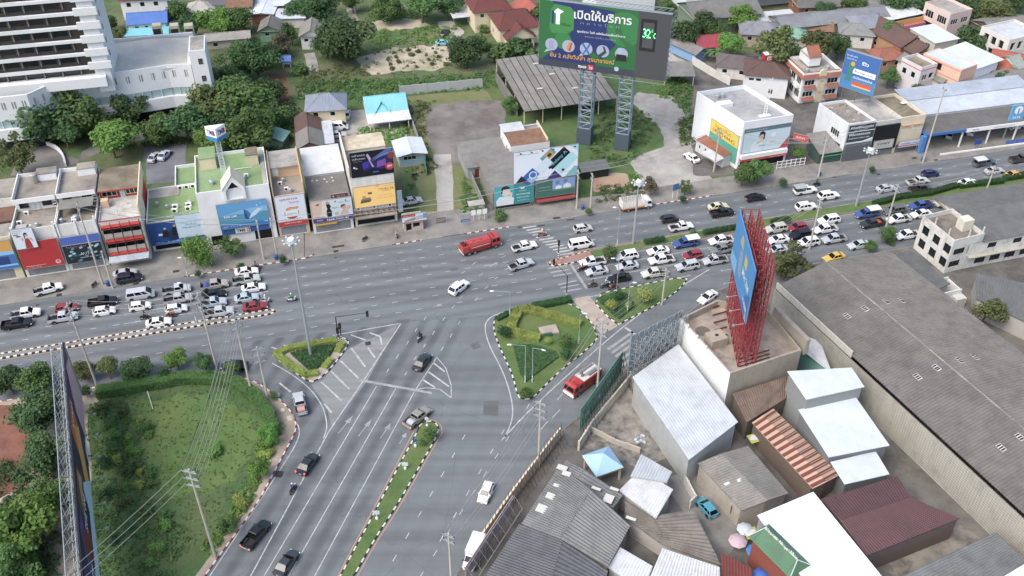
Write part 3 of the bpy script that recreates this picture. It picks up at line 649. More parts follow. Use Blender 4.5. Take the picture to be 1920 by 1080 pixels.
def cagetruck():
    o=truck_base('truck');w_=paint('#e2e2dc');m=MB()
    m.loft([[(x,-1.1,.7),(x,-1.1,z),(x+dx,-1.0,z+.12),(x+dx,1.0,z+.12),(x,1.1,z),(x,1.1,.7)]for x,z,dx in((1.75,2.4,0),(2.6,2.4,0),(3.25,2.2,-.1),(3.4,1.3,0))]);m.go('cab',w_,o)
    MB().poly([(3.435,-.95,1.45),(3.435,.95,1.45),(3.30,.9,2.15),(3.30,-.9,2.15)]).go('windscreen',DARKGLASS,o)
    for s in(1,-1):q=[(2.35,s*1.115,1.45),(3.25,s*1.115,1.45),(3.12,s*1.115,2.1),(2.35,s*1.115,2.1)];MB().poly(q if s<0 else q[::-1]).go('side_window',DARKGLASS,o)
    MB().box(-3.6,-1.12,.85,1.6,1.12,1.05).go('cargo_floor',plain('#b5a48c',.8),o)
    MB().box(-3.62,-1.14,.7,1.6,-1.1,.95).box(-3.62,1.1,.7,1.6,1.14,.95).go('side_skirt',plain('#b0532f',.6),o);MB().box(-3.62,-1.145,.96,1.6,-1.105,1.1).box(-3.62,1.105,.96,1.6,1.145,1.1).go('side_stripe',plain('#d2a33c',.6),o)
    c=MB()
    for s in(-1.1,1.1):
        for i in range(12):x=-3.5+i*.46;c.box(x-.035,s-.035,1.05,x+.035,s+.035,2.75)
        for i in range(9):c.box(-3.55,s-.022,1.2+i*.19,1.58,s+.022,1.25+i*.19)
    for y in(-.7,-.25,.25,.7):c.box(-3.55,y-.035,1.05,-3.48,y+.035,2.75).box(1.5,y-.035,1.05,1.57,y+.035,2.75)
    for i in range(8):c.box(-3.55,-1.1,1.25+i*.21,-3.5,1.1,1.3+i*.21)
    c.box(-3.55,-1.12,2.72,-3.45,1.12,2.8).box(1.48,-1.12,2.72,1.58,1.12,2.8);c.go('cage',plain('#e0e0da',.5),o)
    wheels(o,(2.5,-2.1),1.12,.45,.3);lamps(o,3.42,-3.62,1.0,.9,.7);mirrors(o,3.3,1.1,1.5,TRIM);MB().box(-3.5,-.5,.45,3,.5,.85).go('chassis',TRIM,o);return o
RED=paint('#b13a33')
def tanker():
    o=truck_base('fire_tanker');m=MB()
    m.loft([[(x,-1.2,.75),(x,-1.2,z),(x,-1.08,z+.14),(x,1.08,z+.14),(x,1.2,z),(x,1.2,.75)]for x,z in((2.5,2.65),(4.1,2.65),(4.4,2.5),(4.55,1.5))]);m.go('cab',RED,o)
    MB().poly([(4.585,-1.05,1.65),(4.585,1.05,1.65),(4.46,1.0,2.45),(4.46,-1.0,2.45)]).go('windscreen',DARKGLASS,o)
    for s in(1,-1):
        for a,b in((2.65,3.35),(3.5,4.3)):q=[(a,s*1.215,1.65),(b,s*1.215,1.65),(b-.06,s*1.215,2.45),(a,s*1.215,2.45)];MB().poly(q if s<0 else q[::-1]).go('side_window',DARKGLASS,o)
    t=MB();n=14;secs=[]
    for x in(-2.6,2.3):secs.append([(x,1.2*math.copysign(abs(math.cos(a))**.6,math.cos(a)),1.75+.88*math.copysign(abs(math.sin(a))**.6,math.sin(a)))for a in[2*math.pi*i/n for i in range(n)]])
    t.loft(secs);t.go('water_tank',RED,o,False)
    w_=MB();w_.box(-2.5,-1.0,2.63,2.2,-.93,2.72).box(-2.5,.93,2.63,2.2,1.0,2.72).lathe([(.0,.2),(.32,.2),(.36,0)],(.3,0,2.62),12).lathe([(.0,.2),(.32,.2),(.36,0)],(-1.4,0,2.62),12);w_.go('walkway',RED,o)
    q=MB();q.box(-4.1,-1.2,.9,-2.7,1.2,1.95).box(-4.0,-1.15,1.95,-3.9,1.15,2.35).box(-4.0,-1.15,1.95,-2.8,-1.08,2.3).box(-4.0,1.08,1.95,-2.8,1.15,2.3);q.go('pump_compartment',RED,o)
    h=MB();h.lathe([(.38,-.3),(.42,-.25),(.42,.25),(.38,.3)],(-3.4,0,2.3),14,ax='y');h.go('hose_reel',TRIM,o)
    MB().box(-4.14,-1.22,.62,-4.0,1.22,.88).box(4.5,-1.2,.55,4.72,1.2,.85).go('bumper',plain('#cfcfc8',.5),o)
    for s in(1,-1):MB().box(-2.2,s*1.225-.012,1.7,1.9,s*1.225+.012,1.82).go('lettering_band',plain('#d9c9b4',.6),o);MB().box(-2.6,s*1.1-.12,.7,2.2,s*1.1+.12,1.05).go('side_locker',plain('#8f2e28',.5),o)
    wheels(o,(3.3,-1.5,-2.75),1.22,.52,.34);lamps(o,4.6,-4.14,1.1,.95,.95);MB().box(2.9,-.9,2.8,3.2,.9,2.95).go('beacon_bar',plain('#8f2420',.3),o);MB().box(-3.9,-.5,.5,4.2,.5,.9).go('chassis',TRIM,o);return o
def fireengine():
    o=truck_base('fire_engine');r2=paint('#b02a28');m=MB()
    m.loft([[(x,-1.22,.6),(x,-1.22,z),(x,-1.05,z+.16),(x,1.05,z+.16),(x,1.22,z),(x,1.22,.6)]for x,z in((1.2,2.55),(3.2,2.55),(3.55,2.4),(3.7,1.5))]);m.go('cab',r2,o)
    MB().poly([(3.735,-1.08,1.5),(3.735,1.08,1.5),(3.62,1.02,2.35),(3.62,-1.02,2.35)]).go('windscreen',DARKGLASS,o)
    for s in(1,-1):
        for a,b in((1.4,2.3),(2.5,3.4)):q=[(a,s*1.235,1.5),(b,s*1.235,1.5),(b-.06,s*1.235,2.35),(a,s*1.235,2.35)];MB().poly(q if s<0 else q[::-1]).go('side_window',DARKGLASS,o)
    MB().box(-3.6,-1.22,.7,1.1,1.22,2.55).go('equipment_body',r2,o)
    for s in(1,-1):
        for k in range(3):MB().box(-3.3+k*1.45,s*1.235-.012,1.0,-2.05+k*1.45,s*1.235+.012,2.3).go('roller_shutter',plain('#8e2422',.5),o)
    MB().box(-3.55,-1.1,2.55,1.05,1.1,2.62).go('roof_deck',wallm('#c9c6bd',.6),o)
    f=MB();f.box(-3.3,-.95,2.62,0,-.55,2.78,0).box(-2.6,.4,2.62,-.6,.9,2.9,0);f.lathe([(.25,0),(.25,.5),(.1,.6),(.1,.9)],(.3,0,2.62),10);f.tube((.3,0,3.4),(1.3,0,3.7),.09);f.go('water_cannon',plain('#7f8282',.5,.4),o)
    l_=MB()
    for y in(.1,.5):l_.box(-3.4,y-.03,2.72,.0,y+.03,2.8)
    for k in range(10):l_.box(-3.3+k*.34,.1,2.73,-3.26+k*.34,.5,2.79)
    l_.go('ladder',plain('#b9bcbe',.4,.6),o)
    MB().box(3.6,-1.22,.45,3.85,1.22,.75).go('bumper',plain('#dcdcd6',.5),o);MB().box(3.71,-1.1,.8,3.76,1.1,1.1).go('grille',plain('#d2d2cc',.5),o);MB().box(2.4,-.95,2.72,2.8,.95,2.9).go('beacon_bar',plain('#9d2a20',.3),o)
    wheels(o,(2.4,-2.0),1.24,.5,.34);lamps(o,3.74,-3.62,1.1,.85,.9);mirrors(o,3.5,1.22,1.7,TRIM);MB().box(-3.4,-.5,.45,3.2,.5,.9).go('chassis',TRIM,o);return o
def motorbike(col):
    o=truck_base('motorcycle');pm=paint(col)
    for x in(.62,-.62):
        t=MB();t.lathe([(.2,-.05),(.29,-.06),(.31,0),(.29,.06),(.2,.05)],(x,0,.31),14,ax='y');t.go('wheel',TYRE,o,True)
    b=MB();b.loft([[(x,-h,z0),(x,-h*.8,z1),(x,h*.8,z1),(x,h,z0)]for x,h,z0,z1 in((-.85,.06,.66,.8),(-.5,.14,.5,.78),(0,.13,.35,.72),(.2,.12,.34,.5),(.42,.16,.36,.9),(.6,.1,.7,1.0))]);b.go('body',pm,o)
    s_=MB();s_.loft([[(x,-h,.76),(x,-h,z),(x,h,z),(x,h,.76)]for x,h,z in((-.75,.1,.84),(-.3,.14,.82),(.12,.09,.78))]);s_.go('seat',TRIM,o)
    h=MB();h.tube((.62,-.08,.31),(.42,-.06,.95),.03).tube((.62,.08,.31),(.42,.06,.95),.03).tube((.4,-.34,1.0),(.4,.34,1.0),.022);h.box(-.3,-.16,.2,.25,.16,.4);h.tube((-.1,-.2,.25),(-.75,-.2,.36),.045);h.go('frame',STEEL,o)
    MB().box(.58,-.09,.84,.68,.09,.98).go('headlight',LAMP,o);MB().box(-.9,-.07,.7,-.84,.07,.8).go('taillight',TAIL,o)
    m=MB()
    for s in(1,-1):m.tube((.4,s*.3,1.0),(.38,s*.36,1.2),.01).box(.36,s*.36-.05,1.17,.39,s*.36+.05,1.25)
    m.go('mirrors',TRIM,o);return o
SKINM=plain('#8d6449',.7)
def skinned(name,chains,root=0):
    """grow one continuous body round a skeleton: chains of (x, y, z, radius); the first point of a chain may name an earlier vertex"""
    verts=[];edges=[];rad=[]
    for ch in chains:
        prev=None
        for q in ch:
            if isinstance(q,int):prev=q;continue
            verts.append(q[:3]);rad.append(q[3]);k=len(verts)-1
            if prev is not None:edges.append((prev,k))
            prev=k
    me=bpy.data.meshes.new(name);me.from_pydata(verts,edges,[]);ob=bpy.data.objects.new(name,me);COL.objects.link(ob)
    md=ob.modifiers.new('s','SKIN');md.use_smooth_shade=True
    for i,r in enumerate(rad):me.skin_vertices[0].data[i].radius=(r,r);me.skin_vertices[0].data[i].use_root=(i==root)
    sb=ob.modifiers.new('b','SUBSURF');sb.levels=1;sb.render_levels=1
    dg=bpy.context.evaluated_depsgraph_get();out=bpy.data.meshes.new_from_object(ob.evaluated_get(dg));bpy.data.objects.remove(ob);out.name=name;return out
HB_=9
def body_sit():
    c=[[(-.22,0,.86,.15),(-.2,0,1.08,.15),(-.12,0,1.3,.16),(-.08,0,1.42,.075),(-.06,0,1.5,.07),(-.04,0,1.6,.1),(-.035,0,1.68,.09)]]
    for s in(1,-1):
        c.append([0,(-.1,s*.12,.84,.1),(.2,s*.2,.78,.085),(.12,s*.2,.4,.06),(.08,s*.2,.32,.05),(.2,s*.21,.3,.045)])
        c.append([2,(-.1,s*.2,1.34,.07),(.05,s*.32,1.12,.05),(.32,s*.32,1.04,.042),(.4,s*.3,1.02,.045),(.46,s*.29,1.0,.025)])
    return skinned('body',c)
def body_walk():
    c=[[(0,0,.92,.14),(0,0,1.1,.13),(.01,0,1.34,.16),(.01,0,1.45,.07),(.02,0,1.52,.065),(.03,0,1.62,.1),(.03,0,1.7,.09)]]
    for s in(1,-1):
        c.append([0,(0,s*.1,.86,.1),(s*.12,s*.1,.48,.07),(s*.1-.05,s*.1,.12,.05),(s*.1-.04,s*.1,.05,.045),(s*.1+.12,s*.1,.04,.04)])
        c.append([2,(0,s*.2,1.38,.065),(-s*.06,s*.24,1.1,.05),(-s*.02+.06,s*.24,.86,.04),(.1-s*.02,s*.23,.78,.04),(.12-s*.02,s*.22,.7,.022)])
    return skinned('body',c)
PBODY={}
def person(loc,rz,pose,top,legs,helmet,label,skin='#8d6449'):
    if pose not in PBODY:PBODY[pose]=body_sit()if pose=='sit' else body_walk()
    base=PBODY[pose].copy();base.materials.clear()
    for c in(top,legs,skin):base.materials.append(plain(c,.8))
    hz_=1.46 if pose=='sit' else 1.5
    for p in base.polygons:
        c=p.center;far=abs(c.y)>.27 and c.x>.3 if pose=='sit' else c.z<.8 and abs(c.y)>.19
        p.material_index=2 if(c.z>hz_ or far)else(1 if(c.z<.93 or(pose=='sit' and c.z<.98 and c.x>0 and abs(c.y)<.28))else 0)
    o=E('person',label,'person',loc,rz);b=link('body',base,o);hx=-.035 if pose=='sit' else .03;zc=1.66 if pose=='sit' else 1.69
    h=MB();h.lathe([(.0,.17),(.08,.155),(.13,.09),(.145,0),(.135,-.07),(.12,-.09)],(hx-.01,0,zc),12);h.go('helmet' if helmet else 'hair',plain(helmet or '#171412',.3 if helmet else .8),o,True)
    f=MB();f.box(hx+.085,-.05,zc-.03,hx+.11,-.02,zc-.01,1).box(hx+.085,.02,zc-.03,hx+.11,.05,zc-.01,1).box(hx+.09,-.015,zc-.07,hx+.125,.015,zc-.01).box(hx+.085,-.03,zc-.1,hx+.108,.03,zc-.085,1);f.go('face',[plain(skin,.7),plain('#2a1d18',.6)],o);return o
def register(o):
    def rec(q):
        for c in q.children:rec(c)
    COL.objects.link(o);return o
VLIB={}
def vehicle(kind,x,y,hd,col,label,lit=False,group=None,zc=.8,sc=1.0):
    """hd: heading in degrees from +X, counter-clockwise; x, y: middle of the vehicle in the photo"""
    k=(kind,col,lit)
    if k not in VLIB:
        o={'tanker':tanker,'fireengine':fireengine,'boxtruck':boxtruck,'cagetruck':cagetruck}[kind]()if kind in('tanker','fireengine','boxtruck','cagetruck')else songthaew(*col)if kind=='songthaew' else motorbike(col)if kind=='bike' else car(kind,col,lit)
        COL.objects.link(o);VLIB[k]=o
    else:o=copy_tree(VLIB[k])
    p=g(x,y,zc);p.z=.016;o.location=p;o.rotation_euler=(0,0,R(hd));o.scale=(sc,)*3
    nm={'sedan':'car','hatch':'car','suv':'car','van':'van','pickup':'pickup_truck','pickup2':'pickup_truck','songthaew':'songthaew_truck','bike':'motorcycle','boxtruck':'delivery_van','cagetruck':'cargo_truck','tanker':'fire_tanker','fireengine':'fire_engine'}[kind]
    o.name=nm;return tag(o,label,{'pickup_truck':'pickup truck','songthaew_truck':'passenger truck','fire_tanker':'fire truck','fire_engine':'fire truck','cargo_truck':'truck','delivery_van':'van'}.get(nm,nm),group)
# ------------------------------------------------------------------ building kit
TXT={}
def text_mesh(body,col,bold=.0):
    k=(body,col,bold)
    if k not in TXT:
        c=bpy.data.curves.new('t','FONT');c.body=body;c.size=1;c.resolution_u=1;c.offset=bold;c.fill_mode='FRONT'
        ob=bpy.data.objects.new('t',c);me=bpy.data.meshes.new_from_object(ob);bpy.data.objects.remove(ob);me.name='lettering'
        xs=[v.co.x for v in me.vertices]or[0];ys=[v.co.y for v in me.vertices]or[0];x0,x1,y0,y1=min(xs),max(xs),min(ys),max(ys)
        for v in me.vertices:v.co=((v.co.x-x0),0,v.co.y-y0)
        me.materials.clear();me.materials.append(col if not isinstance(col,(str,tuple))else plain(col,.6));TXT[k]=(me,max(x1-x0,1e-3),max(y1-y0,1e-3))
    return TXT[k]
def put_text(parent,body,x,y,z,wdt,ht,col,bold=.0,name='lettering'):  # lettering filling a wdt x ht box, facing -y
    me,w_,h_=text_mesh(body,col,bold);o=link(name,me,parent);o.location=(x,y,z);o.scale=(wdt/w_,1,ht/h_);return o
def sign(M,W,H,bg,label,graphics=(),texts=(),name='billboard',cat='billboard',th=.18,tilt=0.0,group=None,legs=0,frame='#8a8d8f',glow=0):
    """M: world frame whose origin is the lower left front corner, x along the face, -y towards the viewer"""
    loc=M.to_translation();rz=math.degrees(M.to_euler('XYZ').z);o=E(name,label,cat,loc,rz,group)
    if tilt:o.rotation_euler=Euler((R(tilt),0,R(rz)),'XYZ')
    MB().box(0,0,0,W,th,H).go('panel',plain(bg,.55,emit=glow)if isinstance(bg,str)else bg,o)
    f=MB();b=.07;f.box(-b,-.03,-b,W+b,th,0).box(-b,-.03,H,W+b,th,H+b).box(-b,-.03,0,0,th,H).box(W,-.03,0,W+b,th,H);f.go('frame',plain(frame,.5),o)
    for i,(pts,c)in enumerate(graphics):
        yy=-.006-.004*i
        if pts and pts[0]=='disc':
            _,cx,cz,r=pts;pts=[(cx+r*H/W*math.cos(t*.3142),cz+r*math.sin(t*.3142))for t in range(20)]
        elif pts and pts[0]=='rect':_,a,b_,c_,d=pts;pts=[(a,b_),(c_,b_),(c_,d),(a,d)]
        MB().poly([(x*W,yy,z*H)for x,z in pts]).go('printed_shape',plain(c,.55,emit=glow)if isinstance(c,str)else c,o)
    for t in texts:
        s,x,z,wd,ht,c=t[:6];put_text(o,s,x*W,-.03-.004*len(graphics),z*H,wd*W,ht*H,plain(c,.55,emit=glow),t[6]if len(t)>6 else .0)
    if legs:
        lg=MB()
        for k in range(3):x=W*(.1+.4*k);lg.tube((x,th+.1,-legs),(x,th+.1,H),.1)
        lg.go('post',STEEL,o)
    return o
def facef(face,W,D):
    return{'F':lambda s,z,d:(s,d,z),'B':lambda s,z,d:(W-s,D-d,z),'L':lambda s,z,d:(d,D-s,z),'R':lambda s,z,d:(W-d,s,z)}[face]
def window(o,fn,q,glass=GLASS,fr=FRAME,deep=.12):
    s0,s1,z0,z1=q[:4];kind=q[4]if len(q)>4 else 'w';m=MB();b=.07
    def bar(a0,a1,c0,c1,d0=.03,d1=.14):
        p=[fn(a,c,d)for d in(d0,d1)for a,c in((a0,c0),(a1,c0),(a1,c1),(a0,c1))];n=len(m.v);m.v+=p
        for f in((3,2,1,0),(4,5,6,7),(0,1,5,4),(1,2,6,5),(2,3,7,6),(3,0,4,7)):m.f.append([n+k for k in f]);m.m.append(0)
    if kind=='o':  # open bay: dark inside
        pass
    else:
        bar(s0,s1,z0,z0+b);bar(s0,s1,z1-b,z1);bar(s0,s0+b,z0+b,z1-b);bar(s1-b,s1,z0+b,z1-b)
        n=max(1,round((s1-s0)/.95))if kind=='w' else 1
        for i in range(1,n):s=s0+(s1-s0)*i/n;bar(s-.035,s+.035,z0+b,z1-b)
    nm={'w':'window','d':'door','o':'opening','s':'shutter'}[kind]
    gm_={'w':glass,'d':plain('#6d5a48',.6),'o':plain('#1d1c1b',.9),'s':sheetm('#8f9496',.1,.5)}[kind]if len(q)<6 else q[5]
    pm=MB().poly([fn(a,c,deep if kind!='o' else .5)for a,c in((s0,z0),(s1,z0),(s1,z1),(s0,z1))])
    if m.v:f=m.go(nm,fr,o);pm.go('pane' if kind=='w' else 'panel',gm_,f)
    else:pm.go(nm,gm_,o)
    return o
def walls(o,W,D,H,opens,mat,z0=0.0,glass=GLASS,fr=FRAME,parapet=0.0,pth=.18,roofmat=None,name='wall',bottom=False):
    m=MB()
    for face in 'FRBL':
        S=W if face in 'FB' else D;fn=facef(face,W,D);ops=opens.get(face,())
        xs=sorted({0,S,*[q[i]for q in ops for i in(0,1)]});zs=sorted({z0,H+parapet,*[q[i]for q in ops for i in(2,3)]})
        for a,b in zip(xs,xs[1:]):
            for c,d in zip(zs,zs[1:]):
                if any(q[0]<=a+1e-6 and q[1]>=b-1e-6 and q[2]<=c+1e-6 and q[3]>=d-1e-6 for q in ops):continue
                m.poly([fn(a,c,0),fn(b,c,0),fn(b,d,0),fn(a,d,0)])
        for q in ops:
            s0,s1,c0,c1=q[:4];dp=.5 if len(q)>4 and q[4]=='o' else .15
            for(a,c),(b,d)in(((s0,c0),(s1,c0)),((s1,c0),(s1,c1)),((s1,c1),(s0,c1)),((s0,c1),(s0,c0))):m.poly([fn(a,c,0),fn(b,d,0),fn(b,d,dp),fn(a,c,dp)])
            window(o,fn,q,glass,fr)
    if parapet:
        t=pth;ins=[(t,t),(W-t,t),(W-t,D-t),(t,D-t)];out=[(0,0),(W,0),(W,D),(0,D)]
        for i in range(4):
            j=(i+1)%4;m.poly([(*ins[j],H),(*ins[i],H),(*ins[i],H+parapet),(*ins[j],H+parapet)]);m.poly([(*out[i],H+parapet),(*out[j],H+parapet),(*ins[j],H+parapet),(*ins[i],H+parapet)])
    w_=m.go(name,mat,o)
    if roofmat:MB().box(.02,.02,H-.2,W-.02,D-.02,H).go('roof',roofmat,o)
    return w_
def corr(m,A,B,T,amp=.035,pitch=.32,a=0.0,b=0.0,mi=0,th=.0):
    """corrugated sheet: eave from A to B, up-slope vector T; a, b: metres of hip cut at either end of the eave"""
    A,B,T=Vector(A),Vector(B),Vector(T);L=(B-A).length;d=(B-A)/L;n=d.cross(T).normalized();k=max(2,int(L/pitch))*2;i0=len(m.v);SS=sorted({L*i/k for i in range(k+1)}|({a}if a else set())|({L-b}if b else set()))
    for i,s in enumerate(SS):
        t=min(1.0,s/a if a else 1.0,(L-s)/b if b else 1.0);o=n*(amp if i%2 else 0);m.v.append(tuple(A+d*s+o));m.v.append(tuple(A+d*s+T*t+o))
    for i in range(len(SS)-1):m.f.append([i0+2*i,i0+2*i+2,i0+2*i+3,i0+2*i+1]);m.m.append(mi)
    return m
def roof_gable(o,W,D,H,rise,mat,ov=.6,along='x',hip=0.0,pitch=.32,amp=.035,name='roof',wallmat=None,capm=None,x0=0,y0=0):
    """ridge along x (front slope faces the viewer) or along y; hip: how far the ridge is drawn in at both ends"""
    if along=='x':tr=lambda x,y,z:(x0+x,y0+y,z);w_,d_=W,D
    else:tr=lambda x,y,z:(x0+W-y,y0+x,z);w_,d_=D,W
    e=rise*ov/(d_/2);rz=H+rise;V3=lambda*p:Vector(tr(*p));hp=hip+(ov if hip else 0)
    m=MB();lo=H-e
    A,B=V3(-ov,-ov,lo),V3(w_+ov,-ov,lo);T=V3(-ov,d_/2,rz)-V3(-ov,-ov,lo);corr(m,A,B,T,amp,pitch,hp,hp)
    A,B=V3(w_+ov,d_+ov,lo),V3(-ov,d_+ov,lo);T=V3(0,d_/2,rz)-V3(0,d_+ov,lo);corr(m,A,B,T,amp,pitch,hp,hp)
    if hip:
        hl=d_+2*ov
        for A,B,T in((V3(w_+ov,-ov,lo),V3(w_+ov,d_+ov,lo),V3(w_-hip,0,rz)-V3(w_+ov,0,lo)),(V3(-ov,d_+ov,lo),V3(-ov,-ov,lo),V3(hip,0,rz)-V3(-ov,0,lo))):corr(m,A,B,T,amp,pitch,hl/2,hl/2)
    r=m.go(name,mat,o)
    c=MB();c.tube(V3(hip-(0 if hip else ov),d_/2,rz+.03),V3(w_-hip+(0 if hip else ov),d_/2,rz+.03),.11,n=6)
    if hip:
        for x in(0,1):
            for y in(0,1):c.tube(V3(-ov+x*(w_+2*ov),-ov+y*(d_+2*ov),lo+.03),V3(hip+x*(w_-2*hip),d_/2,rz+.03),.09,n=5)
    c.go('ridge_cap',capm or mat,r)
    s=MB();t=.12
    q=[V3(-ov+.03,-ov+.03,lo-.05),V3(w_+ov-.03,-ov+.03,lo-.05),V3(w_+ov-.03,d_+ov-.03,lo-.05),V3(-ov+.03,d_+ov-.03,lo-.05)];s.poly(q[::-1])
    s.go('soffit',plain('#8f8a80',.8),o)
    if not hip and wallmat:
        for x in(0,w_):MB().poly([V3(x,0,H-.2),V3(x,d_,H-.2),V3(x,d_/2,rz-.06)]).go('gable',wallmat,o)
    return r
def roof_mono(o,W,D,z_front,z_back,mat,ov=.3,pitch=.3,amp=.03,name='roof',x0=0,y0=0,th=.06,along='y'):
    m=MB()
    if along=='y':
        k=(z_back-z_front)/D;A,B=Vector((x0-ov,y0-ov,z_front-k*ov)),Vector((x0+W+ov,y0-ov,z_front-k*ov));T=Vector((0,D+2*ov,k*(D+2*ov)))
    else:  # z_front is the left edge, z_back the right edge
        k=(z_back-z_front)/W;A,B=Vector((x0-ov,y0+D+ov,z_front-k*ov)),Vector((x0-ov,y0-ov,z_front-k*ov));T=Vector((W+2*ov,0,k*(W+2*ov)))
    corr(m,A,B,T,amp,pitch);r=m.go(name,mat,o)
    f=MB();n=Vector((0,0,-th));a,b,c,d=A,B,B+T,A+T
    for p,q in((a,b),(b,c),(c,d),(d,a)):f.poly([p+n,q+n,q,p])
    f.poly([a+n,d+n,c+n,b+n]);f.go('fascia',mat,r);return r
def base_px(a,b,z=0.0):  # frame from two pixels of the front edge at height z: location, turn, width
    p,q=g(*a,z),g(*b,z);d=q-p;return Vector((p.x,p.y,0)),math.degrees(math.atan2(d.y,d.x)),d.length
def house(a,b,z,D,H,rise,roofmat,wallmat,label,along='x',hip=0.0,ov=.6,opens=None,name='house',cat='house',group=None,fr=FRAME,pitch=.4,amp=.04,glass=GLASS,capm=None,W=None,rz=None):
    loc,r,w_=base_px(a,b,z);w_=W or w_;r=r if rz is None else rz
    if opens is None:
        opens={'F':[(w_*t,w_*t+1.3,H-2.1,H-.9)for t in(.15,.6)if w_*t+1.3<w_],'L':[(D*.3,D*.3+1.2,H-2.1,H-.9)],'R':[(D*.4,D*.4+1.2,H-2.1,H-.9)]}
        if H>4.5:
            for k in 'FLR':opens[k]=opens[k]+[(q[0],q[1],.9,2.1)for q in opens[k]]
    o=E(name,label,cat,loc,r,group);walls(o,w_,D,H,opens,wallmat,glass=glass,fr=fr)
    roof_gable(o,w_,D,H,rise,roofmat,ov,along,hip,pitch,amp,wallmat=wallmat,capm=capm);o['w']=w_;return o
def acunit(o,x,y,z,s=1.0):
    m=MB();m.box(x,y,z,x+.85*s,y+.35*s,z+.65*s);a=m.go('air_conditioner',WHITE,o);MB().lathe([(.0,0),(.26*s,0),(.28*s,.02)],(x+.36*s,y-.012,z+.33*s),12,ax='y').go('fan_grille',DARKF,a)
def tank(o,x,y,z,r=.6,h=1.4,mat=None):
    m=MB();m.lathe([(r,0),(r,h*.85),(r*.7,h*.95),(r*.2,h),(.0,h)],(x,y,z),12);m.go('water_tank',mat or GALV,o,False)
def box_on(o,name,mat,x0,y0,z0,x1,y1,z1):return MB().box(x0,y0,z0,x1,y1,z1).go(name,mat,o)
def rows(W,n,wd,z0,z1,m0=.6,kind='w'):
    st=(W-2*m0)/n;return[(m0+st*i+(st-wd)/2,m0+st*i+(st+wd)/2,z0,z1,kind)for i in range(n)]
# ------------------------------------------------------------------ shop row on the far side, left
SLAB=slabm('#a5a199','#89847b','#bab5aa',.35);SLABD=slabm('#8a8379','#6c655c','#a29a8c',.3);SLABY=slabm('#857b66','#6d6350','#9a8e76',.3);GREENROOF=slabm('#86a06b','#74905c','#91a87c',.25)
WW=wallm('#e4e5e4',.35);WD=wallm('#d9d7d0',.8);WC=wallm('#d8cba9',.5);WPEACH=wallm('#cfb08f',.6);WRED=wallm('#b03a32',.3);WG=wallm('#9b9a95',.6);WCONC=wallm('#b0aca4',.9)
def ub(name,label,u,v,cat='building',group=None,dz=0):return E(name,label,cat,uv(u,v,dz),ROAD,group)
def UM(u,v,z):return Matrix.Translation(uv(u,v,z))@Matrix.Rotation(A_,4,'Z')
def shop(name,label,u0,u1,v,D,H,wm,opens,roofm=SLAB,parapet=.5,**k):
    o=ub(name,label,u0,v);walls(o,u1-u0,D,H,opens,wm,parapet=parapet,roofmat=roofm,**k);return o
# 1 leftmost: yellow and blue cladding, mostly out of frame
o=shop('shophouse','leftmost shophouse at the frame edge behind yellow and blue panels',-66,-53.6,174.6,11,9.6,WC,{'F':[(2,11,.2,2.6,'s'),(1,11,7.6,9,'o')]},SLAB)
box_on(o,'rear_block',WD,0,11.05,0,12.3,19,12.2);box_on(o,'rear_roof',SLABD,.2,11.2,12.2,12.1,18.8,12.3);box_on(o,'rusty_lean_to',sheetm('#7a5a48',.7),7.5,5.5,10.1,12.2,11,10.25)
sign(UM(-66,174.2,2.9),12.2,6.6,'#3f6fae','yellow and blue panelled shop front at the left frame edge',[(('rect',0,.62,1,1),'#cf9c46'),(('rect',0,.5,1,.62),'#86bfe6'),(('rect',0,.16,.9,.44),'#25417f'),(('rect',0,.1,1,.16),'#86bfe6')],[],name='shop_sign',cat='sign')
# 2, 3 two white shophouses with set-back top storeys
def whitehouse(label,u0,u1):
    W=u1-u0;o=shop('shophouse',label,u0,u1,174.6,9.2,10.2,WD,{'F':[(.5,W-.5,.1,2.5,'s')]+rows(W,6,.75,7.6,8.1,.4)},SLABD,.9)
    p=MB();D2=9
    pm=MB();y0,y1=8.3,17.5
    pm.box(.15,y0,10.25,W-.15,y1,12.7);pm.go('top_storey',WD,o);MB().box(.1,y0-.9,12.7,W-.1,y1,12.85).go('top_roof',SLABD,o);MB().box(.1,y0-.95,12.6,W-.1,y0-.8,13.6).box(.1,y1-.15,12.8,W-.1,y1,13.7).box(.1,y0-.8,12.85,.28,y1-.15,13.9).go('parapet',WW,o)
    for a,b in((.9,2.6),(W-2.9,W-1.1)):
        fn=lambda s,z,d:(s,y0-.04+d-.12,z);window(o,fn,(a,b,11,12.3),fr=DARKF)
    fn=lambda s,z,d:(s,y0-.04+d-.12,z);window(o,fn,(3.6,4.6,10.3,12.3,'d',plain('#cfcfca',.6)))
    for k in range(7):box_on(o,'ladder_rung',DARKF if k%2 else WHITE,W-.9,y0-.2,10.5+k*.32,W-.3,y0-.06,10.66+k*.32)
    for x in(.1,W/2-.3,W-.4):box_on(o,'pier',WW,x,-.15,7.2,x+.28,.16,12.0)
    box_on(o,'stair_head',WW,W*.5,y1-2.6,12.86,W-.3,y1-.2,14.4);box_on(o,'stair_head_roof',SLABD,W*.5-.1,y1-2.7,14.4,W-.2,y1-.1,14.55)
    return o
oA=whitehouse('white shophouse with stained set-back top floor behind the red banner',-53.2,-45.1)
oB=whitehouse('white shophouse with dark mechanical poster and small roof shed, beside red building',-45.0,-37.5)
box_on(oB,'roof_shed',sheetm('#8a8a82',.3),.5,3.6,12.2,7,7.2,12.3)
for x,y in((.8,3.9),(6.6,3.9),(.8,6.9),(6.6,6.9)):box_on(oB,'shed_post',DARKF,x,y,10.2,x+.1,y+.1,12.2)
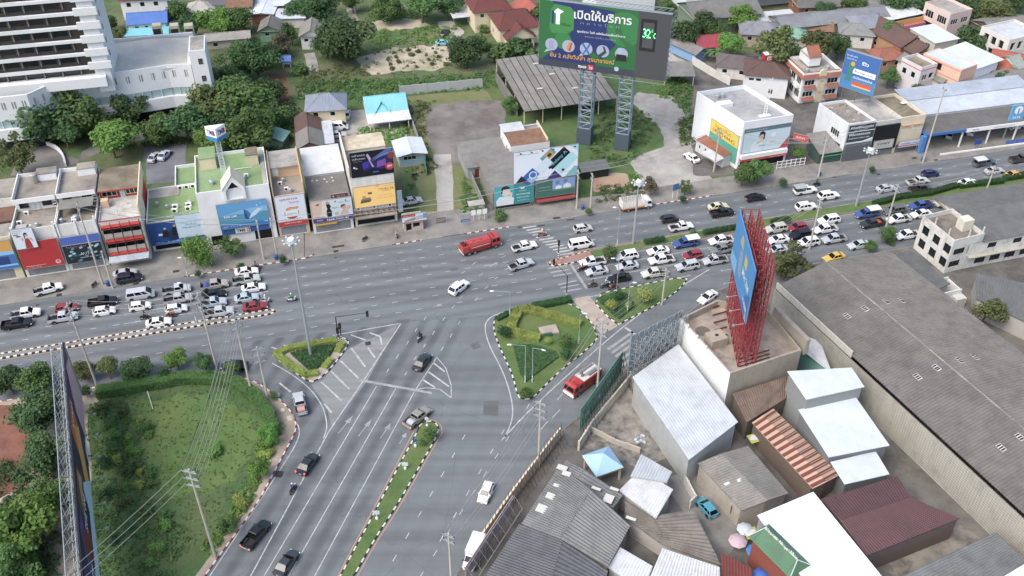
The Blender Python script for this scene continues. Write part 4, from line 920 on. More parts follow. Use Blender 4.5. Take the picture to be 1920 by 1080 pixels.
tank(oB,3.6,2.2,10.2,.55,1.3);tank(oA,3.5,15,12.9,.8,2.0,plain('#a59f92',.6,.3));box_on(oA,'scrap_heap',WCONC,.5,1.2,10.2,2.6,3.0,10.5)
RB='#b02a2c'
sign(UM(-53.0,173.9,2.3),7.6,6.3,RB,'big plain red shop banner with small white logo, left shop row',[(('rect',.0,.78,1,.785),'#c9504e'),(('disc',.86,.14,.075),'#e8d6d4'),(('disc',.86,.14,.055),RB)],[('บริการสินเชื่อ ติดต่อสอบถาม',.06,.09,.5,.05,'#e8dcd8'),('โทร สำนักงานใหญ่',.06,.03,.36,.035,'#e8dcd8'),('AIA',.83,.115,.07,.05,'#e8d6d4'),('พื้นที่ให้เช่า',.05,.72,.2,.03,'#dba6a2')],name='shop_banner',cat='sign')
sign(UM(-52.9,173.6,7.4),3.9,4.6,'#d3dde6','poster of a woman in a red dress above the red banner',[([(.45,.0),(.8,.0),(.76,.3),(.7,.5),(.54,.5),(.48,.3)],'#a52f37'),(('disc',.62,.66,.08),'#caa08a'),([(.52,.5),(.53,.74),(.6,.8),(.69,.77),(.72,.55),(.68,.7),(.58,.7),(.56,.5)],'#2a1d1d'),([(.4,.35),(.48,.48),(.46,.55),(.36,.5)],'#caa08a'),([(.72,.5),(.8,.4),(.84,.3),(.88,.42),(.8,.52)],'#caa08a'),(('rect',.07,.68,.28,.75),'#7d9a55'),(('rect',.18,.6,.38,.67),'#9c5a6c')],[('NEW LIFE STYLE',.06,.88,.45,.05,'#7f6f9a'),('โปรโมชั่นพิเศษ',.06,.8,.36,.05,'#a06a86')],name='wall_poster',cat='poster')
sign(UM(-44.9,173.9,6.6),7.2,1.8,'#4a66b6','plain blue fascia panel above the dark mechanical poster',[],[],name='shop_sign',cat='sign')
mech=[([(random.Random(i).random()*.9,random.Random(i+50).random()*.8),(random.Random(i).random()*.9+.09,random.Random(i+50).random()*.8+.05),(random.Random(i).random()*.9+.07,random.Random(i+50).random()*.8+.14),(random.Random(i).random()*.9-.01,random.Random(i+50).random()*.8+.1)],['#7fb0bf','#3d6473','#a7c3c9','#24404d','#5a8794','#1a262d'][i%6])for i in range(26)]
sign(UM(-44.9,173.8,2.2),7.2,4.3,'#1f2c33','dark teal poster crowded with machine shapes, left shop row',mech,[('AUTO',.4,.4,.35,.16,'#c3d6da'),('PREMIUM CAR AUDIO',.38,.24,.5,.06,'#b9cdd2'),('โปรโมชั่น',.1,.88,.5,.08,'#b77f92')],name='shop_poster',cat='poster')
# 4 red shophouse
o4=shop('red_shophouse','red and white shophouse with arched red balcony canopies and dirty roof terrace',-37.2,-29.2,174.6,8.6,10.0,wallm('#cfcac0',.6),{'F':[(.4,7.6,.2,2.5,'o'),(.35,7.65,3.1,5.6,'o'),(.35,7.65,6.5,9.0,'o')]},slabm('#c3c3c0','#aaa79f','#8d7d65',.4),.35)
box_on(o4,'terrace_edge',WRED,0,-.06,10.36,8,.2,10.46)
for s,y in enumerate((3.1,6.5)):
    for k in range(4):
        x=.45+k*1.8;box_on(o4,'balcony_front',wallm('#b9b3a8',.7),x,-.3,y,x+1.65,-.2,y+1.0)
        a=MB();pts=[(x-.05,0),(x+1.75,0),(x+1.75,.45)]+[(x+.85+.9*math.cos(t*.3142),.55-.35*math.sin(t*.3142))for t in range(1,10)]+[(x-.05,.45)]
        a.poly([(p,-.75,y+2.35+q*.9)for p,q in pts]);a.poly([(x-.05,-.75,y+2.75),(x+1.75,-.75,y+2.75),(x+1.75,0,y+3.0),(x-.05,0,y+3.0)]);a.go('arched_canopy',WRED,o4)
        fn=lambda s_,z,d:(s_,.42+d*.2,z);window(o4,fn,(x+.1,x+1.5,y+.2,y+2.1),fr=DARKF)
for k in range(4):
    x=.45+k*1.8;a=MB();a.poly([(x-.05,-.9,2.9),(x+1.75,-.9,2.9),(x+1.75,-.1,3.2),(x-.05,-.1,3.2)]).poly([(x-.05,-.9,2.6),(x+1.75,-.9,2.6),(x+1.75,-.9,2.9),(x-.05,-.9,2.9)]);a.go('arched_canopy',WRED,o4)
for k in range(5):box_on(o4,'steel_post',plain('#3a2f2c',.7),.3+k*1.82,-.86,2.5,.42+k*1.82,-.76,10.4)
aw=MB();corr(aw,(.2,-2.6,2.1),(7.9,-2.6,2.1),(0,2.5,.45),.04,.35);aw.go('awning',sheetm('#b8c4cc',.1),o4)
MB().box(.1,8.65,0,7.9,17.2,12.4).go('rear_storeys',WRED,o4);MB().box(-.1,7.7,12.4,8.1,17.3,12.6).go('rear_roof',SLABY,o4);MB().box(-.1,7.6,12.55,8.1,7.75,12.75).go('roof_edge',WRED,o4);MB().box(7.9,0,10.3,8.12,17.3,13.2).go('party_wall',WC,o4)
fn=lambda s_,z,d:(s_,8.58+d*.3,z)
for a,b in((.5,3.4),(5.1,7.6)):window(o4,fn,(a,b,10.9,12.1),fr=WHITE)
window(o4,fn,(4.0,4.9,10.1,12.2,'d',plain('#9cc0d0',.6)));box_on(o4,'roof_tank',WPEACH,.4,5.6,10.05,1.8,7.0,11.6)
for k in range(3):box_on(o4,'broken_post',WC,3.6+k*.7,2+k*2,10.0,3.75+k*.7,2.15+k*2,11.3)
# 5 low bank wing with green roof, two billboards in front
o5=shop('bank_annexe','low bank annexe with green roof and air conditioners, between red building and tall white bank',-28.9,-18.2,177.0,13.5,6.6,WW,{'F':[(.5,10,.1,2.6,'o')],'L':[]},GREENROOF,.5)
for x,y in((5.0,3.2),(5.1,4.8),(7.7,3.4),(7.8,4.8)):
    acunit(o5,x,y,6.65,1.35)
box_on(o5,'rail',WHITE,.6,1.2,7.2,10,1.26,7.26);box_on(o5,'rear_strip',SLAB,.2,10,6.62,6.5,13.2,6.75)
box_on(o5,'rear_block',WW,5.6,13.55,0,10.6,22,6.3);box_on(o5,'rear_block_roof',GREENROOF,5.8,13.8,6.3,10.4,21.8,6.4);box_on(o5,'rear_block_parapet',WW,5.6,21.8,6.3,10.6,22,7.1);box_on(o5,'rear_block_parapet',WW,5.6,13.6,6.3,5.8,21.8,7.1)
for k in range(3):acunit(o5,6.2+k*1.3,12.2,6.65,1.3)
sign(UM(-28.9,176.4,1.9),10.9,5.3,'#1c4a8a','dark blue billboard with two suited figures and a light swirl, under green roof',[([(.0,.0),(1,.0),(1,.2),(.5,.12)],'#2f77bd'),(('disc',.45,.35,.3),'#1a3c6e'),(('disc',.45,.35,.24),'#15305a'),([(.3,.05),(.6,.05),(.78,.3),(.6,.18)],'#4c97cf'),([(.24,.3),(.36,.3),(.35,.62),(.26,.62)],'#1b222c'),(('disc',.305,.7,.05),'#c2a08c'),([(.42,.32),(.54,.32),(.53,.7),(.44,.7)],'#141a22'),(('disc',.485,.78,.05),'#c2a08c'),(('rect',.17,.4,.24,.5),'#dfe8ee')],[('LIVE & GO',.1,.06,.14,.05,'#d5e2ee'),('f o t y',.3,.06,.3,.05,'#d5e2ee')])
sign(UM(-23.2,176.0,3.1),5.8,5.4,'#c2d5e2','pale blue leaning billboard with small blue lettering, in front of white bank',[],[('เปิดให้บริการใหม่ที่สาขานี้',.12,.66,.74,.05,'#6f9cc0'),('ปลดล็อค',.32,.53,.34,.08,'#4d86b4'),('TMB ABSOLUTE',.18,.4,.62,.07,'#4d86b4')])
# 6 tall white bank with gabled dormer and roof sign
o6=shop('bank_building','tall white bank with pointed gable dormer and green flat roof',-18.0,-3.6,175.6,15.5,12.6,WW,{'F':[(1.0,4.5,.1,2.6,'s',DARKGLASS),(9.8,13.6,.1,2.6,'s',DARKGLASS)],'R':[(4,5,8,9.4),(9,10,8,9.4)]},GREENROOF,.7)
dm=MB();dx0,dx1,dz=5.2,9.6,13.3
prof=[(dx0,10.9),(dx1,10.9),(dx1,13.6),((dx0+dx1)/2,16.4),(dx0,13.6)]
for y0_,y1_ in((-.5,3.4),):
    n=len(prof)
    for i in range(n):j=(i+1)%n;dm.poly([(prof[i][0],y0_,prof[i][1]),(prof[j][0],y0_,prof[j][1]),(prof[j][0],y1_,prof[j][1]),(prof[i][0],y1_,prof[i][1])])
    dm.poly([(x,y1_,z)for x,z in prof]);inn=[((x-7.4)*.72+7.4,(z-12.4)*.72+12.2)for x,z in prof]
    for i in range(n):j=(i+1)%n;dm.poly([(prof[i][0],y0_,prof[i][1]),(prof[j][0],y0_,prof[j][1]),(inn[j][0],y0_,inn[j][1]),(inn[i][0],y0_,inn[i][1])])
    MB().poly([(x,y0_+.8,z)for x,z in inn]).go('dormer_recess',plain('#22282a',.7),o6)
dm.go('dormer',WW,o6);MB().poly([(dx0-.2,-.7,13.45),(7.4,-.7,16.55),(7.4,3.6,16.55),(dx0-.2,3.6,13.45)]).poly([(7.4,-.7,16.55),(dx1+.2,-.7,13.45),(dx1+.2,3.6,13.45),(7.4,3.6,16.55)]).go('dormer_roof',wallm('#d9cdb4',.3),o6)
box_on(o6,'stair_head',WC,1.2,10,12.6,4.4,14.8,15.2);box_on(o6,'stair_head_roof',GREENROOF,1.1,9.9,15.2,4.5,14.9,15.35);box_on(o6,'stair_door',plain('#c58e52',.6),4.42,11.2,12.7,4.47,12.6,14.6);box_on(o6,'lift_room',WC,10.6,9.4,12.6,13.0,12.6,15.0);box_on(o6,'lift_room_roof',SLABY,10.5,9.3,15.0,13.1,12.7,15.15);box_on(o6,'parapet_pipe',WHITE,7.5,8.3,12.8,11.5,8.4,12.9)
box_on(o6,'side_gutter',SLAB,13.3,.8,12.62,14.1,14.8,12.9);box_on(o6,'fascia_band',plain('#2d5c97',.5),3.4,-.28,2.6,13.0,-.02,4.0)
sg=ub('rooftop_sign','triangular white and blue bank sign on a lattice mast above the green roof',-12.0,180.0,'sign',dz=12.6)
lt=MB()
for x in(-.45,.45):
    for y in(-.3,.3):lt.tube((x,y,0),(x,y,10),.07,n=5)
for k in range(16):lt.tube((-.45,-.3,.6*k+.3),(.45,-.3,.6*k+.3),.045,n=4).tube((-.45,.3,.6*k+.3),(.45,.3,.6*k+.3),.045,n=4)
lt.go('mast',plain('#c9d6da',.5),sg);tri_=[(-1.9,-.7),(0.1,-1.9),(2.0,-.5),(.1,1.4)]
MB().prism([(-1.9,0),(.1,-1.8),(2.0,.0)],10.9,12.9).go('sign_box',WHITE,sg);MB().prism([(-1.9,0.02),(.1,-1.83),(2.0,.02)],10.0,10.9).go('sign_base',plain('#2f7fb8',.5),sg);MB().prism([(-1.85,0),(.1,-1.75),(1.95,.0)],12.9,12.98).go('sign_cap',plain('#dfe2e4',.6),sg)
for(ax,ay),(bx,by)in(((-1.9,0),(.1,-1.8)),((.1,-1.8),(2.0,0))):
    a=math.atan2(by-ay,bx-ax);fr_=Vector((ax,ay,0)).lerp(Vector((bx,by,0)),.15);t=put_text(sg,'TMB',fr_.x+.03*math.sin(a),fr_.y-.03*math.cos(a),11.3,1.8,1.1,'#2c4f9a',.02);t.rotation_euler=(0,0,a)
    fr_=Vector((ax,ay,0)).lerp(Vector((bx,by,0)),.72);t=put_text(sg,'B',fr_.x+.05*math.sin(a),fr_.y-.05*math.cos(a),11.3,.5,1.1,'#b8303a',.03);t.rotation_euler=(0,0,a)
sea=[(('rect',0,.0,1,.16),'#2a78b8'),(('rect',0,.16,1,.52),'#4f93b4'),(('rect',0,.52,1,1),'#5b9fd0'),([(.0,.5),(.3,.56),(.6,.5),(1,.55),(1,.75),(.5,.7)],'#7db6da'),([(.52,.3),(.6,.28),(.58,.5),(.52,.72)],'#235089'),([(.53,.72),(.59,.32),(.66,.42),(.6,.62)],'#3b74ad'),([(.6,.3),(.75,.42),(.9,.66),(.8,.68),(.66,.5)],'#bcd8e8'),([(.78,.8),(.8,.78),(.81,.8),(.8,.84)],'#e3eef4'),([(.88,.74),(.9,.72),(.91,.75)],'#e3eef4'),([(.86,.87),(.88,.85),(.89,.88)],'#e3eef4')]
sign(UM(-14.6,175.05,4.2),9.9,6.0,'#4f93b4','large sea-blue billboard with a sailing boat on the white bank front',sea,[('TMB SME',.1,.44,.27,.08,'#e8f0f4',.01),('TMB',.88,.1,.09,.05,'#e8f0f4'),('LIKE',.05,.05,.1,.05,'#e8f0f4'),('f o t y',.2,.05,.22,.05,'#e8f0f4')])
sign(UM(-11.9,175.2,2.75),3.0,1.15,'#d4d4cf','small white bank name plate under the sea-blue billboard',[(('rect',.78,.1,.98,.9),'#b33240')],[('TMB',.08,.2,.62,.6,'#3a3f48',.02),('B',.82,.25,.12,.5,'#e8e4e0')],name='name_plate',cat='sign')
# 7 narrow beige shophouse
o7=shop('shophouse','narrow peach shophouse with stained roof behind the tall white advert',-3.2,3.2,175.6,8.2,9.6,WPEACH,{'F':[(.4,5.8,.1,2.4,'s')]},SLABD,.4)
MB().box(.1,8.25,0,6.3,15,12.0).go('rear_storeys',WPEACH,o7);MB().box(0,7.8,12.0,6.4,15.1,12.2).go('rear_roof',SLAB,o7);box_on(o7,'rear_door',WHITE,.6,8.18,9.7,1.8,8.24,11.8)
for x in(-.02,6.2):box_on(o7,'party_wall',WPEACH,x,0,10.0,x+.2,15.1,12.6)
sign(UM(-3.0,175.15,2.7),6.0,7.4,'#d5dbe4','tall white advert with red ring and red foot on the narrow shophouse',[(('disc',.5,.42,.2),'#b93b40'),(('rect',.28,.3,.72,.54),'#d9e6e4'),([(.3,.5),(.74,.56),(.76,.62),(.4,.6)],'#d98a3a'),(('rect',0,0,1,.16),'#b8312f')],[('บุญถาวร',.16,.84,.6,.07,'#b03038',.012),('โคราช',.45,.74,.34,.07,'#7a78a6',.0),('บุญถาวร',.34,.37,.32,.05,'#3f7a76'),('SALE',.4,.535,.3,.05,'#e9d9c4'),('ศูนย์รวม กระเบื้อง',.1,.2,.7,.045,'#9a7a3e'),('044-000-456',.2,.07,.6,.05,'#f0dedb')])
# 8 grey roofed clinic
o8=shop('shophouse','shophouse with dark corrugated front roof and white rear roof, clinic advert below',3.9,12.4,174.8,8.6,7.6,WD,{'F':[(.5,8,.1,2.4,'s')]},SLABD,.0)
roof_mono(o8,8.5,8.4,7.7,8.9,sheetm('#76746f',.15,.7),.05);box_on(o8,'rear_block',WW,.1,8.9,0,8.4,18.5,9.0);roof_mono(o8,8.3,9.7,9.1,10.4,sheetm('#cdd0d0',.0,.5,0,.2),.1,y0=8.9,x0=.1)
for k,(x,y)in enumerate(((1.2,6.8),(2.2,6.7),(3.8,6.8),(5.4,7.0),(4.2,5.8),(5.5,5.9))):box_on(o8,'roof_patch',plain('#b9b7b0',.7),x,y,7.78+y*.143,x+.4,y+.5,7.83+y*.143)
box_on(o8,'yellow_canopy',plain('#b98f3c',.6),.6,-.7,2.3,5.0,-.05,2.5)
face_=[(('rect',0,0,1,.2),'#4b3f78'),(('rect',0,.2,.32,1),'#dccfbd'),([(.0,.2),(.14,.2),(.24,.5),(.28,1),(.0,1)],'#d5b9a2'),([(.1,.82),(.16,.88),(.22,.84),(.16,.8)],'#4a3a33'),([(.36,.22),(.47,.22),(.49,.45),(.45,.6),(.48,.7),(.42,.88),(.36,.8),(.38,.6),(.35,.45)],'#1f1f22'),(('disc',.4,.87,.07),'#b88f78'),([(.68,.24),(.9,.26),(.88,.42),(.8,.5),(.74,.42)],'#d0ab92'),(('disc',.79,.58,.09),'#caa08a'),([(.71,.55),(.72,.68),(.8,.72),(.86,.66),(.8,.66),(.74,.6)],'#2e2320'),([(.86,.45),(.96,.5),(.94,.66),(.86,.6)],'#d0ab92'),(('disc',.6,.33,.08),'#9cc0bd'),(('disc',.6,.33,.045),'#cfae5e'),(('rect',.58,.86,.61,.92),'#23262e'),(('rect',.84,.86,.87,.92),'#23262e')]
sign(UM(4.1,174.35,2.9),8.4,5.3,'#cbd6da','clinic billboard with close-up face, woman in black and purple phone strip',face_,[('APEX',.08,.07,.17,.08,'#d9d6e6'),('0888-7000-43',.33,.04,.55,.085,'#eceaf2',.012),('ชั้น 2 เดอะมอลล์ โคราช โทร',.33,.145,.5,.035,'#d9d6e6'),('โซเวน',.5,.58,.14,.08,'#7a5fa0',.01),('ยกกระชับ',.06,.24,.24,.06,'#4f5d7c'),('ลดราคา 1 แถม 1',.68,.8,.26,.06,'#6d7480')])
sign(UM(8.4,174.6,8.3),3.5,.9,'#6b2b33','small maroon name board above the clinic billboard',[(('disc',.14,.5,.22),'#caa9a4')],[('บริษัท คลินิก',.34,.5,.5,.22,'#d9bdb8'),('APEX GROUP',.34,.18,.5,.18,'#d9bdb8')],name='name_board',cat='sign')
# 9 tall shophouse with two stacked screens
o9=shop('shophouse','tall shophouse carrying a purple concert advert above a yellow advert',12.8,21.9,175.2,9.5,11.6,WD,{'F':[(.5,8.6,.1,2.6,'o')],'L':[(3,3.8,8,9.2)]},SLABD,.6)
MB().box(.1,9.55,0,9.0,15.5,13.2).go('rear_storeys',wallm('#dcd0b2',.5),o9);MB().box(0,9.4,13.2,9.1,15.6,13.4).go('rear_roof',slabm('#d6cbb0','#bfae90','#9c8d74',.4),o9);MB().box(-.12,0,11.7,.1,15.6,14.6).go('party_wall',wallm('#d5cfc2',.6),o9)
fr9=MB()
for x in(.3,3.2,6.1,8.9):fr9.tube((x,.2,12),(x,.2,17.6),.08,n=5).tube((x,3.2,11.7),(x,.2,17.2),.06,n=5)
for z in(12.2,14.2,16.2):fr9.tube((.3,.2,z),(8.9,.2,z),.05,n=4)
fr9.go('sign_frame',plain('#6b4a3e',.7),o9);sg_=MB()
for k in range(8):sg_.box(.4+k*1.15,-.75,2.9,.5+k*1.15,-.1,3.9)
sg_.box(.2,-.8,3.9,9,-.7,4.1).box(.2,-.8,3.3,9,-.7,3.4);sg_.go('gantry',sheetm('#7a5030',.6),o9);box_on(o9,'awning',SLABD,.1,-1.6,2.6,9,-.1,2.85)
conc=[([(.28,.2),(.95,.1),(1,.9),(.6,.6),(.34,.55)],'#2c2660'),([(.42,.6),(.98,.92),(.98,1),(.85,1)],'#6a5f9c'),([(.45,.55),(.75,.82),(1,.9),(1,.84),(.72,.72)],'#3f86c0'),([(.6,.3),(.82,.36),(.82,.62),(.62,.55)],'#7d4fa0'),([(.28,.3),(.42,.36),(.42,.6),(.27,.56)],'#3d3a9c'),([(.38,.85),(.42,.9),(.48,.7),(.46,.6),(.54,.35),(.5,.34),(.44,.58)],'#b9a0c4'),([(.0,.0),(1,.0),(1,.3),(.7,.22),(.5,.3),(.3,.2),(.1,.3),(.0,.2)],'#14131f'),(('rect',.5,.12,.64,.16),'#4a6ad0'),(('disc',.95,.72,.13),'#8a3a34'),(('disc',.9,.3,.15),'#c03a44'),(('disc',.08,.4,.04),'#d8d8dc'),(('disc',.13,.36,.03),'#c8c8cc')]
sign(UM(13.2,175.15,12.1),8.9,5.9,'#191826','dark purple night concert billboard with round red badge, top of tall shophouse',conc,[('กล้าแรก',.05,.84,.3,.08,'#dcdce4'),('กล้าแตก',.05,.7,.3,.08,'#dcdce4'),('คว้าประสบการณ์',.07,.62,.2,.04,'#a8a8b8'),('SPY',.845,.245,.11,.11,'#f0e4e4',.02)])
sign(UM(13.1,174.6,5.0),8.7,5.0,'#cfa85c','yellow LED billboard with upside-down lettering on the tall shophouse',[([(.14,.2),(.38,.22),(.42,.34),(.16,.34)],'#4a4a34'),([(.16,.34),(.42,.34),(.38,.46),(.2,.44)],'#6d6a48'),([(.2,.42),(.28,.44),(.28,.56),(.2,.54)],'#9a7c44'),(('rect',.34,.6,.44,.7),'#5f4a34'),(('rect',.54,.92,.62,.98),'#c0763a'),(('rect',.25,.7,.31,.78),'#cf8f4c')],[],glow=.25)
yb=bpy.data.objects['billboard']if False else None
lb=[o_ for o_ in bpy.data.objects if o_.get('label','').startswith('yellow LED')][0]
for s,x,z,w_,h_,c in(('BLTBGC',.96,.84,-.36,-.12,'#6d4a2c'),('สบู่ดำสมุนไพร',.98,.96,-.26,-.06,'#6f7a3a'),('NATURAL HERB',.9,.7,-.2,-.04,'#8a6a3a'),('SOAP 100 % PURE',.94,.5,-.34,-.04,'#8a5a3a'),('045 000 222',.96,.38,-.4,-.04,'#9a4a34')):put_text(lb,s,x*8.7,-.06,z*5.0,w_*8.7,h_*5.0,plain(c,.55,emit=.25))
sign(UM(22.1,173.6,3.2)@Matrix.Rotation(R(0),4,'Z'),.9,5.2,'#8fa3b4','narrow vertical blue-grey sign beside the yellow billboard',[(('rect',.1,.05,.9,.95),'#7d94a8')],[],name='vertical_sign',cat='sign')
# 10 kiosk, rear sheds and gate beside the lane
k_=ub('kiosk','small roadside kiosk with red and white property board on top',22.6,170.4,'kiosk');walls(k_,4.2,3.2,2.5,{'F':[(.4,1.6,.1,2,'o'),(1.9,3.4,.8,2,'o')]},wallm('#b9ada0',.5),parapet=.2,roofmat=SLAB)
box_on(k_,'brick_side',wallm('#a55a3e',.5),4.02,-.02,0,4.24,1.2,2.6)
sign(UM(22.2,170.1,2.5),5.2,2.0,'#d6dadc','red and white property advert with houses on the kiosk front',[(('rect',0,0,1,.08),'#b83a3e'),(('rect',0,.66,.55,1),'#b3343a'),([(.1,.12),(.5,.2),(.7,.5),(.5,.55),(.1,.3)],'#7f8f86'),([(.55,.2),(.95,.3),(.95,.62),(.75,.75),(.55,.6)],'#a9b6c2'),(('rect',.86,.3,1,.9),'#6f93b8')],[('เปิดจองแล้ววันนี้',.05,.74,.46,.16,'#f2e2e0')],name='kiosk_sign',cat='sign')
ga=E('gate_wall','grey boundary wall with small white noticeboards beside the lane entrance','wall',g(862,418),ROAD);MB().box(0,0,0,6.2,.2,2.2).go('wall',WCONC,ga)
for k in range(3):box_on(ga,'noticeboard',WHITE,2.6+k*1.25,-.12,1.5,3.6+k*1.25,-.04,2.7);box_on(ga,'noticeboard_post',WHITE,3.0+k*1.25,-.1,0,3.1+k*1.25,-.03,1.5)
sign(Matrix.Translation(g(864,416,1.2))@Matrix.Rotation(A_,4,'Z')@Matrix.Translation((0,-.3,0)),1.9,.7,'#2f6cae','small blue direction board on the grey lane wall',[],[('มหาวิทยาลัย',.1,.25,.8,.5,'#e6eef4')],name='direction_sign',cat='sign',th=.06)
sr=E('notice_shelter','little rusty sheet roof over the noticeboards by the lane','shelter',g(880,408),ROAD);roof_mono(sr,3.6,1.6,2.9,3.2,sheetm('#b5b0a6',.4),.0)
for x in(.1,3.4):box_on(sr,'post',GALV,x,.2,0,x+.1,.3,2.95)
for px_,py_ in((830,416),(843,413)):
    gt=E('gate','dark barred gate leaf left of the pale gate at the lane mouth' if px_==830 else 'pale barred gate leaf right of the dark gate at the lane mouth','gate',g(px_-12,py_+4),ROAD)
    b_=MB()
    for k in range(9):b_.box(k*.25,0,.1,k*.25+.06,.06,1.3)
    b_.go('bars',DARKF if px_==830 else GALV,gt);MB().box(0,-.01,.1,2.1,.07,.18).box(0,-.01,1.25,2.1,.07,1.35).go('rails',DARKF if px_==830 else GALV,gt)

rc=random.Random(12)
for ob,W,D,H in((oA,7.8,8,10.2),(oB,7,3,10.2),(o5,10,9,6.65),(o6,13,9,12.65),(o7,5.8,7,9.65),(o9,8.4,8.5,11.65)):  # roof clutter
    for k in range(5):
        x,y=rc.uniform(.6,W-1.2),rc.uniform(1.2,D-.6);j=rc.random()
        if j<.35:acunit(ob,x,y,H,1.1)
        elif j<.55:tank(ob,x,y,H,.4,.9)
        else:box_on(ob,'roof_pipe',GALV,x,y,H+.05,min(W-.3,x+rc.uniform(1,3)),y+.08,H+.15)
for ob,W in((oA,8),(oB,7.4),(o7,6.3),(o8,8.4),(o9,9)):
    for k in range(3):acunit(ob,.6+k*(W-1.6)/2.2,-.42,2.75 if ob is not o9 else 4.2,1.0)
# ------------------------------------------------------------------ middle of the far side: low shop with adverts, sheds, great billboard
GREYSH=sheetm('#87857f',.15,.75);DARKSH=sheetm('#6c6a66',.1,.75);WHITESH=sheetm('#cdd5da',.0,.45,0,.12);PALESH=sheetm('#c9cdce',.05,.5,0,.25);BROWNSH=sheetm('#6a5149',.2,.7);REDTILE=sheetm('#6f3a34',.1,.7);ORTILE=sheetm('#a0634c',.1,.7);BLUESH=sheetm('#4f79c4',.0,.5,0,.15);CYANSH=sheetm('#79c6d0',.0,.5,0,.15);RUSTSH=sheetm('#8d6a52',.7,.8);GREENSH=sheetm('#7fae94',.1,.6);SLATE=sheetm('#8b94a3',.05,.6,0,.2)
def hs(x,y,H,W,D,rise,roof,wall,label,along='x',hip=0.0,rz=15.2,**k):return house((x,y),(x+10,y-1),H,D,H,rise,roof,wall,label,along,hip,W=W,rz=rz,**k)
def flat(x,y,H,W,D,roofm,wallm_,label,rz=15.2,opens=None,parapet=.5,name='building',cat='building',**k):
    o=E(name,label,cat,Vector((*g(x,y,H).xy,0)),rz);walls(o,W,D,H,opens or{},wallm_,parapet=parapet,roofmat=roofm,**k);return o
ms=ub('low_shop','low dark shop with grey corrugated roofs under the white diamond-pattern advert',42.8,173.6);walls(ms,19.5,12,4.6,{'F':[(.6,8.6,.1,2.2,'s',DARKF),(9.6,18.8,.1,2.2,'s',DARKF)],'R':[(2,3.2,1,2.2)]},wallm('#8a867e',.8))
roof_mono(ms,8.6,17,4.4,4.9,GREYSH,.1);roof_mono(ms,10.6,11.6,4.7,6.4,DARKSH,.1,x0=8.8)
box_on(ms,'red_awning',plain('#9c4640',.7),9.7,-1.5,1.2,18.6,-.15,1.5)
rb=ub('rear_house','white two-storey block with rusty roof behind the diamond-pattern advert',51.0,189.2,'building');walls(rb,9.5,9,6.0,{'L':[(1.2,1.9,3.4,4.8),(5.2,6.1,3.4,4.8)]},WW,parapet=.2);roof_mono(rb,9.3,6,6.25,6.7,RUSTSH,.0,x0=.1);roof_mono(rb,5,3.4,6.8,7.0,PALESH,.2,y0=6);box_on(rb,'roof_wall',WC,8.9,0,6,9.1,9,7.1)
ls=ub('shed','grey sheet-metal shed with red doors beside the vacant lot',40.4,187.5,'shed');walls(ls,10.2,10.5,3.2,{'F':[(1.6,2.8,.1,2.6,'d',plain('#7d3f36',.7)),(4.2,5.0,.1,2.6,'d',plain('#7d3f36',.7)),(7,8.4,.1,2.6,'d',plain('#7d3f36',.7))]},wallm('#9aa0a2',.5));roof_mono(ls,10.2,10.5,3.25,3.9,GREYSH,.35)
dia=lambda cx,cz,a,b,th=43:[(cx+(p*math.cos(R(th))-q*math.sin(R(th)))/14.4,cz+(p*math.sin(R(th))+q*math.cos(R(th)))/7.6)for p,q in((-a,-b),(a,-b),(a,b),(-a,b))]
sign(UM(47.3,172.7,6.7),14.4,7.6,'#dfe6ee','white phone advert with tilted blue, teal and black diamonds above the low shop',[(dia(.53,.77,1.7,.85),'#4fa0a8'),(dia(.55,.78,.9,.8),'#c79a4c'),(dia(.55,.78,.45,.4),'#3a3836'),(dia(.69,.64,2.7,1.1),'#15181d'),(dia(.82,.45,2.6,1.15),'#a8dce0'),(dia(.45,.42,2.2,1.15),'#cfe0ea'),(dia(.25,.15,1.9,1.2),'#3a64b0'),(dia(.29,.08,1.0,.8),'#8fbad8'),(('disc',.3,.2,.12),'#dfe6ee'),(('disc',.3,.2,.09),'#3f74bc'),([(.03,.0),(.22,.0),(.12,.22)],'#2b2e33'),([(.52,.0),(.76,.0),(.64,.26)],'#3d3780'),([(.8,.0),(1,.0),(1,.3),(.95,.32)],'#73b8c0'),([(.86,1),(1,.8),(1,1)],'#9fdcdc'),(dia(.56,.37,.28,.28),'#24272c'),(dia(.77,.24,.28,.28),'#24272c')],[('SAMSUNG Galaxy A80',.03,.88,.35,.04,'#5f6672')])
gl=[o_ for o_ in bpy.data.objects if o_.get('label','').startswith('white phone advert')][0]
t_=put_text(gl,'Galaxy A',.605*14.4,-.14,.38*7.6,4.6,1.0,'#5fc0cc',.015);t_.rotation_euler=(0,-R(43),0)
for k in range(6):
    lm=MB();lm.tube((1+k*2.4,0,7.6),(1.2+k*2.4,-1.1,7.9),.03).box(1.05+k*2.4,-1.35,7.75,1.4+k*2.4,-1.05,7.95);lm.go('floodlight',DARKF,gl)
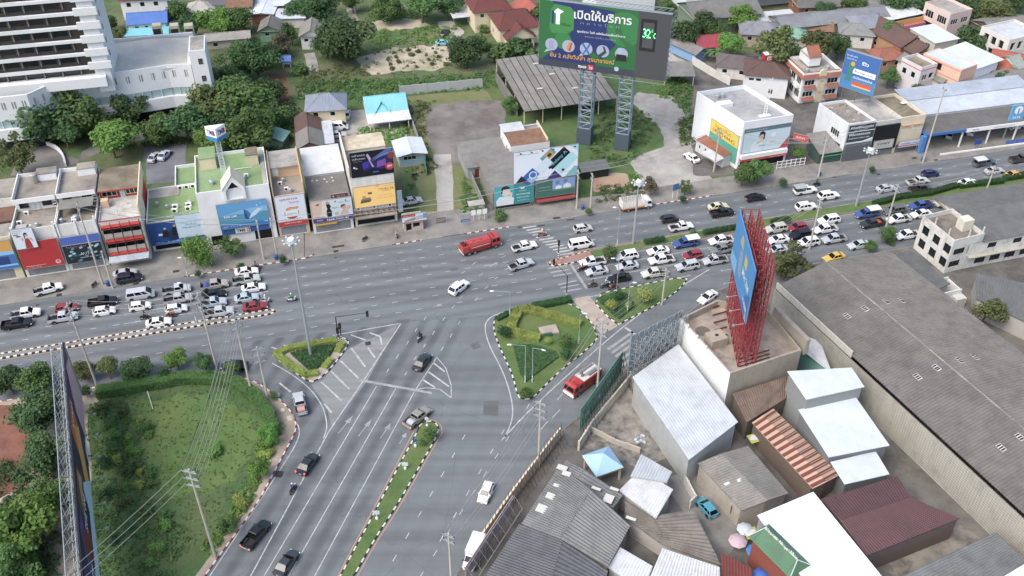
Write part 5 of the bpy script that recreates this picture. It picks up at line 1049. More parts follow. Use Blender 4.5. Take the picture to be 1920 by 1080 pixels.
sign(UM(43.0,172.75,1.5),8.8,5.0,'#2b8d93','teal billboard with a smiling woman in white and butterfly mask, low shop',[(('rect',0,0,.5,1),'#45aab4'),([(.05,.0),(.48,.0),(.5,.3),(.4,.45),(.12,.45),(.04,.25)],'#d9e4e2'),(('disc',.29,.66,.2),'#e0d0c4'),([(.17,.6),(.18,.9),(.3,1),(.4,.86),(.38,.8),(.22,.8),(.2,.6)],'#2a2c30'),([(.36,.36),(.44,.4),(.46,.6),(.4,.62)],'#dccbbf'),([(.64,.84),(.69,.7),(.715,.74),(.74,.7),(.79,.84),(.72,.8)],'#e0eceb')],[('CLINIC',.62,.6,.2,.05,'#dfeceb'),('แหวกทุกกฎ',.56,.4,.34,.09,'#e8f0ef',.01),('ศัลยกรรมตกแต่ง',.58,.27,.3,.07,'#e8f0ef',.01),('โทร 044 257 716',.58,.12,.3,.06,'#e0ecea')])
sign(UM(52.4,172.75,2.1),8.9,4.1,'#3f6f62','green housing billboard with blue sky and white houses, low shop',[(('rect',.42,.35,1,1),'#7f9fcb'),(('disc',.55,.8,.12),'#5d7fb8'),(('disc',.75,.84,.12),'#5d7fb8'),([(.5,.4),(.5,.55),(.58,.62),(.66,.55),(.66,.4)],'#dfe5ea'),([(.7,.4),(.7,.6),(.8,.72),(.9,.58),(.9,.4)],'#d3dce4'),(('rect',.42,.3,1,.4),'#5f8a68')],[('THE PRIME TOWN',.08,.58,.28,.06,'#c9d9cf'),('บ้านเดี่ยว ทำเลดี ใจกลางเมือง',.06,.4,.32,.05,'#c9d9cf')])
bb=ub('dark_shelter','black open-fronted shelter with flat grey roof in the grass',65.8,180.6,'shelter');MB().box(0,0,0,6.4,3,2.2).go('wall',plain('#232625',.9),bb);roof_mono(bb,6.4,3,2.3,2.6,sheetm('#6f7472',.1),.3)
# big open shed with seamed roof
sh=E('open_shed','long open-sided shed with seamed grey roof behind the great billboard','shed',Vector((*g(982,206,4.4).xy,0)),17.0)
nb=13;Wb=25.2;rf=MB()
for k in range(nb):
    x0,x1=k*Wb/nb,(k+1)*Wb/nb-.22;p=MB();corr(p,(x0,-.8,4.3),(x1,-.8,4.3),(0,26,2.4),.03,.3);p.go('roof_sheet',sheetm('#8d8a83',.1,.8)if k%3 else sheetm('#858179',.1,.8),sh)
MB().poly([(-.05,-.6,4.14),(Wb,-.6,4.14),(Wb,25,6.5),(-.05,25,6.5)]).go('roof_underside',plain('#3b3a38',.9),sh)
for x in(.1,5,10,15,20,Wb-.3):
    for y in(.1,8,16,24.5):box_on(sh,'post',WC,x,y,0,x+.18,y+.18,4.2+y*.09)
MB().box(0,24.8,0,Wb,25,4).box(-.1,5,0,0,25,3.6).go('rear_wall',GREYSH,sh)
for x,y in((6.2,8),(11.5,14),(15,6),(9,20)):box_on(sh,'pale_sheet',plain('#bcbab3',.7),x,y,4.45+(y+.8)*.0923,x+1.5,y+.7,4.5+(y+.8)*.0923)
sh2=E('lean_to','small grey lean-to roof on thin posts right of the great billboard','shelter',Vector((*g(1246,142,3.2).xy,0)),0);roof_mono(sh2,8,7,3.2,3.9,GREYSH,.3)
for x in(.1,7.8):
    for y in(.1,6.8):box_on(sh2,'post',WC,x,y,0,x+.14,y+.14,3.3)
# great billboard on two lattice towers
loc,rzb,Wg=base_px((1010,120),(1247,152),19.6);bbm=Matrix.Translation((loc.x,loc.y,19.6))@Matrix.Rotation(R(rzb),4,'Z');Hg=15.6
G1,G2,NV='#28683a','#307a42','#28366a'
bub=lambda cx,cz:(('disc',cx,cz,.095),'#98a4bc')
gr=[(('rect',.0,0,.76,1),G1),([(.1,1),(.3,1),(.3,.62),(.42,.2),(.5,.0),(.2,.0),(.0,.05),(.14,.3),(.25,.55)],NV),([(.28,1),(.58,.95),(.56,.7),(.62,.5),(.5,.2),(.3,.5)],NV),(('disc',.66,.7,.26),G2),([(.58,.8),(.6,.6),(.68,.45),(.76,.4),(.76,.46),(.66,.55),(.62,.8)],'#2c6a36'),([(.0,.8),(.07,.72),(.09,.7),(.0,.9)],'#2c6a36'),(('disc',.19,.42,.13),G2),([(.08,.6),(.1,.52),(.22,.54),(.27,.6),(.27,.88),(.24,.94),(.12,.96),(.09,.88)],'#3a8444'),([(.13,.66),(.16,.66),(.16,.82),(.19,.86),(.14,.9),(.11,.84),(.13,.82)],'#e2efe6'),(('rect',.095,.66,.115,.86),'#24406e'),
      bub(.1,.34),bub(.235,.345),bub(.375,.34),bub(.505,.335),bub(.65,.33),([(.06,.26),(.04,.2),(.1,.25)],'#98a4bc'),([(.335,.26),(.315,.2),(.37,.25)],'#98a4bc'),(('rect',.08,.27,.115,.4),'#8f93b4'),([(.215,.3),(.25,.27),(.265,.4),(.24,.42)],'#c9883a'),([(.235,.28),(.25,.27),(.265,.4),(.255,.4)],'#b23a30'),([(.345,.25),(.355,.24),(.41,.42),(.4,.43)],'#2d64a8'),([(.4,.24),(.41,.26),(.35,.43),(.34,.41)],'#2d64a8'),([(.48,.22),(.535,.32),(.52,.4),(.5,.42),(.515,.34),(.47,.27)],'#2f4a44'),([(.61,.22),(.69,.22),(.69,.32),(.61,.32)],'#2a2a2c'),(('rect',.62,.33,.65,.42),'#9fb0c4'),
      (('rect',.76,0,1,1),'#474a4e'),(('rect',0,0,.76,.1),'#3d4350'),([(.78,.42),(.9,.42),(.9,.9),(.78,.9)],'#26282b'),([(.8,.47),(.88,.47),(.88,.85),(.8,.85)],'#4a4d50'),(('rect',.395,.015,.44,.1),'#b5343c'),(('disc',.62,.09,.035),'#9fb8c8')]
gb_=sign(bbm,Wg,Hg,'#4b5054','giant green and blue LED billboard on two steel lattice towers',gr,[('เปิดให้บริการ',.27,.78,.44,.15,'#d6dcda',.02),('ก ล า ง โ อ ที',.32,.71,.3,.04,'#7f93b8'),('ศูนย์รวม ไอที แห่งใหม่เอเพ็กซ์โคราช',.3,.57,.37,.05,'#d9e4ea',.01),('สะดวก ทุกชั้น แนวไหม',.36,.51,.24,.035,'#8fa4c4'),('ชั้น 2 คลังวิลล่า สุรนารายณ์',.09,.13,.51,.1,'#cf9a44',.014),('moco',.32,.03,.065,.045,'#f0f0ee',.02),('ไทย',.403,.03,.03,.055,'#f0dcdc',.02),('Village',.16,.64,.09,.06,'#2d6a3a')],th=1.0,frame='#7d8790')
for k,(s,x)in enumerate((('3',.80),('2',.83),('°c',.865))):put_text(gb_,s,x*Wg,-.32,.63*Hg,.03*Wg,.13*Hg,plain('#3cff7c',.4,emit=2.0),-.012)
LATT=plain('#7d8f9c',.5,.3)
def lattice(m,p,w_,d_,z0,z1,st,r=.09,rb=.05):
    cs=[(p[0]-w_/2,p[1]-d_/2),(p[0]+w_/2,p[1]-d_/2),(p[0]+w_/2,p[1]+d_/2),(p[0]-w_/2,p[1]+d_/2)]
    for c in cs:m.tube((*c,z0),(*c,z1),r,n=5)
    n=max(1,int((z1-z0)/st));h=(z1-z0)/n
    for k in range(n):
        for i in range(4):
            a,b=cs[i],cs[(i+1)%4];za=z0+k*h;m.tube((*a,za),(*b,za),rb,n=4,caps=False)
            if k%2:a,b=b,a
            m.tube((*a,za),(*b,za+h),rb,n=4,caps=False)
cat_=MB();top_=MB()
for k in range(26):
    x=k*Wg/26;x2=(k+1)*Wg/26;cat_.tube((x,1.1,-.5),(x2,2.4,-.5),.06,n=4).tube((x,2.4,-.5),(x2,1.1,-.5),.06,n=4);top_.tube((x,1.1,Hg+.2),(x2,2.2,Hg+.5),.05,n=4)
cat_.tube((0,1.1,-.5),(Wg,1.1,-.5),.1).tube((0,2.4,-.5),(Wg,2.4,-.5),.1).tube((0,-.8,-.55),(Wg,-.8,-.55),.08);top_.tube((0,2.2,Hg+.5),(Wg,2.2,Hg+.5),.08).go('top_rail',LATT,gb_);cat_.go('catwalk',LATT,gb_)
for k in range(14):z=k*Hg/14;MB().tube((Wg,1.0,z),(Wg+.9,1.6,z+Hg/28),.05,n=4).tube((Wg+.9,1.6,z+Hg/28),(Wg,1.0,z+Hg/14),.05,n=4).go('side_brace',LATT,gb_)
for bx,by in((1093,272),(1161,288)):
    q=g(bx,by);lp=Matrix.Rotation(-R(rzb),4,'Z')@(q-Vector((loc.x,loc.y,0)))
    t_=MB();lattice(t_,(lp.x,1.6),3.0,2.6,-19.6+4.4,-.3,1.5,.16,.075);t_.go('lattice_tower',LATT,gb_);MB().box(lp.x-1.75,.1,-19.6,lp.x+1.75,3.1,-15.2).go('tower_base',wallm('#4d5a66',.5),gb_)
# houses behind the lane
h1=hs(575,206,5.4,9.2,8.0,2.2,SLATE,WC,'cream two-storey house with pale blue hipped roof','x',3.6,rz=8)
h2=hs(690,212,3.4,9.6,7.5,2.6,CYANSH,WW,'white bungalow with bright turquoise gabled roof','x',0,rz=14)
roof_mono(h2,10.4,4.2,2.6,3.3,sheetm('#dfe0da',.15,.5),.2,x0=-.4,y0=-4.0,name='porch_roof')
dg=MB();dg.poly([(1.6,-.7,3.3),(3.6,1.6,5.2),(3.6,3.5,5.3),(1.2,2.6,4.9)]).poly([(5.6,-.7,3.3),(3.6,1.6,5.2),(3.6,3.5,5.3),(6.0,2.6,4.9)]);dg.go('dormer_roof',CYANSH,h2)
for x in(-.2,4.6,9.4):box_on(h2,'porch_post',WHITE,x,-3.9,0,x+.15,-3.75,2.6)
h3=hs(560,276,3.4,5.2,15.5,1.3,BROWNSH,wallm('#8a6a5a',.6),'long shed with half brown, half grey gabled roof beside the red track','y',0,rz=12)
corr_=MB();corr(corr_,(-.62,7.5,3.12),(-.62,-.62,3.12),(3.22,0,1.62),.04,.4);corr(corr_,(5.82,-.62,3.12),(5.82,7.5,3.12),(-3.22,0,1.62),.04,.4);corr_.go('grey_roof_half',GREYSH,h3)
cp=E('carport','white slatted carport strip beside the brown and grey shed','shelter',Vector((*g(606,270,2.6).xy,0)),12);roof_mono(cp,2.6,11,2.6,2.9,PALESH,.1)
for x in(.1,2.4):
    for y in(.2,5.5,10.8):box_on(cp,'post',GALV,x,y,0,x+.1,y+.1,2.65)
h4=hs(748,292,3.3,6.2,7.0,.0+.6,WHITESH,wallm('#aeb3b4',.4),'small blue-trimmed hut with curved white roof beside the tall shophouse','y',0,rz=15.2,opens={'F':[(1,4,1.8,2.9)]});box_on(h4,'blue_band',plain('#6fc0d2',.6),-.03,-.04,1.3,6.23,-.005,1.75)
gf=E('tarpaulin_fence','green tarpaulin fence beside the white-roofed hut','fence',g(800,330),100);MB().box(0,0,0,12,.06,2.2).go('tarpaulin',plain('#3f9d84',.7),gf)
for k in range(5):box_on(gf,'post',GALV,k*3,-.1,0,k*3+.08,-.02,2.4)
# boundary wall behind the lot
def wall_line(name,label,pts,h,mat,th=.2,cat='wall',panel=3.0,z0=0.0):
    o=E(name,label,cat,pts[0]);c0=pts[0]
    for a,b in zip(pts,pts[1:]):
        L=(b-a).length;n=max(1,round(L/panel));d=(b-a)/L;rz=math.atan2(d.y,d.x)
        for k in range(n):
            M_=Matrix.Translation(a-c0+d*(L*k/n))@Matrix.Rotation(rz,4,'Z');MB().box(.02,-th/2,z0,L/n-.02,th/2,h+(.05 if k%2 else 0),0,M_).go('wall_panel',mat,o);MB().box(-.12,-th/2-.05,z0,.12,th/2+.05,h+.12,0,M_).go('pillar',mat,o)
    return o
wall_line('boundary_wall','long grey panel wall behind the vacant lot',px([(750,178),(800,174),(905,164)]),2.6,wallm('#a7adac',.5))
wall_line('boundary_wall','grey wall running up beside the turquoise-roofed bungalow',px([(752,182),(775,240),(785,268)]),1.8,wallm('#8f9492',.6))
wall_line('boundary_wall','grey wall along the grass strip left of the low shop',px([(868,300),(890,352),(910,398)]),2.0,wallm('#8d908d',.7))
wall_line('boundary_wall','white wall with plants along the gravel track',px([(1298,120),(1330,140),(1368,160)]),2.2,wallm('#d0cdc4',.8))
wall_line('boundary_wall','low white wall behind the hospital garden trees',px([(225,268),(330,254),(380,262)]),1.6,wallm('#d2d0ca',.8))
# left edge: curved white ramp wall
rp=smooth(px([(60,268),(85,270),(108,280),(120,295),(124,312)]),2,False);wall_line('ramp_wall','curved white wall round the hospital drive',rp,1.0,WW,.35,panel=9)
# ------------------------------------------------------------------ right side of the far road
WCR=wallm('#d6d2c8',.7)
# white block with advert
fl=g(1381,318);bl=g(1296,258);rW=15.8;wv=ub('x','x',0,0);bpy.data.objects.remove(wv)
wb=E('white_block','tall plain white block with roof terrace, ladder mast and ad panels','building',Vector((fl.x,fl.y,0)),17)
fn_=Matrix.Rotation(-R(17),3,'Z')@(bl-fl);DW,SK=fn_.y,fn_.x;WF,HW=12.6,11.4
def skew(o,W,D,sk,H,mat,roofm,par=1.0,th=.25):  # block whose side walls run back at a slant
    P=[(0,0),(W,0),(W+sk,D),(sk,D)];m=MB();I=[(th,th),(W-th,th),(W+sk-th,D-th),(sk+th,D-th)]
    for i in range(4):
        j=(i+1)%4;m.poly([(*P[i],0),(*P[j],0),(*P[j],H+par),(*P[i],H+par)]);m.poly([(*I[j],H),(*I[i],H),(*I[i],H+par),(*I[j],H+par)]);m.poly([(*P[i],H+par),(*P[j],H+par),(*I[j],H+par),(*I[i],H+par)])
    m.go('wall',mat,o);MB().prism(I,H-.2,H).go('roof',roofm,o)
skew(wb,WF,DW,SK,HW,wallm('#dfe3e6',.3),slabm('#a3a4a3','#8f908f','#b0b0ad',.4))
sx=lambda y:SK*y/DW
box_on(wb,'stair_head',WW,sx(10)+.6,9.4,HW,sx(10)+4.2,11.2,HW+.9);lad=MB()
for x in(6.6,7.3):lad.box(x,3.0,HW,x+.12,3.12,HW+9.5)
for k in range(14):lad.box(6.6,3.0,HW+.5+k*.65,7.4,3.1,HW+.58+k*.65)
lad.go('ladder_mast',WHITE,wb);box_on(wb,'mast_foot',WHITE,5.6,2.6,HW,8.4,3.6,HW+.15);tank(wb,sx(14)+3.2,14,HW,.6,1.2);tank(wb,sx(14)+4.8,14.3,HW,.6,1.2)
box_on(wb,'front_ledge',WW,.3,-.9,3.0,WF-.4,-.02,4.0);box_on(wb,'red_fascia',plain('#b0403e',.6),.3,-1.0,2.4,WF-.4,-.12,3.0);box_on(wb,'shopfront',DARKGLASS,.6,-.08,.2,WF-.6,-.02,2.2)
put_text(wb,'Allianz Ayudhya',7.4,-1.04,2.5,4.4,.35,'#e8d6d2')
wM=lambda x,y,z,a=17:Matrix.Translation(frame_of(wb)@Vector((x,y,z)))@Matrix.Rotation(R(a),4,'Z')
sign(wM(.4,-.25,4.3),WF-.7,6.2,'#c2d6de','pale blue skincare billboard with a dark-haired woman on the white block',[(('rect',0,.84,1,1),'#5c7880'),([(.82,.0),(1,.0),(1,.46)],'#b83c42'),([(.2,.0),(.42,.0),(.44,.3),(.38,.5),(.28,.48),(.18,.3)],'#d6dfe4'),(('disc',.39,.66,.13),'#d0ab96'),([(.33,.55),(.34,.8),(.4,.84),(.46,.76),(.46,.48),(.42,.5),(.43,.7),(.36,.7)],'#23262a'),([(.3,.3),(.44,.42),(.42,.5),(.3,.42)],'#d6b7a4'),([(.52,.2),(.78,.24),(.76,.4),(.52,.36)],'#d5dccf'),(('disc',.64,.62,.1),'#dfe6ea')],[('ด่างดำ หมองคล้ำ สิวอุดตัน',.04,.9,.45,.05,'#e0e8ea'),('ละอองฟอร์',.36,.2,.13,.08,'#4f86b0'),('ครีม',.6,.3,.12,.07,'#4f86b0')])
ly=frame_of(wb)@Vector((sx(6.4)-.12,6.4,3.8));side=math.degrees(math.atan2(-(DW),-(SK)))+17
sm_=Matrix.Translation(frame_of(wb)@Vector((sx(10.5)-.15,10.5,1.2)))@Matrix.Rotation(R(side),4,'Z')
sign(sm_,10.0,7.2,'#4aa08c','yellow over green rental panel with phone number on the white block side',[(('rect',0,.55,1,1),'#d8c23a'),(('rect',0,0,1,.5),'#4aa08c')],[('โฆษณาให้เช่า',.15,.8,.6,.13,'#b36a2c'),('0805544442',.08,.6,.82,.16,'#b36a2c',.01)])
sign(wM(WF+.3,-1.2,6.6,-30),3.4,1.6,'#b8413e','small red projecting sign at the right corner of the white block',[],[('ทีดีที',.15,.3,.6,.4,'#e8cfca')],name='projecting_sign',cat='sign')
# low hut with terracotta roof in front of it
hu=E('guard_hut','small white hut with terracotta roof at the foot of the white block','hut',Vector((*g(1345,330,0).xy,0)),-57);walls(hu,9.5,3.2,3.0,{'F':[(1,1.6,1.2,2.2),(3,3.6,1.2,2.2),(6,7,.1,2.1,'d')]},wallm('#c9cbcb',.5));roof_mono(hu,9.5,3.2,3.05,3.4,ORTILE,.15)
hu.location=Vector((*g(1306,262,3).xy,0));roof_mono(hu,5,2.2,2.3,2.6,PALESH,.1,x0=4.5,y0=-2.3,name='porch_roof')
for x in(4.6,9.3):box_on(hu,'porch_post',GALV,x,-2.2,0,x+.1,-2.1,2.3)
# yard gates
yg=E('yard_gate','white barred yard gate and fence between white block and dark shop','gate',g(1455,318),15);gm2=MB()
for k in range(7):
    MB().box(k*1.2,0,0,k*1.2+.12,.12,2.2).go('gate_post',WHITE,yg)
for z in(.3,1.1,1.95):MB().box(0,.02,z,7.3,.1,z+.1).go('gate_rail',WHITE,yg)
# three joined shops: lens shop, black shop, cream shop
sn=E('corner_shop','white-sided shop with littered flat roof and dark film adverts','building',uv(127.6,172.6),15.2);skew(sn,7.2,11.2,-1.4,9.2,wallm('#d5d9da',.5),slabm('#8c857c','#767066','#9d9588',.8),.6)
fnL=lambda s,z,d:(-1.4*s/11.2+d-.13,s,z)
for k in range(4):window(sn,fnL,(2.4+k*.75,2.9+k*.75,5.2,6.6),fr=DARKF)
window(sn,fnL,(1.2,3.2,2.6,3.8),fr=DARKF);rnd=random.Random(3)
for k in range(26):x,y=rnd.uniform(.4,6),rnd.uniform(.6,10);box_on(sn,'rubble',plain(['#9a938a','#6f685f','#b9b3a8'][k%3],.9),x-1.2*y/11,y,9.2,x-1.2*y/11+rnd.uniform(.2,.7),y+rnd.uniform(.1,.5),9.2+rnd.uniform(.08,.3))
sign(UM(127.8,172.3,4.6),6.9,4.8,'#39474c','dark three-line film shop advert on the corner shop front',[(('rect',0,.62,1,.66),'#d9dedf'),(('rect',0,0,1,.08),'#c9d0d2'),([(.1,.0),(.5,.03),(1,.22),(1,.1),(.6,.0)],'#dfe4e5')],[('ฟิล์มกล้องเซรามิค',.06,.8,.86,.13,'#eef1f1',.014),('ฟิล์มกรองแสง',.06,.42,.8,.13,'#eef1f1',.014),('ป้องกันความร้อน 98%',.06,.24,.8,.09,'#dfe4e4',.01),('CERAMIC FILM',.2,.7,.5,.05,'#c4cbcc')])
box_on(sn,'ground_front',plain('#5b5f64',.6),.1,-.7,.1,7.1,-.02,4.2);box_on(sn,'green_strip',plain('#3aa060',.5),-5.5,-.4,2.0,.0,-.3,2.25);box_on(sn,'dark_lean_to',plain('#3f5650',.8),-6,.0,0,-.05,4.5,3.0);MB().poly([(-6.2,-.4,2.9),(0,-.4,2.9),(0,6.8,4.6),(-6.2,6.8,4.6)]).go('lean_to_roof',GREYSH,sn);MB().box(-6,6,0,-.3,6.2,4.4).go('lean_to_back',GREYSH,sn)
bk=E('black_shop','black-fronted electronics shop with pale name panel','building',uv(134.9,172.5),15.2);skew(bk,6.6,11.2,-1.2,8.9,wallm('#c3c1bb',.7),SLAB,.5);box_on(bk,'black_front',plain('#1c2022',.35),.1,-.4,1.9,6.5,-.02,8.3);box_on(bk,'roller_shutter',sheetm('#7d7d7b',.1),.4,-.1,.1,6.2,-.03,1.9)
sign(UM(135.3,171.9,2.3),5.2,2.1,'#b5b7ae','pale green-grey name panel on the black shop front',[],[('SONY',.15,.45,.68,.32,'#2a2d2e',.02),('ศูนย์บริการโซนี่',.12,.14,.7,.14,'#4a4d4c')],name='shop_sign',cat='sign')
cs=E('cream_shop','cream two-bay shophouse with balconies beside the car dealer','building',uv(141.6,172.6),15.2);skew(cs,6.6,11.5,-1.0,8.8,wallm('#d8ccb0',.4),SLABY,.7);fnF=lambda s,z,d:(s,d-.1,z)
for a in(.5,3.5):window(cs,fnF,(a,a+2.4,5.9,7.3));window(cs,fnF,(a,a+2.4,2.9,4.6,'o'));box_on(cs,'balcony_front',wallm('#a58a76',.6),a-.1,-.7,2.6,a+2.5,-.6,3.4);box_on(cs,'sun_hood',wallm('#c99a6c',.3),a-.1,-.5,7.3,a+2.5,-.02,7.5)
box_on(cs,'roller_shutter',sheetm('#6d6f70',.1),.4,-.1,.1,6.2,-.03,2.2);sign(UM(141.9,171.4,2.1),6.0,1.5,'#cfd3da','blue and red lettered fascia sign on the cream shop',[(('rect',0,.1,1,.3),'#a8474f')],[('ดาวเทียม จานดำ',.08,.42,.84,.4,'#4a57a0',.015)],name='fascia_sign',cat='sign')
box_on(cs,'satellite_dish',WHITE,4.3,6.5,9.2,5.9,7.3,9.4)
# blue billboard standing on the roof
l2,r2,w2=base_px((1573,160),(1627,178),12.5);sign(Matrix.Translation((l2.x,l2.y,12.5))@Matrix.Rotation(R(r2),4,'Z'),w2+1.2,9.2,'#3a68a8','dark blue billboard with parrot and white pill on the corner shop roof',[(('rect',0,.0,1,.35),'#3f7fb4'),(('rect',.3,.44,.95,.58),'#e6ecf0'),(('rect',.35,.14,.9,.24),'#c2553f'),(('rect',.35,.1,.9,.14),'#d8b04a'),([(.1,.2),(.3,.2),(.26,.42),(.34,.62),(.24,.74),(.12,.66),(.16,.42)],'#3f7a74'),(('disc',.26,.68,.06),'#c99a4a')],[('บินลัดฟ้า',.04,.86,.3,.05,'#e2e8ee'),('กับเราได้เลย',.06,.78,.28,.04,'#e2e8ee'),('รีวิว',.5,.72,.2,.1,'#e6ecf0',.02),('Roojai.com',.36,.47,.52,.07,'#2d5a96',.015),('ประกันรถออนไลน์',.34,.32,.56,.07,'#e6ecf0',.01)],th=.8,legs=3.2)
# balcony house with orange tiles
bh=E('balcony_house','white three-storey house with orange tile skirt roof and arched front panel','house',Vector((*g(1497,194,0).xy,0)),13.3);walls(bh,10.6,10.5,7.4,{'F':[(.6,3.4,4.9,6.4),(7.0,10.0,4.9,6.4),(.6,3.4,1.7,3.2),(7.0,10.0,1.7,3.2)],'L':[(.6,3.0,4.6,6.6),(4.2,6.4,4.6,6.6),(7.2,9.6,4.6,6.6),(.6,3.0,1.2,3.2),(4.2,6.4,1.2,3.2),(7.2,9.6,1.2,3.2)]},WW,parapet=.9,roofmat=SLAB)
for a,b_,h_ in((.3,3.8,4.2),(6.7,10.3,4.2),(.3,3.8,1.0),(6.7,10.3,1.0)):MB().poly([(a,-.9,h_),(b_,-.9,h_),(b_,-.02,h_+.7),(a,-.02,h_+.7)]).go('tile_skirt',ORTILE,bh)
sk_=MB();corr(sk_,(-.5,-.6,7.0),(11.1,-.6,7.0),(0,1.0,1.5),.04,.4,.9,.9);corr(sk_,(-.5,11.1,7.0),(-.5,-.6,7.0),(1.0,0,1.5),.04,.4,.9,.9);sk_.go('tile_skirt',ORTILE,bh)
ap=[(4.3,0),(6.3,0),(6.3,8.2)]+[(5.3+math.cos(t*.349),8.2+1.0*math.sin(t*.349))for t in range(1,9)]+[(4.3,8.2)];am=MB()
am.poly([(x,-.35,z)for x,z in ap]);[am.poly([(ap[i][0],-.35,ap[i][1]),(ap[(i+1)%len(ap)][0],-.35,ap[(i+1)%len(ap)][1]),(ap[(i+1)%len(ap)][0],.0,ap[(i+1)%len(ap)][1]),(ap[i][0],.0,ap[i][1])])for i in range(len(ap))];am.go('arched_panel',WC,bh)
for z in(2.4,5.6):MB().poly([(4.7,-.37,z+.5),(5.9,-.37,z+.5),(5.3,-.37,z)]).go('fan_ornament',plain('#8d8f94',.6),bh)
for k in range(3):box_on(bh,'balcony',WW,-1.0,1.0+k*3.3,4.0,-.02,3.2+k*3.3,4.9)
tw=MB();tw.box(3.4,4.4,8.0,6.6,9.8,10.6);tw.go('stair_tower',WW,bh);roof_gable(bh,3.2,5.4,10.6,1.9,ORTILE,.25,'x',0,.35,.04,'tower_roof',WW,x0=3.4,y0=4.4)
tank(bh,2.2,2.6,7.4,.5,1.1);tank(bh,8.2,3.0,7.4,.5,1.1)
# red roof-sign house
rsn=hs(1398,138,6.2,11,9.5,1.6,BROWNSH,WW,'white house with wide brown hipped roof and red cube sign','x',4,opens={'F':[(1,2.4,4.4,5.2),(2.8,4.2,4.4,5.2),(6.4,7.6,1,2.4)],'L':[(2,3.5,3.8,5)]},rz=-12)
sgx=E('cube_sign','red cube sign with white square logo on a white pole','sign',g(1432,152),10);MB().tube((0,0,0),(0,0,5.6),.12).go('pole',WHITE,sgx);MB().box(-1.2,-1,5.6,1.2,1,8).go('box',plain('#b02e34',.5),sgx);MB().box(-.6,-1.03,6.5,.6,-1.005,7.6).go('logo_square',WHITE,sgx);put_text(sgx,'D',-.35,-1.06,6.7,.7,.7,'#b02e34',.02);put_text(sgx,'DAIKIN CARE',-.9,-1.03,5.95,1.8,.3,'#e6d2d0');MB().prism([(-1.25,-1.05),(1.25,-1.05),(1.25,1.05),(-1.25,1.05)],8.0,8.08).go('box_top',WHITE,sgx)
# car dealer
td=E('car_dealer','car dealer with long grey canopy roof and blue and white fascia','building',uv(149.0,171.0),13.5)
roof_mono(td,40,6.6,5.0,5.6,DARKSH,.2);roof_mono(td,36,5.4,6.2,7.2,sheetm('#bcc5cc',0,.5,0,.2),.1,y0=6.9,x0=.4);roof_mono(td,35,5.2,7.4,7.9,sheetm('#a9b3be',0,.5,0,.25),.1,y0=12.4,x0=.8);MB().box(.4,7.0,0,36,17.6,6.1).go('wall',wallm('#c8cccf',.5),td);MB().box(1,6.9,.2,34,6.97,4.2).go('showroom_glass',GLASS,td)
MB().box(-.3,-.4,4.5,10,-.24,5.2).go('blue_fascia',plain('#3a6fb0',.5),td);MB().box(10.02,-.45,4.3,40,-.26,5.25).go('white_fascia',WHITE,td);MB().box(-.5,-.3,4.4,-.3,7,5.1).go('side_fascia',plain('#3a6fb0',.5),td);put_text(td,'TATA',11.6,-.47,4.55,1.8,.42,'#3a5fa0',.02);put_text(td,'อู่พัฒนาการช่าง',17.5,-.47,4.5,5.6,.5,'#5f6f94');put_text(td,'TATA MOTORS',27.5,-.47,4.5,4.5,.45,'#4a5fa0',.01)
for x in(.2,9.5,17,24.5,32):box_on(td,'canopy_post',WHITE if x>1 else plain('#3a6fb0',.5),x,.1,0,x+.3,.4,4.9)
box_on(td,'blue_pylon',plain('#4a7fbe',.5),-1.6,-.6,0,-.5,.4,4.6);box_on(td,'forecourt_kerb',WHITE,3,-2.4,0,36,-2.2,.5);[box_on(td,'blue_fence',plain('#3f66b0',.5),21+k*1.3,-2.0,.5,22.1+k*1.3,-1.92,1.5)for k in range(6)]
ts=E('pylon_sign','light blue oval-logo sign standing above the dealer canopy','sign',uv(171.5,171.4),13.5);MB().box(0,0,0,.3,.3,5).box(3.0,0,0,3.3,.3,5).go('post',GALV,ts);MB().box(-.2,-.1,5,3.6,.3,9.2).go('panel',plain('#5ea0cc',.5),ts);MB().lathe([(.0,-.14),(1.1,-.14),(1.1,-.1)],(1.7,0,7.8),16,ax='y').go('oval_logo',WHITE,ts);MB().box(1.5,-.2,6.75,1.9,-.15,8.3).go('logo_stem',plain('#5ea0cc',.5),ts);put_text(ts,'TATA',.5,-.15,5.5,2.3,.7,'#dfe9f0',.02)
bs_=E('kerb_sign','small dark blue board on posts at the dealer kerb','sign',uv(161,168.6),13.5);MB().box(0,0,0,.1,.1,3).box(1.7,0,0,1.8,.1,3).go('post',GALV,bs_);MB().box(-.1,-.05,1.6,1.9,.0,3.0).go('panel',plain('#2f4f9c',.5),bs_)
bg=flat(1822,170,4.6,13,9,SLATE,wallm('#4a6cb4',.3),'blue-walled workshop with pale flat roof behind the dealer',10,{'L':[(2,4,1,2.5)]},.3);box_on(bg,'blue_frame',plain('#3c5cb0',.5),9.2,-1.6,4.4,16.5,-.1,5.1);box_on(bg,'white_board',WHITE,8.6,-1.7,5.1,13.5,-1.5,6.2)
flat(1885,190,3.4,16,8,PALESH,WCR,'low white building with pale roof at the right frame edge',12,{'F':[(2,3.2,1.4,2.4),(5,6.2,1.4,2.4),(8,9.2,1.4,2.4)]},.1)
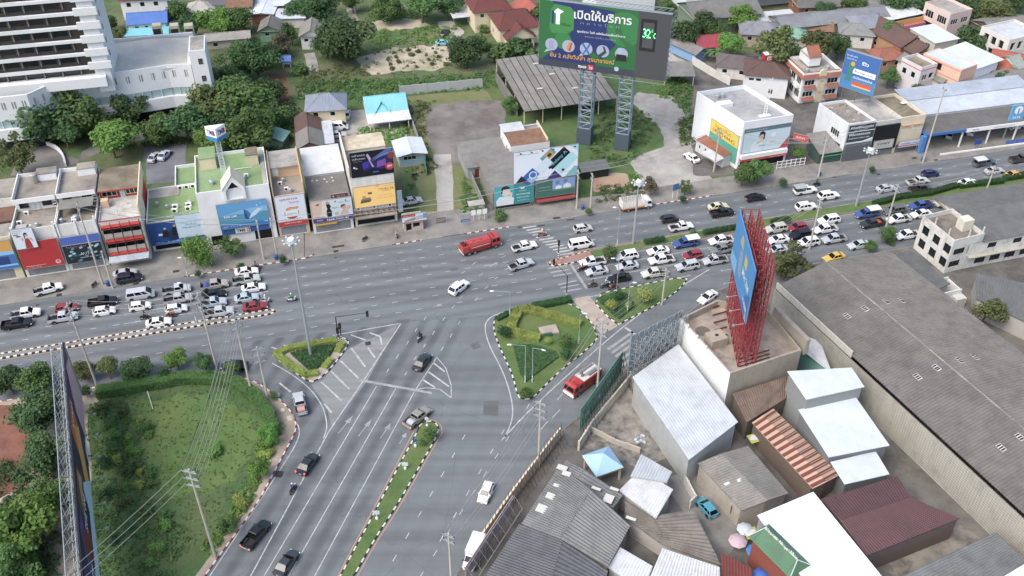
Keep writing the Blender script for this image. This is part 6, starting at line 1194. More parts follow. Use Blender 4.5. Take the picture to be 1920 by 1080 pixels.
# houses of the quarter behind, right
hs(1767,153,4.4,4.4,15.5,1.2,sheetm('#83857c',.15,.8),WCR,'long narrow white house with mossy grey gabled roof','y',0,rz=27,opens={'L':[(3,4.2,1.8,3.2),(7,8.2,1.8,3.2),(11,12.2,1.8,3.2)],'F':[(1.4,3,2.2,3.2)]})
cpw=E('carport','white sheet carport beside the long narrow house','shelter',Vector((*g(1772,186,3).xy,0)),8);roof_mono(cpw,8,5.5,3.0,3.3,WHITESH,.2)
for x in(.1,7.8):
    for y in(.1,5.3):box_on(cpw,'post',GALV,x,y,0,x+.12,y+.12,3.0)
pe=flat(1803,132,8.8,6.2,12,WHITESH,wallm('#d9b49a',.2),'peach three-storey building with pink bands and white roof',32,{'L':[(3.2,6.2,6.2,8.2,'o'),(2,3.4,3.6,4.8),(6.5,7.9,3.6,4.8)],'F':[(2,3,3.6,4.8),(2,3,.8,2)]},.15)
for z in(2.8,5.6,8.3):box_on(pe,'pink_band',plain('#c98a7e',.7),-.08,-.08,z,6.28,12.08,z+.18)
roof_mono(pe,11,12,7.6,8.0,WHITESH,.2,x0=6.4,name='side_roof');MB().box(6.3,.3,0,16,11.8,7.4).go('side_block',WW,pe)
wt=flat(1728,132,7.6,5.6,7,SLABY,wallm('#d3cfd0',.4),'white two-storey house with red-brown trim and open roof terrace',28,{'L':[(1,2.4,4.6,6.2),(4,5.4,4.6,6.2)],'F':[(1,2.6,4.4,6),(3.4,5,4.4,6,'o')]},.8);box_on(wt,'trim_band',plain('#b8695c',.7),-.06,-.06,7.3,5.66,7.06,7.5)
fw=flat(1754,81,7.4,8,10,WHITESH,wallm('#b9b6a4',.5),'pale olive block with clean white sheet roof, right quarter',22,{'L':[(1.4,4.2,5,6.4),(6.6,8.2,5,6.4)]},.0);roof_mono(fw,8,10,7.5,7.7,WHITESH,.3)
pk=flat(1782,30,6.8,8.6,10,SLAB,wallm('#d3c0b6',.4),'pinkish two-storey house with big windows near the dark trees',26,{'L':[(1,4,3.6,5.8),(5.6,9,3.6,5.8),(1,4.4,.3,2.4,'o'),(5.6,9,.3,2.4,'o')],'F':[(1,3.6,3.8,5.4),(5,7.6,3.8,5.4)]},.7)
hs(1690,86,4.6,9.5,15,2.2,BROWNSH,wallm('#b58a62',.6),'large dark brown gabled house, left of the pale olive block','y',0,rz=24);hs(1717,100,4.2,7.5,9,1.8,BROWNSH,wallm('#8f7a68',.6),'smaller dark brown gabled house beside the open terrace house','y',0,rz=24);hs(1650,112,3.4,8,7,1.5,ORTILE,wallm('#b08a6a',.6),'low house with bright terracotta roof behind the dark blue billboard','x',2.4,rz=12)
hs(1856,122,5.2,9,10,2.6,sheetm('#a85a44',.1),WC,'house with big reddish gabled roof behind the peach building','x',0,rz=-28);hs(1850,140,2.8,10,5,1.0,REDTILE,WW,'low annexe with dark red roof beside the peach building','x',0,rz=22)
ar=flat(1893,78,10.5,12,10,PALESH,wallm('#cfcac2',.4),'white arcaded three-storey building cut by the right frame edge',24,{'F':[(1+k*2.6,2.6+k*2.6,z,z+2.2,'o')for k in range(4)for z in(1.2,4.4,7.6)],'L':[(1.6+k*2.6,3.2+k*2.6,z,z+2.2,'o')for k in range(3)for z in(4.4,7.6)]},.5)
hs(1868,62,4.0,13,10,1.6,GREYSH,wallm('#6e5f55',.6),'brown barn with broad grey roof beside the arcaded building','x',0,rz=20);hs(1912,128,6,10,8,1.8,sheetm('#9aa39a',.1),wallm('#b9d6cc',.3),'pale green house with grey roof at the right frame edge','x',0,rz=24);hs(1895,160,4.5,14,9,1.6,GREYSH,WW,'white house with slatted windows and grey roof above the dealer','x',3,rz=18)
# sheds of coloured sheeting, top
ss=E('striped_sheds','row of joined sheds with white, blue and orange roof stripes','shed',Vector((*g(1650,40,4.5).xy,0)),24)
for k,(m_,d_)in enumerate(((WHITESH,5),(GREYSH,5),(BLUESH if False else sheetm('#8fb0d8',.0),5),(WHITESH,5),(GREYSH,4))):roof_mono(ss,19-k*.8,d_-.1,4.5+(k%2)*.3,4.9+(k%2)*.3,m_,.0,y0=4+k*5)
roof_mono(ss,14,4,4.2,4.5,sheetm('#d6d9d6',0),.1,y0=0,x0=3);MB().box(4,-.3,0,17.5,0,3.4).go('orange_wall',plain('#d09a5c',.7),ss);MB().box(4,-1.2,0,17.8,-.32,1.8).go('pink_wall',plain('#b86a7c',.7),ss);MB().box(0,4,0,18,28,4.3).go('wall',WCR,ss)
hs(1610,52,5.2,10,9,1.8,sheetm('#8b929c',.1),WW,'white house with grey-blue roof and bright blue porch, top right quarter','x',3,rz=8);hs(1578,62,4.2,9,8,1.6,sheetm('#8a8c86',.1),WCR,'small white house with grey hipped roof in front of the blue-porch house','x',3,rz=-10)
hs(1470,52,4.4,34,9,1.6,sheetm('#86898c',.1),wallm('#8d9496',.4),'long low grey-roofed warehouse, top right','x',0,rz=14,opens={});hs(1515,55,3.2,7,6,1.2,RUSTSH,wallm('#7d5a4a',.6),'rust-brown roofed hut in front of the grey warehouse','x',0,rz=-8);hs(1500,12,5.5,12,9,2.6,DARKSH,wallm('#8d5f45',.5),'dark-roofed wooden house at the top edge, right of the white factory','x',0,rz=6)
hs(1440,68,3.2,11,8,1.4,GREENSH,wallm('#b6b2a4',.5),'low house with pale green roof among trees','x',3,rz=-8);hs(1392,62,4.2,11,9,1.8,sheetm('#8b8d93',.1),wallm('#b0a08c',.5),'house with grey hipped roof between the big trees','x',4,rz=-6);hs(1312,88,3.4,10,7,1.8,sheetm('#a0404a',.0),wallm('#b9b2a6',.5),'small house with vivid red roof beside the great billboard','x',0,rz=12);hs(1305,100,3.0,4.5,12,1.0,GREYSH,wallm('#7fa4cf',.3),'narrow house with pale grey roof and blue gable','y',0,rz=38,opens={});hs(1345,122,3.6,10,8,1.6,sheetm('#6f6462',.1),WCR,'low house with dark brown hipped roof beside the red cube sign','x',3,rz=-14)
hg=hs(1304,36,5.2,21,13,2.6,sheetm('#7b7b76',.1),wallm('#6f8272',.5),'green-walled hangar with sagging grey roof below the white factory','x',0,rz=14,opens={});cps=E('carport','white roofed carport sheltering cars near the hangar','shelter',Vector((*g(1428,48,3.2).xy,0)),14);roof_mono(cps,13,8,3.2,3.8,PALESH,.2)
for x in(.1,6,12.6):box_on(cps,'post',GALV,x,.1,0,x+.14,.24,3.2)
fa=flat(1290,-28,9,60,14,PALESH,wallm('#dde0e2',.2),'long white factory across the top, behind the hangar',14,{'F':[(4+k*8,6.4+k*8,4.4,5.6)for k in range(6)]},.4);box_on(fa,'entrance_canopy',ORTILE,20,-4,4.2,36,0,4.6)
flat(1120,-20,9,19,14,PALESH,wallm('#d6d9dc',.3),'white factory block peeping over the great billboard',14,{'F':[(2,4,6,8),(9,11,6,8)],'L':[(2,4,6,8)]},.4)
# top left and middle houses
rv=hs(938,54,5.6,11.5,11,3.0,REDTILE,WC,'villa with dark red hipped roofs and tall windows','x',3,rz=16,opens={'F':[(1.4,4,.4,3.0),(4.4,7,.4,3.0),(7.4,9,.4,3.0)],'L':[(2,3.5,1,2.6)]});roof_gable(rv,8,9,4.0,2.8,REDTILE,.6,'y',0,.4,.04,'front_roof',WC,x0=1.2,y0=-3.4);MB().box(1.2,-3.4,0,9.2,0,3.9).go('front_wing',WC,rv);[window(rv,(lambda s,z,d:(s,-3.5+d*.4,z)),(1.6+k*2.4,3.6+k*2.4,.3,3.2))for k in range(3)]
hs(890,22,6.6,11,9,2.4,REDTILE,WC,'rear wing of the villa with dark red roof','x',2.5,rz=17);hs(978,32,4.6,9,9,2.8,sheetm('#ac5a48',.05),WC,'house with orange-red roof and white gable beside the great billboard','y',0,rz=24)
cpv=E('carport','grey sheet carport in front of the red-roofed villa','shelter',Vector((*g(850,34,3).xy,0)),16);roof_mono(cpv,6.5,5,3,3.4,PALESH,.2)
for x in(.1,6.2):box_on(cpv,'post',GALV,x,.1,0,x+.14,.24,3.0)
hs(563,66,4.4,6.0,8.5,1.6,sheetm('#8d8a80',.15,.8),wallm('#dde0de',.5),'white gabled house with old grey roof beside the garden path','y',0,rz=6,opens={'F':[(.9,2.1,2.3,3.3),(3.7,5,2.5,3.5)],'L':[(2,3.4,1.4,2.8)]});hs(486,56,3.8,5.4,7,1.5,sheetm('#7d7a72',.1,.8),wallm('#6f9c80',.4),'green-walled hut with grey gabled roof among trees','y',0,rz=4,opens={'F':[(1.4,2.8,1.8,2.9)]})
hs(240,44,5.0,10.5,6.5,1.8,BLUESH,WW,'white house with bright blue gabled roof, top left','x',0,rz=10,opens={'F':[(1.6,2.8,2.6,4),(4.4,5.4,2.6,4),(7.2,8.4,2.6,4)]});hs(236,66,3.0,11.5,5,.8,CYANSH,WW,'low house with turquoise roof in front of the blue-roofed house','x',0,rz=9);hs(305,42,2.8,4,6,.8,BLUESH,WW,'little blue-roofed annexe right of the blue-roofed house','x',0,rz=9)
hs(224,0,6.4,16,8,1.5,REDTILE,WW,'white apartment house with red eaves at the top edge','x',0,rz=8,opens={'F':[(1.6+k*4,3+k*4,4,5.4)for k in range(4)]});hs(350,22,4.0,7.5,7,2.0,sheetm('#b5b2a8',.05),WC,'cream house with pale pyramid roof, top left','x',3.7,rz=8);hs(392,8,4.4,6,7,1.4,sheetm('#6c6a70',.1),WC,'house with slate-grey roof left of the rusty house','x',0,rz=4);hs(426,12,4.2,7,7,1.6,RUSTSH,WCR,'house with rusty red roof at the top edge','x',0,rz=4)
hs(386,76,2.8,12,5,.9,sheetm('#a8a296',.1),wallm('#c0b8a8',.5),'low shed with dark red ridge strip behind the white stair tower','x',0,rz=12);hs(470,26,3.4,6.5,11,.4,WHITESH,wallm('#a06a58',.5),'shed with brilliant white flat roof, top left','y',0,rz=2,opens={});hs(516,9,3.8,9,4,.5,WHITESH,wallm('#9a7a66',.5),'shed with pale blue-white roof at the top edge','x',0,rz=4,opens={});hs(519,34,3.2,8,7,.4,WHITESH,WCR,'second brilliant white roofed shed below the pale blue-white one','x',0,rz=4,opens={})
sb=E('spirit_house','tiny blue-roofed spirit house on posts beside the red track','shrine',g(530,128),0);roof_gable(sb,2.4,2.0,2.4,1.0,BLUESH,.3,'x',0,.3,.03,'roof',BLUESH);MB().box(.1,.1,1.2,2.3,1.9,2.35).go('wall',plain('#9fc0d8',.6),sb)
for x in(.1,2.2):
    for y in(.1,1.8):box_on(sb,'post',WHITE,x,y,0,x+.12,y+.12,1.3)
hs(528,262,2.6,4,6,.8,sheetm('#6fa096',.1),wallm('#7f9a92',.4),'teal roofed lean-to among the trees left of the brown shed','x',0,rz=80,opens={})
# ------------------------------------------------------------------ white hospital, top left
hp=E('hospital','big white hospital with banded tower, curved podium and stair tower','building',Vector((*g(185,122,18).xy,0)),13.4)
HM=frame_of(hp);HI=HM.inverted();hl=lambda x,y,z:HI@g(x,y,z)
HW_=wallm('#dcdedf',.15)
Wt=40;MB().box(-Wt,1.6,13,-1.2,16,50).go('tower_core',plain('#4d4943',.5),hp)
for k in range(9):
    z=17.2+3.3*k;st=-.25*(k%2)
    m=MB();m.box(-Wt,.3,z,-2.2,.5,z+.85).box(-Wt,.5,z-.15,-1.3,1.7,z+.1).box(-11-k*.5,.1,z+.05,-2.0,.3,z+.75);m.go('balcony_band',HW_,hp)
    for j in range(9):
        MB().box(-4.6-j*4.1,.9,z-2.0,-4.4-j*4.1,1.55,z-.1).go('balcony_divider',plain('#8c8880',.7),hp)
        MB().poly([(-8.2-j*4.1,1.55,z-1.95),(-5.2-j*4.1,1.55,z-1.95),(-5.2-j*4.1,1.55,z-.3),(-8.2-j*4.1,1.55,z-.3)]).go('balcony_door',GLASS,hp)
m=MB();m.box(-1.3,.3,11,2.2,15,50);m.go('end_wall',HW_,hp)
for k in range(9):z=17.4+3.3*k;MB().box(-2.2,-.5,z-.2,2.9,.28,z+1.5).go('corner_fin',HW_,hp);window(hp,lambda s,zz,d:(2.3-d,s,zz),(5,5.7,z+.6,z+1.9),fr=DARKF)
MB().box(-Wt,-1.2,13,1.0,1.5,15.4).go('tower_skirt',HW_,hp)
# podium
pr=hl(358,123,14.2);pl=hl(200,138,14.2);pbk=hl(362,68,14.2)
Wp=pr.x-pl.x;m=MB();P0=pl.x-14;f0=pl.y
crv=[(P0-12,f0-8.5),(P0-3,f0-8.2),(P0+2,f0-3.2),(pl.x-3,f0-1.0),(pl.x+3,f0-.9),(pl.x+9,f0-.2),(pl.x+14,f0+.6),(pr.x,pr.y)]
for(a,b),(c,d)in zip(crv,crv[1:]):
    m.poly([(a,b,8.6),(c,d,8.6),(c,d,14.6),(a,b,14.6)]);m.poly([(a,b-.7,3.6),(c,d-.7,3.6),(c,d-.7,6.6),(a,b-.7,6.6)]);m.poly([(a,b-.7,6.6),(c,d-.7,6.6),(c,d+.3,6.6),(a,b+.3,6.6)]);m.poly([(a,b,14.6),(c,d,14.6),(c,d+.5,14.6),(a,b+.5,14.6)]);m.poly([(a,b-.7,3.6),(c,d-.7,3.6),(c,d+3,3.6),(a,b+3,3.6)])
m.go('podium_wall',HW_,hp)
gl_=MB();fr_=MB()
for(a,b),(c,d)in zip(crv,crv[1:]):
    gl_.poly([(a,b+.25,6.6),(c,d+.25,6.6),(c,d+.1,8.6),(a,b+.1,8.6)]);gl_.poly([(a,b+2,0),(c,d+2,0),(c,d+2,3.6),(a,b+2,3.6)],1)
    n=max(2,int(math.hypot(c-a,d-b)/1.8))
    for i in range(n+1):t=i/n;x,y=a+(c-a)*t,b+(d-b)*t;fr_.box(x-.06,y-.05,6.6,x+.06,y+.12,8.6)
gl_.go('glazing',[plain('#9fb8b8',.1,0,.6),plain('#1d2230',.4)],hp);fr_.go('mullions',HW_,hp)
k=0
for(a,b),(c,d)in zip(crv,crv[1:]):
    L=math.hypot(c-a,d-b);n=max(1,int(L/2.2))
    for i in range(n):
        for e in(-.28,.28):
            t=(i+.5)/n;x,y=a+(c-a)*t+e,b+(d-b)*t;MB().box(x-.13,y-.04,11.4,x+.13,y+.3,13.2).go('slot_window',plain('#7c8082',.4),hp)
q=hl(210,80,14.2);MB().poly([(pl.x-3,f0+.3,13.9),(pr.x-.8,pr.y+.4,13.9),(pbk.x-.8,pbk.y,14.0),((q.x+pbk.x)/2,(q.y+pbk.y)/2,14.5),(q.x,q.y,14.0)]).go('podium_roof',sheetm('#c9c4b6',.0,.6,0,.15),hp)
MB().box(q.x-.5,q.y,0,pbk.x,q.y+.5,15).go('podium_back',HW_,hp);MB().box(pr.x-.9,pr.y,0,pr.x,pbk.y,14.4).go('podium_side',HW_,hp)
for x in(300,333,360):
    p=hl(x-12,66,14);m=MB();m.box(p.x,p.y,13,p.x+2.2,p.y+2.2,16.4);v_=m.go('roof_vent',WC,hp);MB().box(p.x+.15,p.y-.05,14.2,p.x+2.05,p.y-.01,15.6).go('vent_grille',plain('#3c3630',.8),v_)
s0=hl(372,160,10);MB().box(s0.x-.6,s0.y,0,s0.x+3.2,s0.y+9,19).go('stair_tower',HW_,hp);MB().box(s0.x-.3,s0.y+.3,19,s0.x+2.9,s0.y+8.7,19.05).go('stair_tower_roof',SLAB,hp);[window(hp,lambda s,zz,d:(s0.x+1.2+s,s0.y-.12+d,zz),(0,1.0,z,z+1.4),fr=DARKF)for z in(6.5,11,15.5)]
for k in range(5):box_on(hp,'ground_column',HW_,P0-8+k*5.5,f0-5+k*1.1,0,P0-7.4+k*5.5,f0-4.4+k*1.1,4)
# ------------------------------------------------------------------ near right block: roofs, yards, adverts
def qroof(label,quads,mat,wallmat,name='shed',cat='building',pitch=.35,amp=.07,inset=.35,z0=.1,walls_=True,holes=()):
    """roof planes given by surveyed corners (pixel x, pixel y, height): eave a->b, ridge side c<-d; ribs run up the slope"""
    Q=[[g(x,y,z)for x,y,z in q]for q in quads];c0=Q[0][0];base=Vector((c0.x,c0.y,0));o=E(name,label,cat,base)
    for qi,q in enumerate(Q):
        a,b,c,d=[p-base for p in q];n=max(2,int((b-a).length/pitch))*2;m=MB();nm=(b-a).cross(d-a).normalized();nm=nm if nm.z>0 else-nm
        for i in range(n+1):
            t=i/n;off=nm*(amp if i%2 else 0);m.v+=[tuple(a.lerp(b,t)+off),tuple(d.lerp(c,t)+off)]
        for i in range(n):m.f.append([2*i,2*i+2,2*i+3,2*i+1]);m.m.append(0)
        r=m.go('roof',mat[qi]if isinstance(mat,list)else mat,o);f=MB();dn=Vector((0,0,-.14))
        for p,s in((a,b),(b,c),(c,d),(d,a)):f.poly([p+dn,s+dn,s,p])
        f.poly([a+dn,d+dn,c+dn,b+dn]);f.go('fascia',mat[qi]if isinstance(mat,list)else mat,r)
        if walls_:
            ce=(a+b+c+d)/4;I=[p+(Vector((ce.x-p.x,ce.y-p.y,0)).normalized()*inset)for p in(a,b,c,d)];w_=MB()
            for i in range(4):
                p,s=I[i],I[(i+1)%4];w_.poly([(p.x,p.y,z0),(s.x,s.y,z0),(s.x,s.y,s.z-.1),(p.x,p.y,p.z-.1)])
            w_.go('wall',wallmat,o)
    return o
def patch_sheet(o,x,y,z,wd,dp,rz,mat):
    p=g(x,y,z)-o.location;MB().box(-wd/2,-dp/2,0,wd/2,dp/2,.05,0,Matrix.Translation(p)@Matrix.Rotation(R(rz),4,'Z')).go('replaced_sheet',mat,o)
ASB=sheetm('#7c7f7d',.05,.85,0,.45);ASBD=sheetm('#6a6c6b',.05,.85,0,.45);ASBB=sheetm('#807a70',.25,.85,0,.5);PALE=plain('#c2c0b6',.8)
# long warehouse
a0,d0=g(1455,537,8),(g(1752,810,8)-g(1455,537,8)).normalized();r0,f0_=g(1547,491,10.2),g(1667,470,8.2)
LW=82;wh=E('warehouse','long warehouse with weathered grey corrugated roof and pale ribbed side wall','building',(a0.x,a0.y,0));B_=wh.location
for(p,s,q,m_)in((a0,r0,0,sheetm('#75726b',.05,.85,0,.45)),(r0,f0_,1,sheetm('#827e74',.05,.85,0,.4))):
    m=MB();n=300
    for i in range(n+1):
        off=Vector((0,0,.1 if i%2 else 0));t=LW*i/n;m.v+=[tuple(p+d0*t-B_+off),tuple(s+d0*t-B_+off)]
    for i in range(n):m.f.append([2*i,2*i+2,2*i+3,2*i+1]);m.m.append(0)
    m.go('roof',m_,wh)
MB().tube(r0-B_,r0+d0*LW-B_,.16,n=6).go('ridge_cap',CONC,wh)
m=MB();n=340;nrm=Vector((d0.y,-d0.x,0))*-1
for i in range(n+1):
    p=a0+d0*(LW*i/n)-B_+nrm*(-.25+(.06 if i%2 else 0));m.v+=[(p.x,p.y,.1),(p.x,p.y,7.6)]
for i in range(n):m.f.append([2*i,2*i+2,2*i+3,2*i+1]);m.m.append(0)
m.go('side_wall',None or wallm('#b3b0a4',.9,'#4f4d45'),wh)
for k in range(16):
    z=.6+k*.46;p,q=a0-B_-nrm*.3,a0+d0*LW-B_-nrm*.3;MB().poly([(p.x,p.y,z),(q.x,q.y,z),(q.x,q.y,z+.07),(p.x,p.y,z+.07)]).go('wall_batten',plain('#77746a',.9),wh)
MB().poly([(p.x,p.y,z)for p,z in((a0-B_,.1),(r0-B_,.1),(r0-B_,10.1),(a0-B_,7.9))]).poly([(p.x,p.y,z)for p,z in((r0-B_,.1),(f0_-B_,.1),(f0_-B_,8.1),(r0-B_,10.1))]).go('end_wall',wallm('#8d8b84',.8),wh)
pw=MB();p=a0-B_+nrm*.1
for k in range(12):q=p+d0*(k*1.75);pw.box(0,-.1,7.5,1.7,.1,8.9,0,Matrix.Translation((q.x,q.y,0))@Matrix.Rotation(math.atan2(d0.y,d0.x),4,'Z'))
pw.go('parapet_panel',wallm('#c4c1b6',.5),wh)
def rp_(x,y,s):return None
for x,y in((1588,593),(1622,579),(1662,566),(1691,564),(1720,707),(1756,690),(1799,676),(1828,670),(1877,840),(1912,820)):
    p=g(x,y,9.2);
    for it in range(4):
        dd=(p-a0);l_=dd.dot(d0);perp=dd-d0*l_;w1=(r0-a0)-d0*(r0-a0).dot(d0);w2=(f0_-a0)-d0*(f0_-a0).dot(d0);w1.z=w2.z=0;perp.z=0;t=perp.length;z=8+2.2*t/w1.length if t<w1.length else 10.2-2.0*(t-w1.length)/(w2.length-w1.length);p=g(x,y,z)
    sl=math.atan2(2.2,w1.length)*(1 if t<w1.length else-1);M_=Matrix.Translation(p-B_+Vector((0,0,.06)))@Matrix.Rotation(math.atan2(d0.y,d0.x),4,'Z')@Matrix.Rotation(sl,4,'X')
    MB().box(-.7,-.45,0,.7,.45,.03,0,M_).go('pale_patch',PALE,wh);v=MB()
    for k in(-.45,0,.4):v.box(k-.12,-.4,.03,k+.12,.35,.06,0,M_)
    v.go('roof_hole',BLACK,wh)
# corner building with terrace
cb=E('terrace_building','white-walled corner building with stained empty roof terrace','building',Vector((*g(1369,700,10.6).xy,0)),22);ci=frame_of(cb).inverted()
L4=[ci@g(x,y,10.6)for x,y in((1276,596),(1345,562),(1440,580),(1503,656),(1369,700))];m=MB();P4=[(p.x,p.y)for p in L4];n=len(P4);ctr=(sum(p[0]for p in P4)/n,sum(p[1]for p in P4)/n);I4=[(p[0]+(ctr[0]-p[0])*.04,p[1]+(ctr[1]-p[1])*.04)for p in P4]
wms=[wallm('#b0a596',.9),wallm('#a39a8c',.9),wallm('#a89f90',.9),wallm('#9c9484',1.0),wallm('#e2e6e8',.25)]
for i in range(n):
    j=(i+1)%n;m=MB();m.poly([(*P4[i],.1),(*P4[j],.1),(*P4[j],10.6),(*P4[i],10.6)]);m.poly([(*I4[i],9.2),(*I4[j],9.2),(*I4[j],10.6),(*I4[i],10.6)],1);m.poly([(*P4[i],10.6),(*P4[j],10.6),(*I4[j],10.6),(*I4[i],10.6)],1);m.go('wall',[wms[i],wallm('#a59c8e',.9)],cb)
MB().prism(I4,9.0,9.2).go('terrace',slabm('#a39486','#7d7468','#b8a898',.5),cb)
for k in range(3):q=ci@g(1290+k*17,612+k*20,10.9);box_on(cb,'parapet_post',WW,q.x-.12,q.y-.12,10.6,q.x+.12,q.y+.12,11.3)
tp=ci@g(1480,615,10);MB().box(tp.x-1.2,tp.y-6,9.2,tp.x-.4,tp.y+3.5,12.4).go('stained_upstand',wallm('#9d9588',1.0),cb);q=ci@g(1340,640,9.6);MB().box(q.x-1.4,q.y-1.4,9.2,q.x+1.6,q.y+1.2,11).go('stair_head',wallm('#a89a88',.9),cb);MB().box(q.x-.1,q.y-.3,11,q.x+.5,q.y+.2,11.02).go('hatch_hole',BLACK,cb);q=ci@g(1318,620,9.3);MB().lathe([(.0,.04),(1.3,.04)],(q.x,q.y,9.2),16).go('water_stain',plain('#6a6156',.9),cb)
for k in range(5):a_=ci@g(1335+k*2,572+k*14,10.2);b_=ci@g(1375,578+k*14,10.2);MB().box(min(a_.x,b_.x),a_.y-.08,9.5,max(a_.x,b_.x),a_.y+.08,9.7).go('red_beam',plain('#6d2a2a',.7),cb)
for k in range(4):a_=ci@g(1385,672+k*7,9.6);MB().box(a_.x,a_.y-.06,9.4,a_.x+6,a_.y+.06,9.55).go('red_beam',plain('#6d2a2a',.7),cb)
# red lattice tower with blue advert
tb=g(1380,700,9.2);tf=g(1387,393,30.1);tower=E('lattice_billboard','tall blue billboard seen edge-on, carried by a red steel lattice on the terrace','billboard',(tb.x,tb.y,9.2));dv=Vector((tf.x-tb.x,tf.y-tb.y,0));Lt=dv.length;rt=math.atan2(dv.y,dv.x);TM=Matrix.Rotation(rt,4,'Z');REDL=plain('#84292e',.7)
rng=random.Random(5)
for yi in range(3):
    m=MB();y=-.5-1.35*yi
    for k in range(9):
        Ls=Lt-1.6;x=1.6+Ls*k/8;m.tube(TM@Vector((x,y,0)),TM@Vector((x,y,21)),.1,n=4)
        if k<8:
            for j in range(9):
                z=j*2.33;m.tube(TM@Vector((x,y,z)),TM@Vector((x+Ls/8,y,z+2.33)),.06,n=4,caps=False);m.tube(TM@Vector((x,y,z)),TM@Vector((x+Ls/8,y,z)),.06,n=4,caps=False)
                if yi<2:m.tube(TM@Vector((x,y,z)),TM@Vector((x,y-1.35,z+2.33)),.055,n=4,caps=False);m.tube(TM@Vector((x,y,z)),TM@Vector((x,y-1.35,z)),.055,n=4,caps=False)
                if rng.random()<.8:m.tube(TM@Vector((x+Ls/8,y,z)),TM@Vector((x,y,z+2.33)),.05,n=4,caps=False)
    m.tube(TM@Vector((1.6,y,21)),TM@Vector((Lt,y,21)),.08,n=4)
    for k in range(9 if yi<2 else 0):m.tube(TM@Vector((1.6+Ls*k/8,y,21)),TM@Vector((1.6+Ls*k/8,y-1.35,21)),.06,n=4)
    m.go('lattice_frame',REDL,tower)
def tp_(x,z,o=.0):return tuple(TM@Vector((x,o,z)))
MB().poly([tp_(0,10.6,-.1),tp_(Lt,10.6,-.1),tp_(Lt,21,-.1),tp_(0,21,-.1)]).poly([tp_(0,10.6,.12),tp_(Lt,10.6,.12),tp_(Lt,21,.12),tp_(0,21,.12)]).poly([tp_(0,10.6,-.1),tp_(0,10.6,.12),tp_(0,21,.12),tp_(0,21,-.1)]).poly([tp_(0,21,-.1),tp_(Lt,21,-.1),tp_(Lt,21,.12),tp_(0,21,.12)]).go('panel',plain('#3f86be',.5),tower)
for pts,c in(([(0,10.6),(6,10.6),(2,15),(0,16)],'#2f68a8'),([(0,10.6),(1.6,10.6),(.4,16),(0,16)],'#d8e2ea'),([(8,13),(10.5,13),(11,17),(8.6,18)],'#7d94a8'),([(9,18),(12,18),(11,20),(9.4,20)],'#a9a57e'),([(5,17),(7,17),(7,19),(5,19)],'#b9b45a'),([(12,11),(17,11),(17,13),(12,14)],'#6fa8d0')):MB().poly([tp_(x,z,.14)for x,z in pts]).go('printed_shape',plain(c,.5),tower)
for s,x,z,w_,h_ in(('SMART HOME',1.4,15,6,1.4),('NAKHON',.8,12,3.4,1.0)):
    t_=put_text(tower,s,0,0,0,-w_,h_,'#e4ecf2',.01);q=TM@Vector((x,.17,z));t_.location=q;t_.rotation_euler=(0,0,rt);t_.scale.x=abs(t_.scale.x)
lm=MB()
for k in range(5):lm.box(-.14,-.14,-.12,.14,.14,.12,0,Matrix.Translation(TM@Vector((1+k*3.6,1.6,9.4))));lm.tube(TM@Vector((1+k*3.6,0,9.8)),TM@Vector((1+k*3.6,1.6,9.4)),.04)
lm.go('floodlights',GALV,tower)
# grey back-framed advert at the kerb
gb0,gb1=g(1180,702,4),g(1274,652,4);gf_=E('steel_frame_billboard','grey lattice back of a billboard facing the slip road','billboard',(gb0.x,gb0.y,0));dv2=Vector((gb1.x-gb0.x,gb1.y-gb0.y,0));L2=dv2.length;T2=Matrix.Rotation(math.atan2(dv2.y,dv2.x),4,'Z');m=MB();m2=MB()
for k in range(13):
    x=L2*k/12
    for y in(.4,-1.0):m.tube(T2@Vector((x,y,.1)),T2@Vector((x,y,12.4)),.06,n=4)
    if k<12:
        for j in range(7):
            z=3.2+j*1.3
            for y in(.4,-1.0):m.tube(T2@Vector((x,y,z)),T2@Vector((x+L2/12,y,z+1.3*(1 if(k+j)%2 else-1))),.04,n=4,caps=False)
            m2.tube(T2@Vector((x,.4,z)),T2@Vector((x,-1.0,z+.6)),.035,n=4,caps=False);m2.tube(T2@Vector((x,-1.0,z)),T2@Vector((x+L2/12,-1.0,z)),.04,n=4,caps=False)
m.go('lattice_frame',plain('#a3aaac',.5,.3),gf_);m2.go('cross_ties',plain('#a3aaac',.5,.3),gf_);MB().box(0,.5,4.2,L2,.6,12.2,0,T2).go('panel',plain('#7d8d94',.6),gf_)
for k in range(5):MB().tube(T2@Vector((1+k*2.6,.6,12.2)),T2@Vector((1+k*2.6,2.2,12.6)),.03).go('floodlight_arm',STEEL,gf_)
# white sheet roof building beside it
qroof('white-grey sheet roofed hall beside the corner building',[[(1292,862,6.4),(1384,791,6.4),(1272,645,6.6),(1186,707,6.6)]],sheetm('#c6cbce',.02,.45,0,.22),wallm('#a7aaa8',.7),'hall',pitch=.5,amp=.03)
# upper and lower white tiers
qroof('tall shed with clean white sheet roof, upper tier',[[(1512,749,9),(1621,725,9),(1597,689,9.3),(1476,696,9.3)]],WHITESH,wallm('#8b8f90',.3),'tall_shed',pitch=.4,amp=.025)
qroof('lower white sheet roof in front of the tall shed',[[(1554,857,6),(1668,835,6),(1605,745,6.6),(1497,768,6.6)]],WHITESH,wallm('#73777a',.3),'shed',pitch=.4,amp=.025);qroof('smallest white sheet roof at the foot of the white tiers',[[(1584,908,4.4),(1668,889,4.4),(1642,846,4.8),(1557,866,4.8)]],WHITESH,wallm('#6d7174',.3),'shed',pitch=.4,amp=.025);qroof('narrow pale roof with turquoise edge along the warehouse wall',[[(1538,640,5),(1560,700,5),(1448,594,5.4),(1440,604,5.4)]],PALESH,wallm('#7fb8ac',.3),'lean_to',pitch=.4)
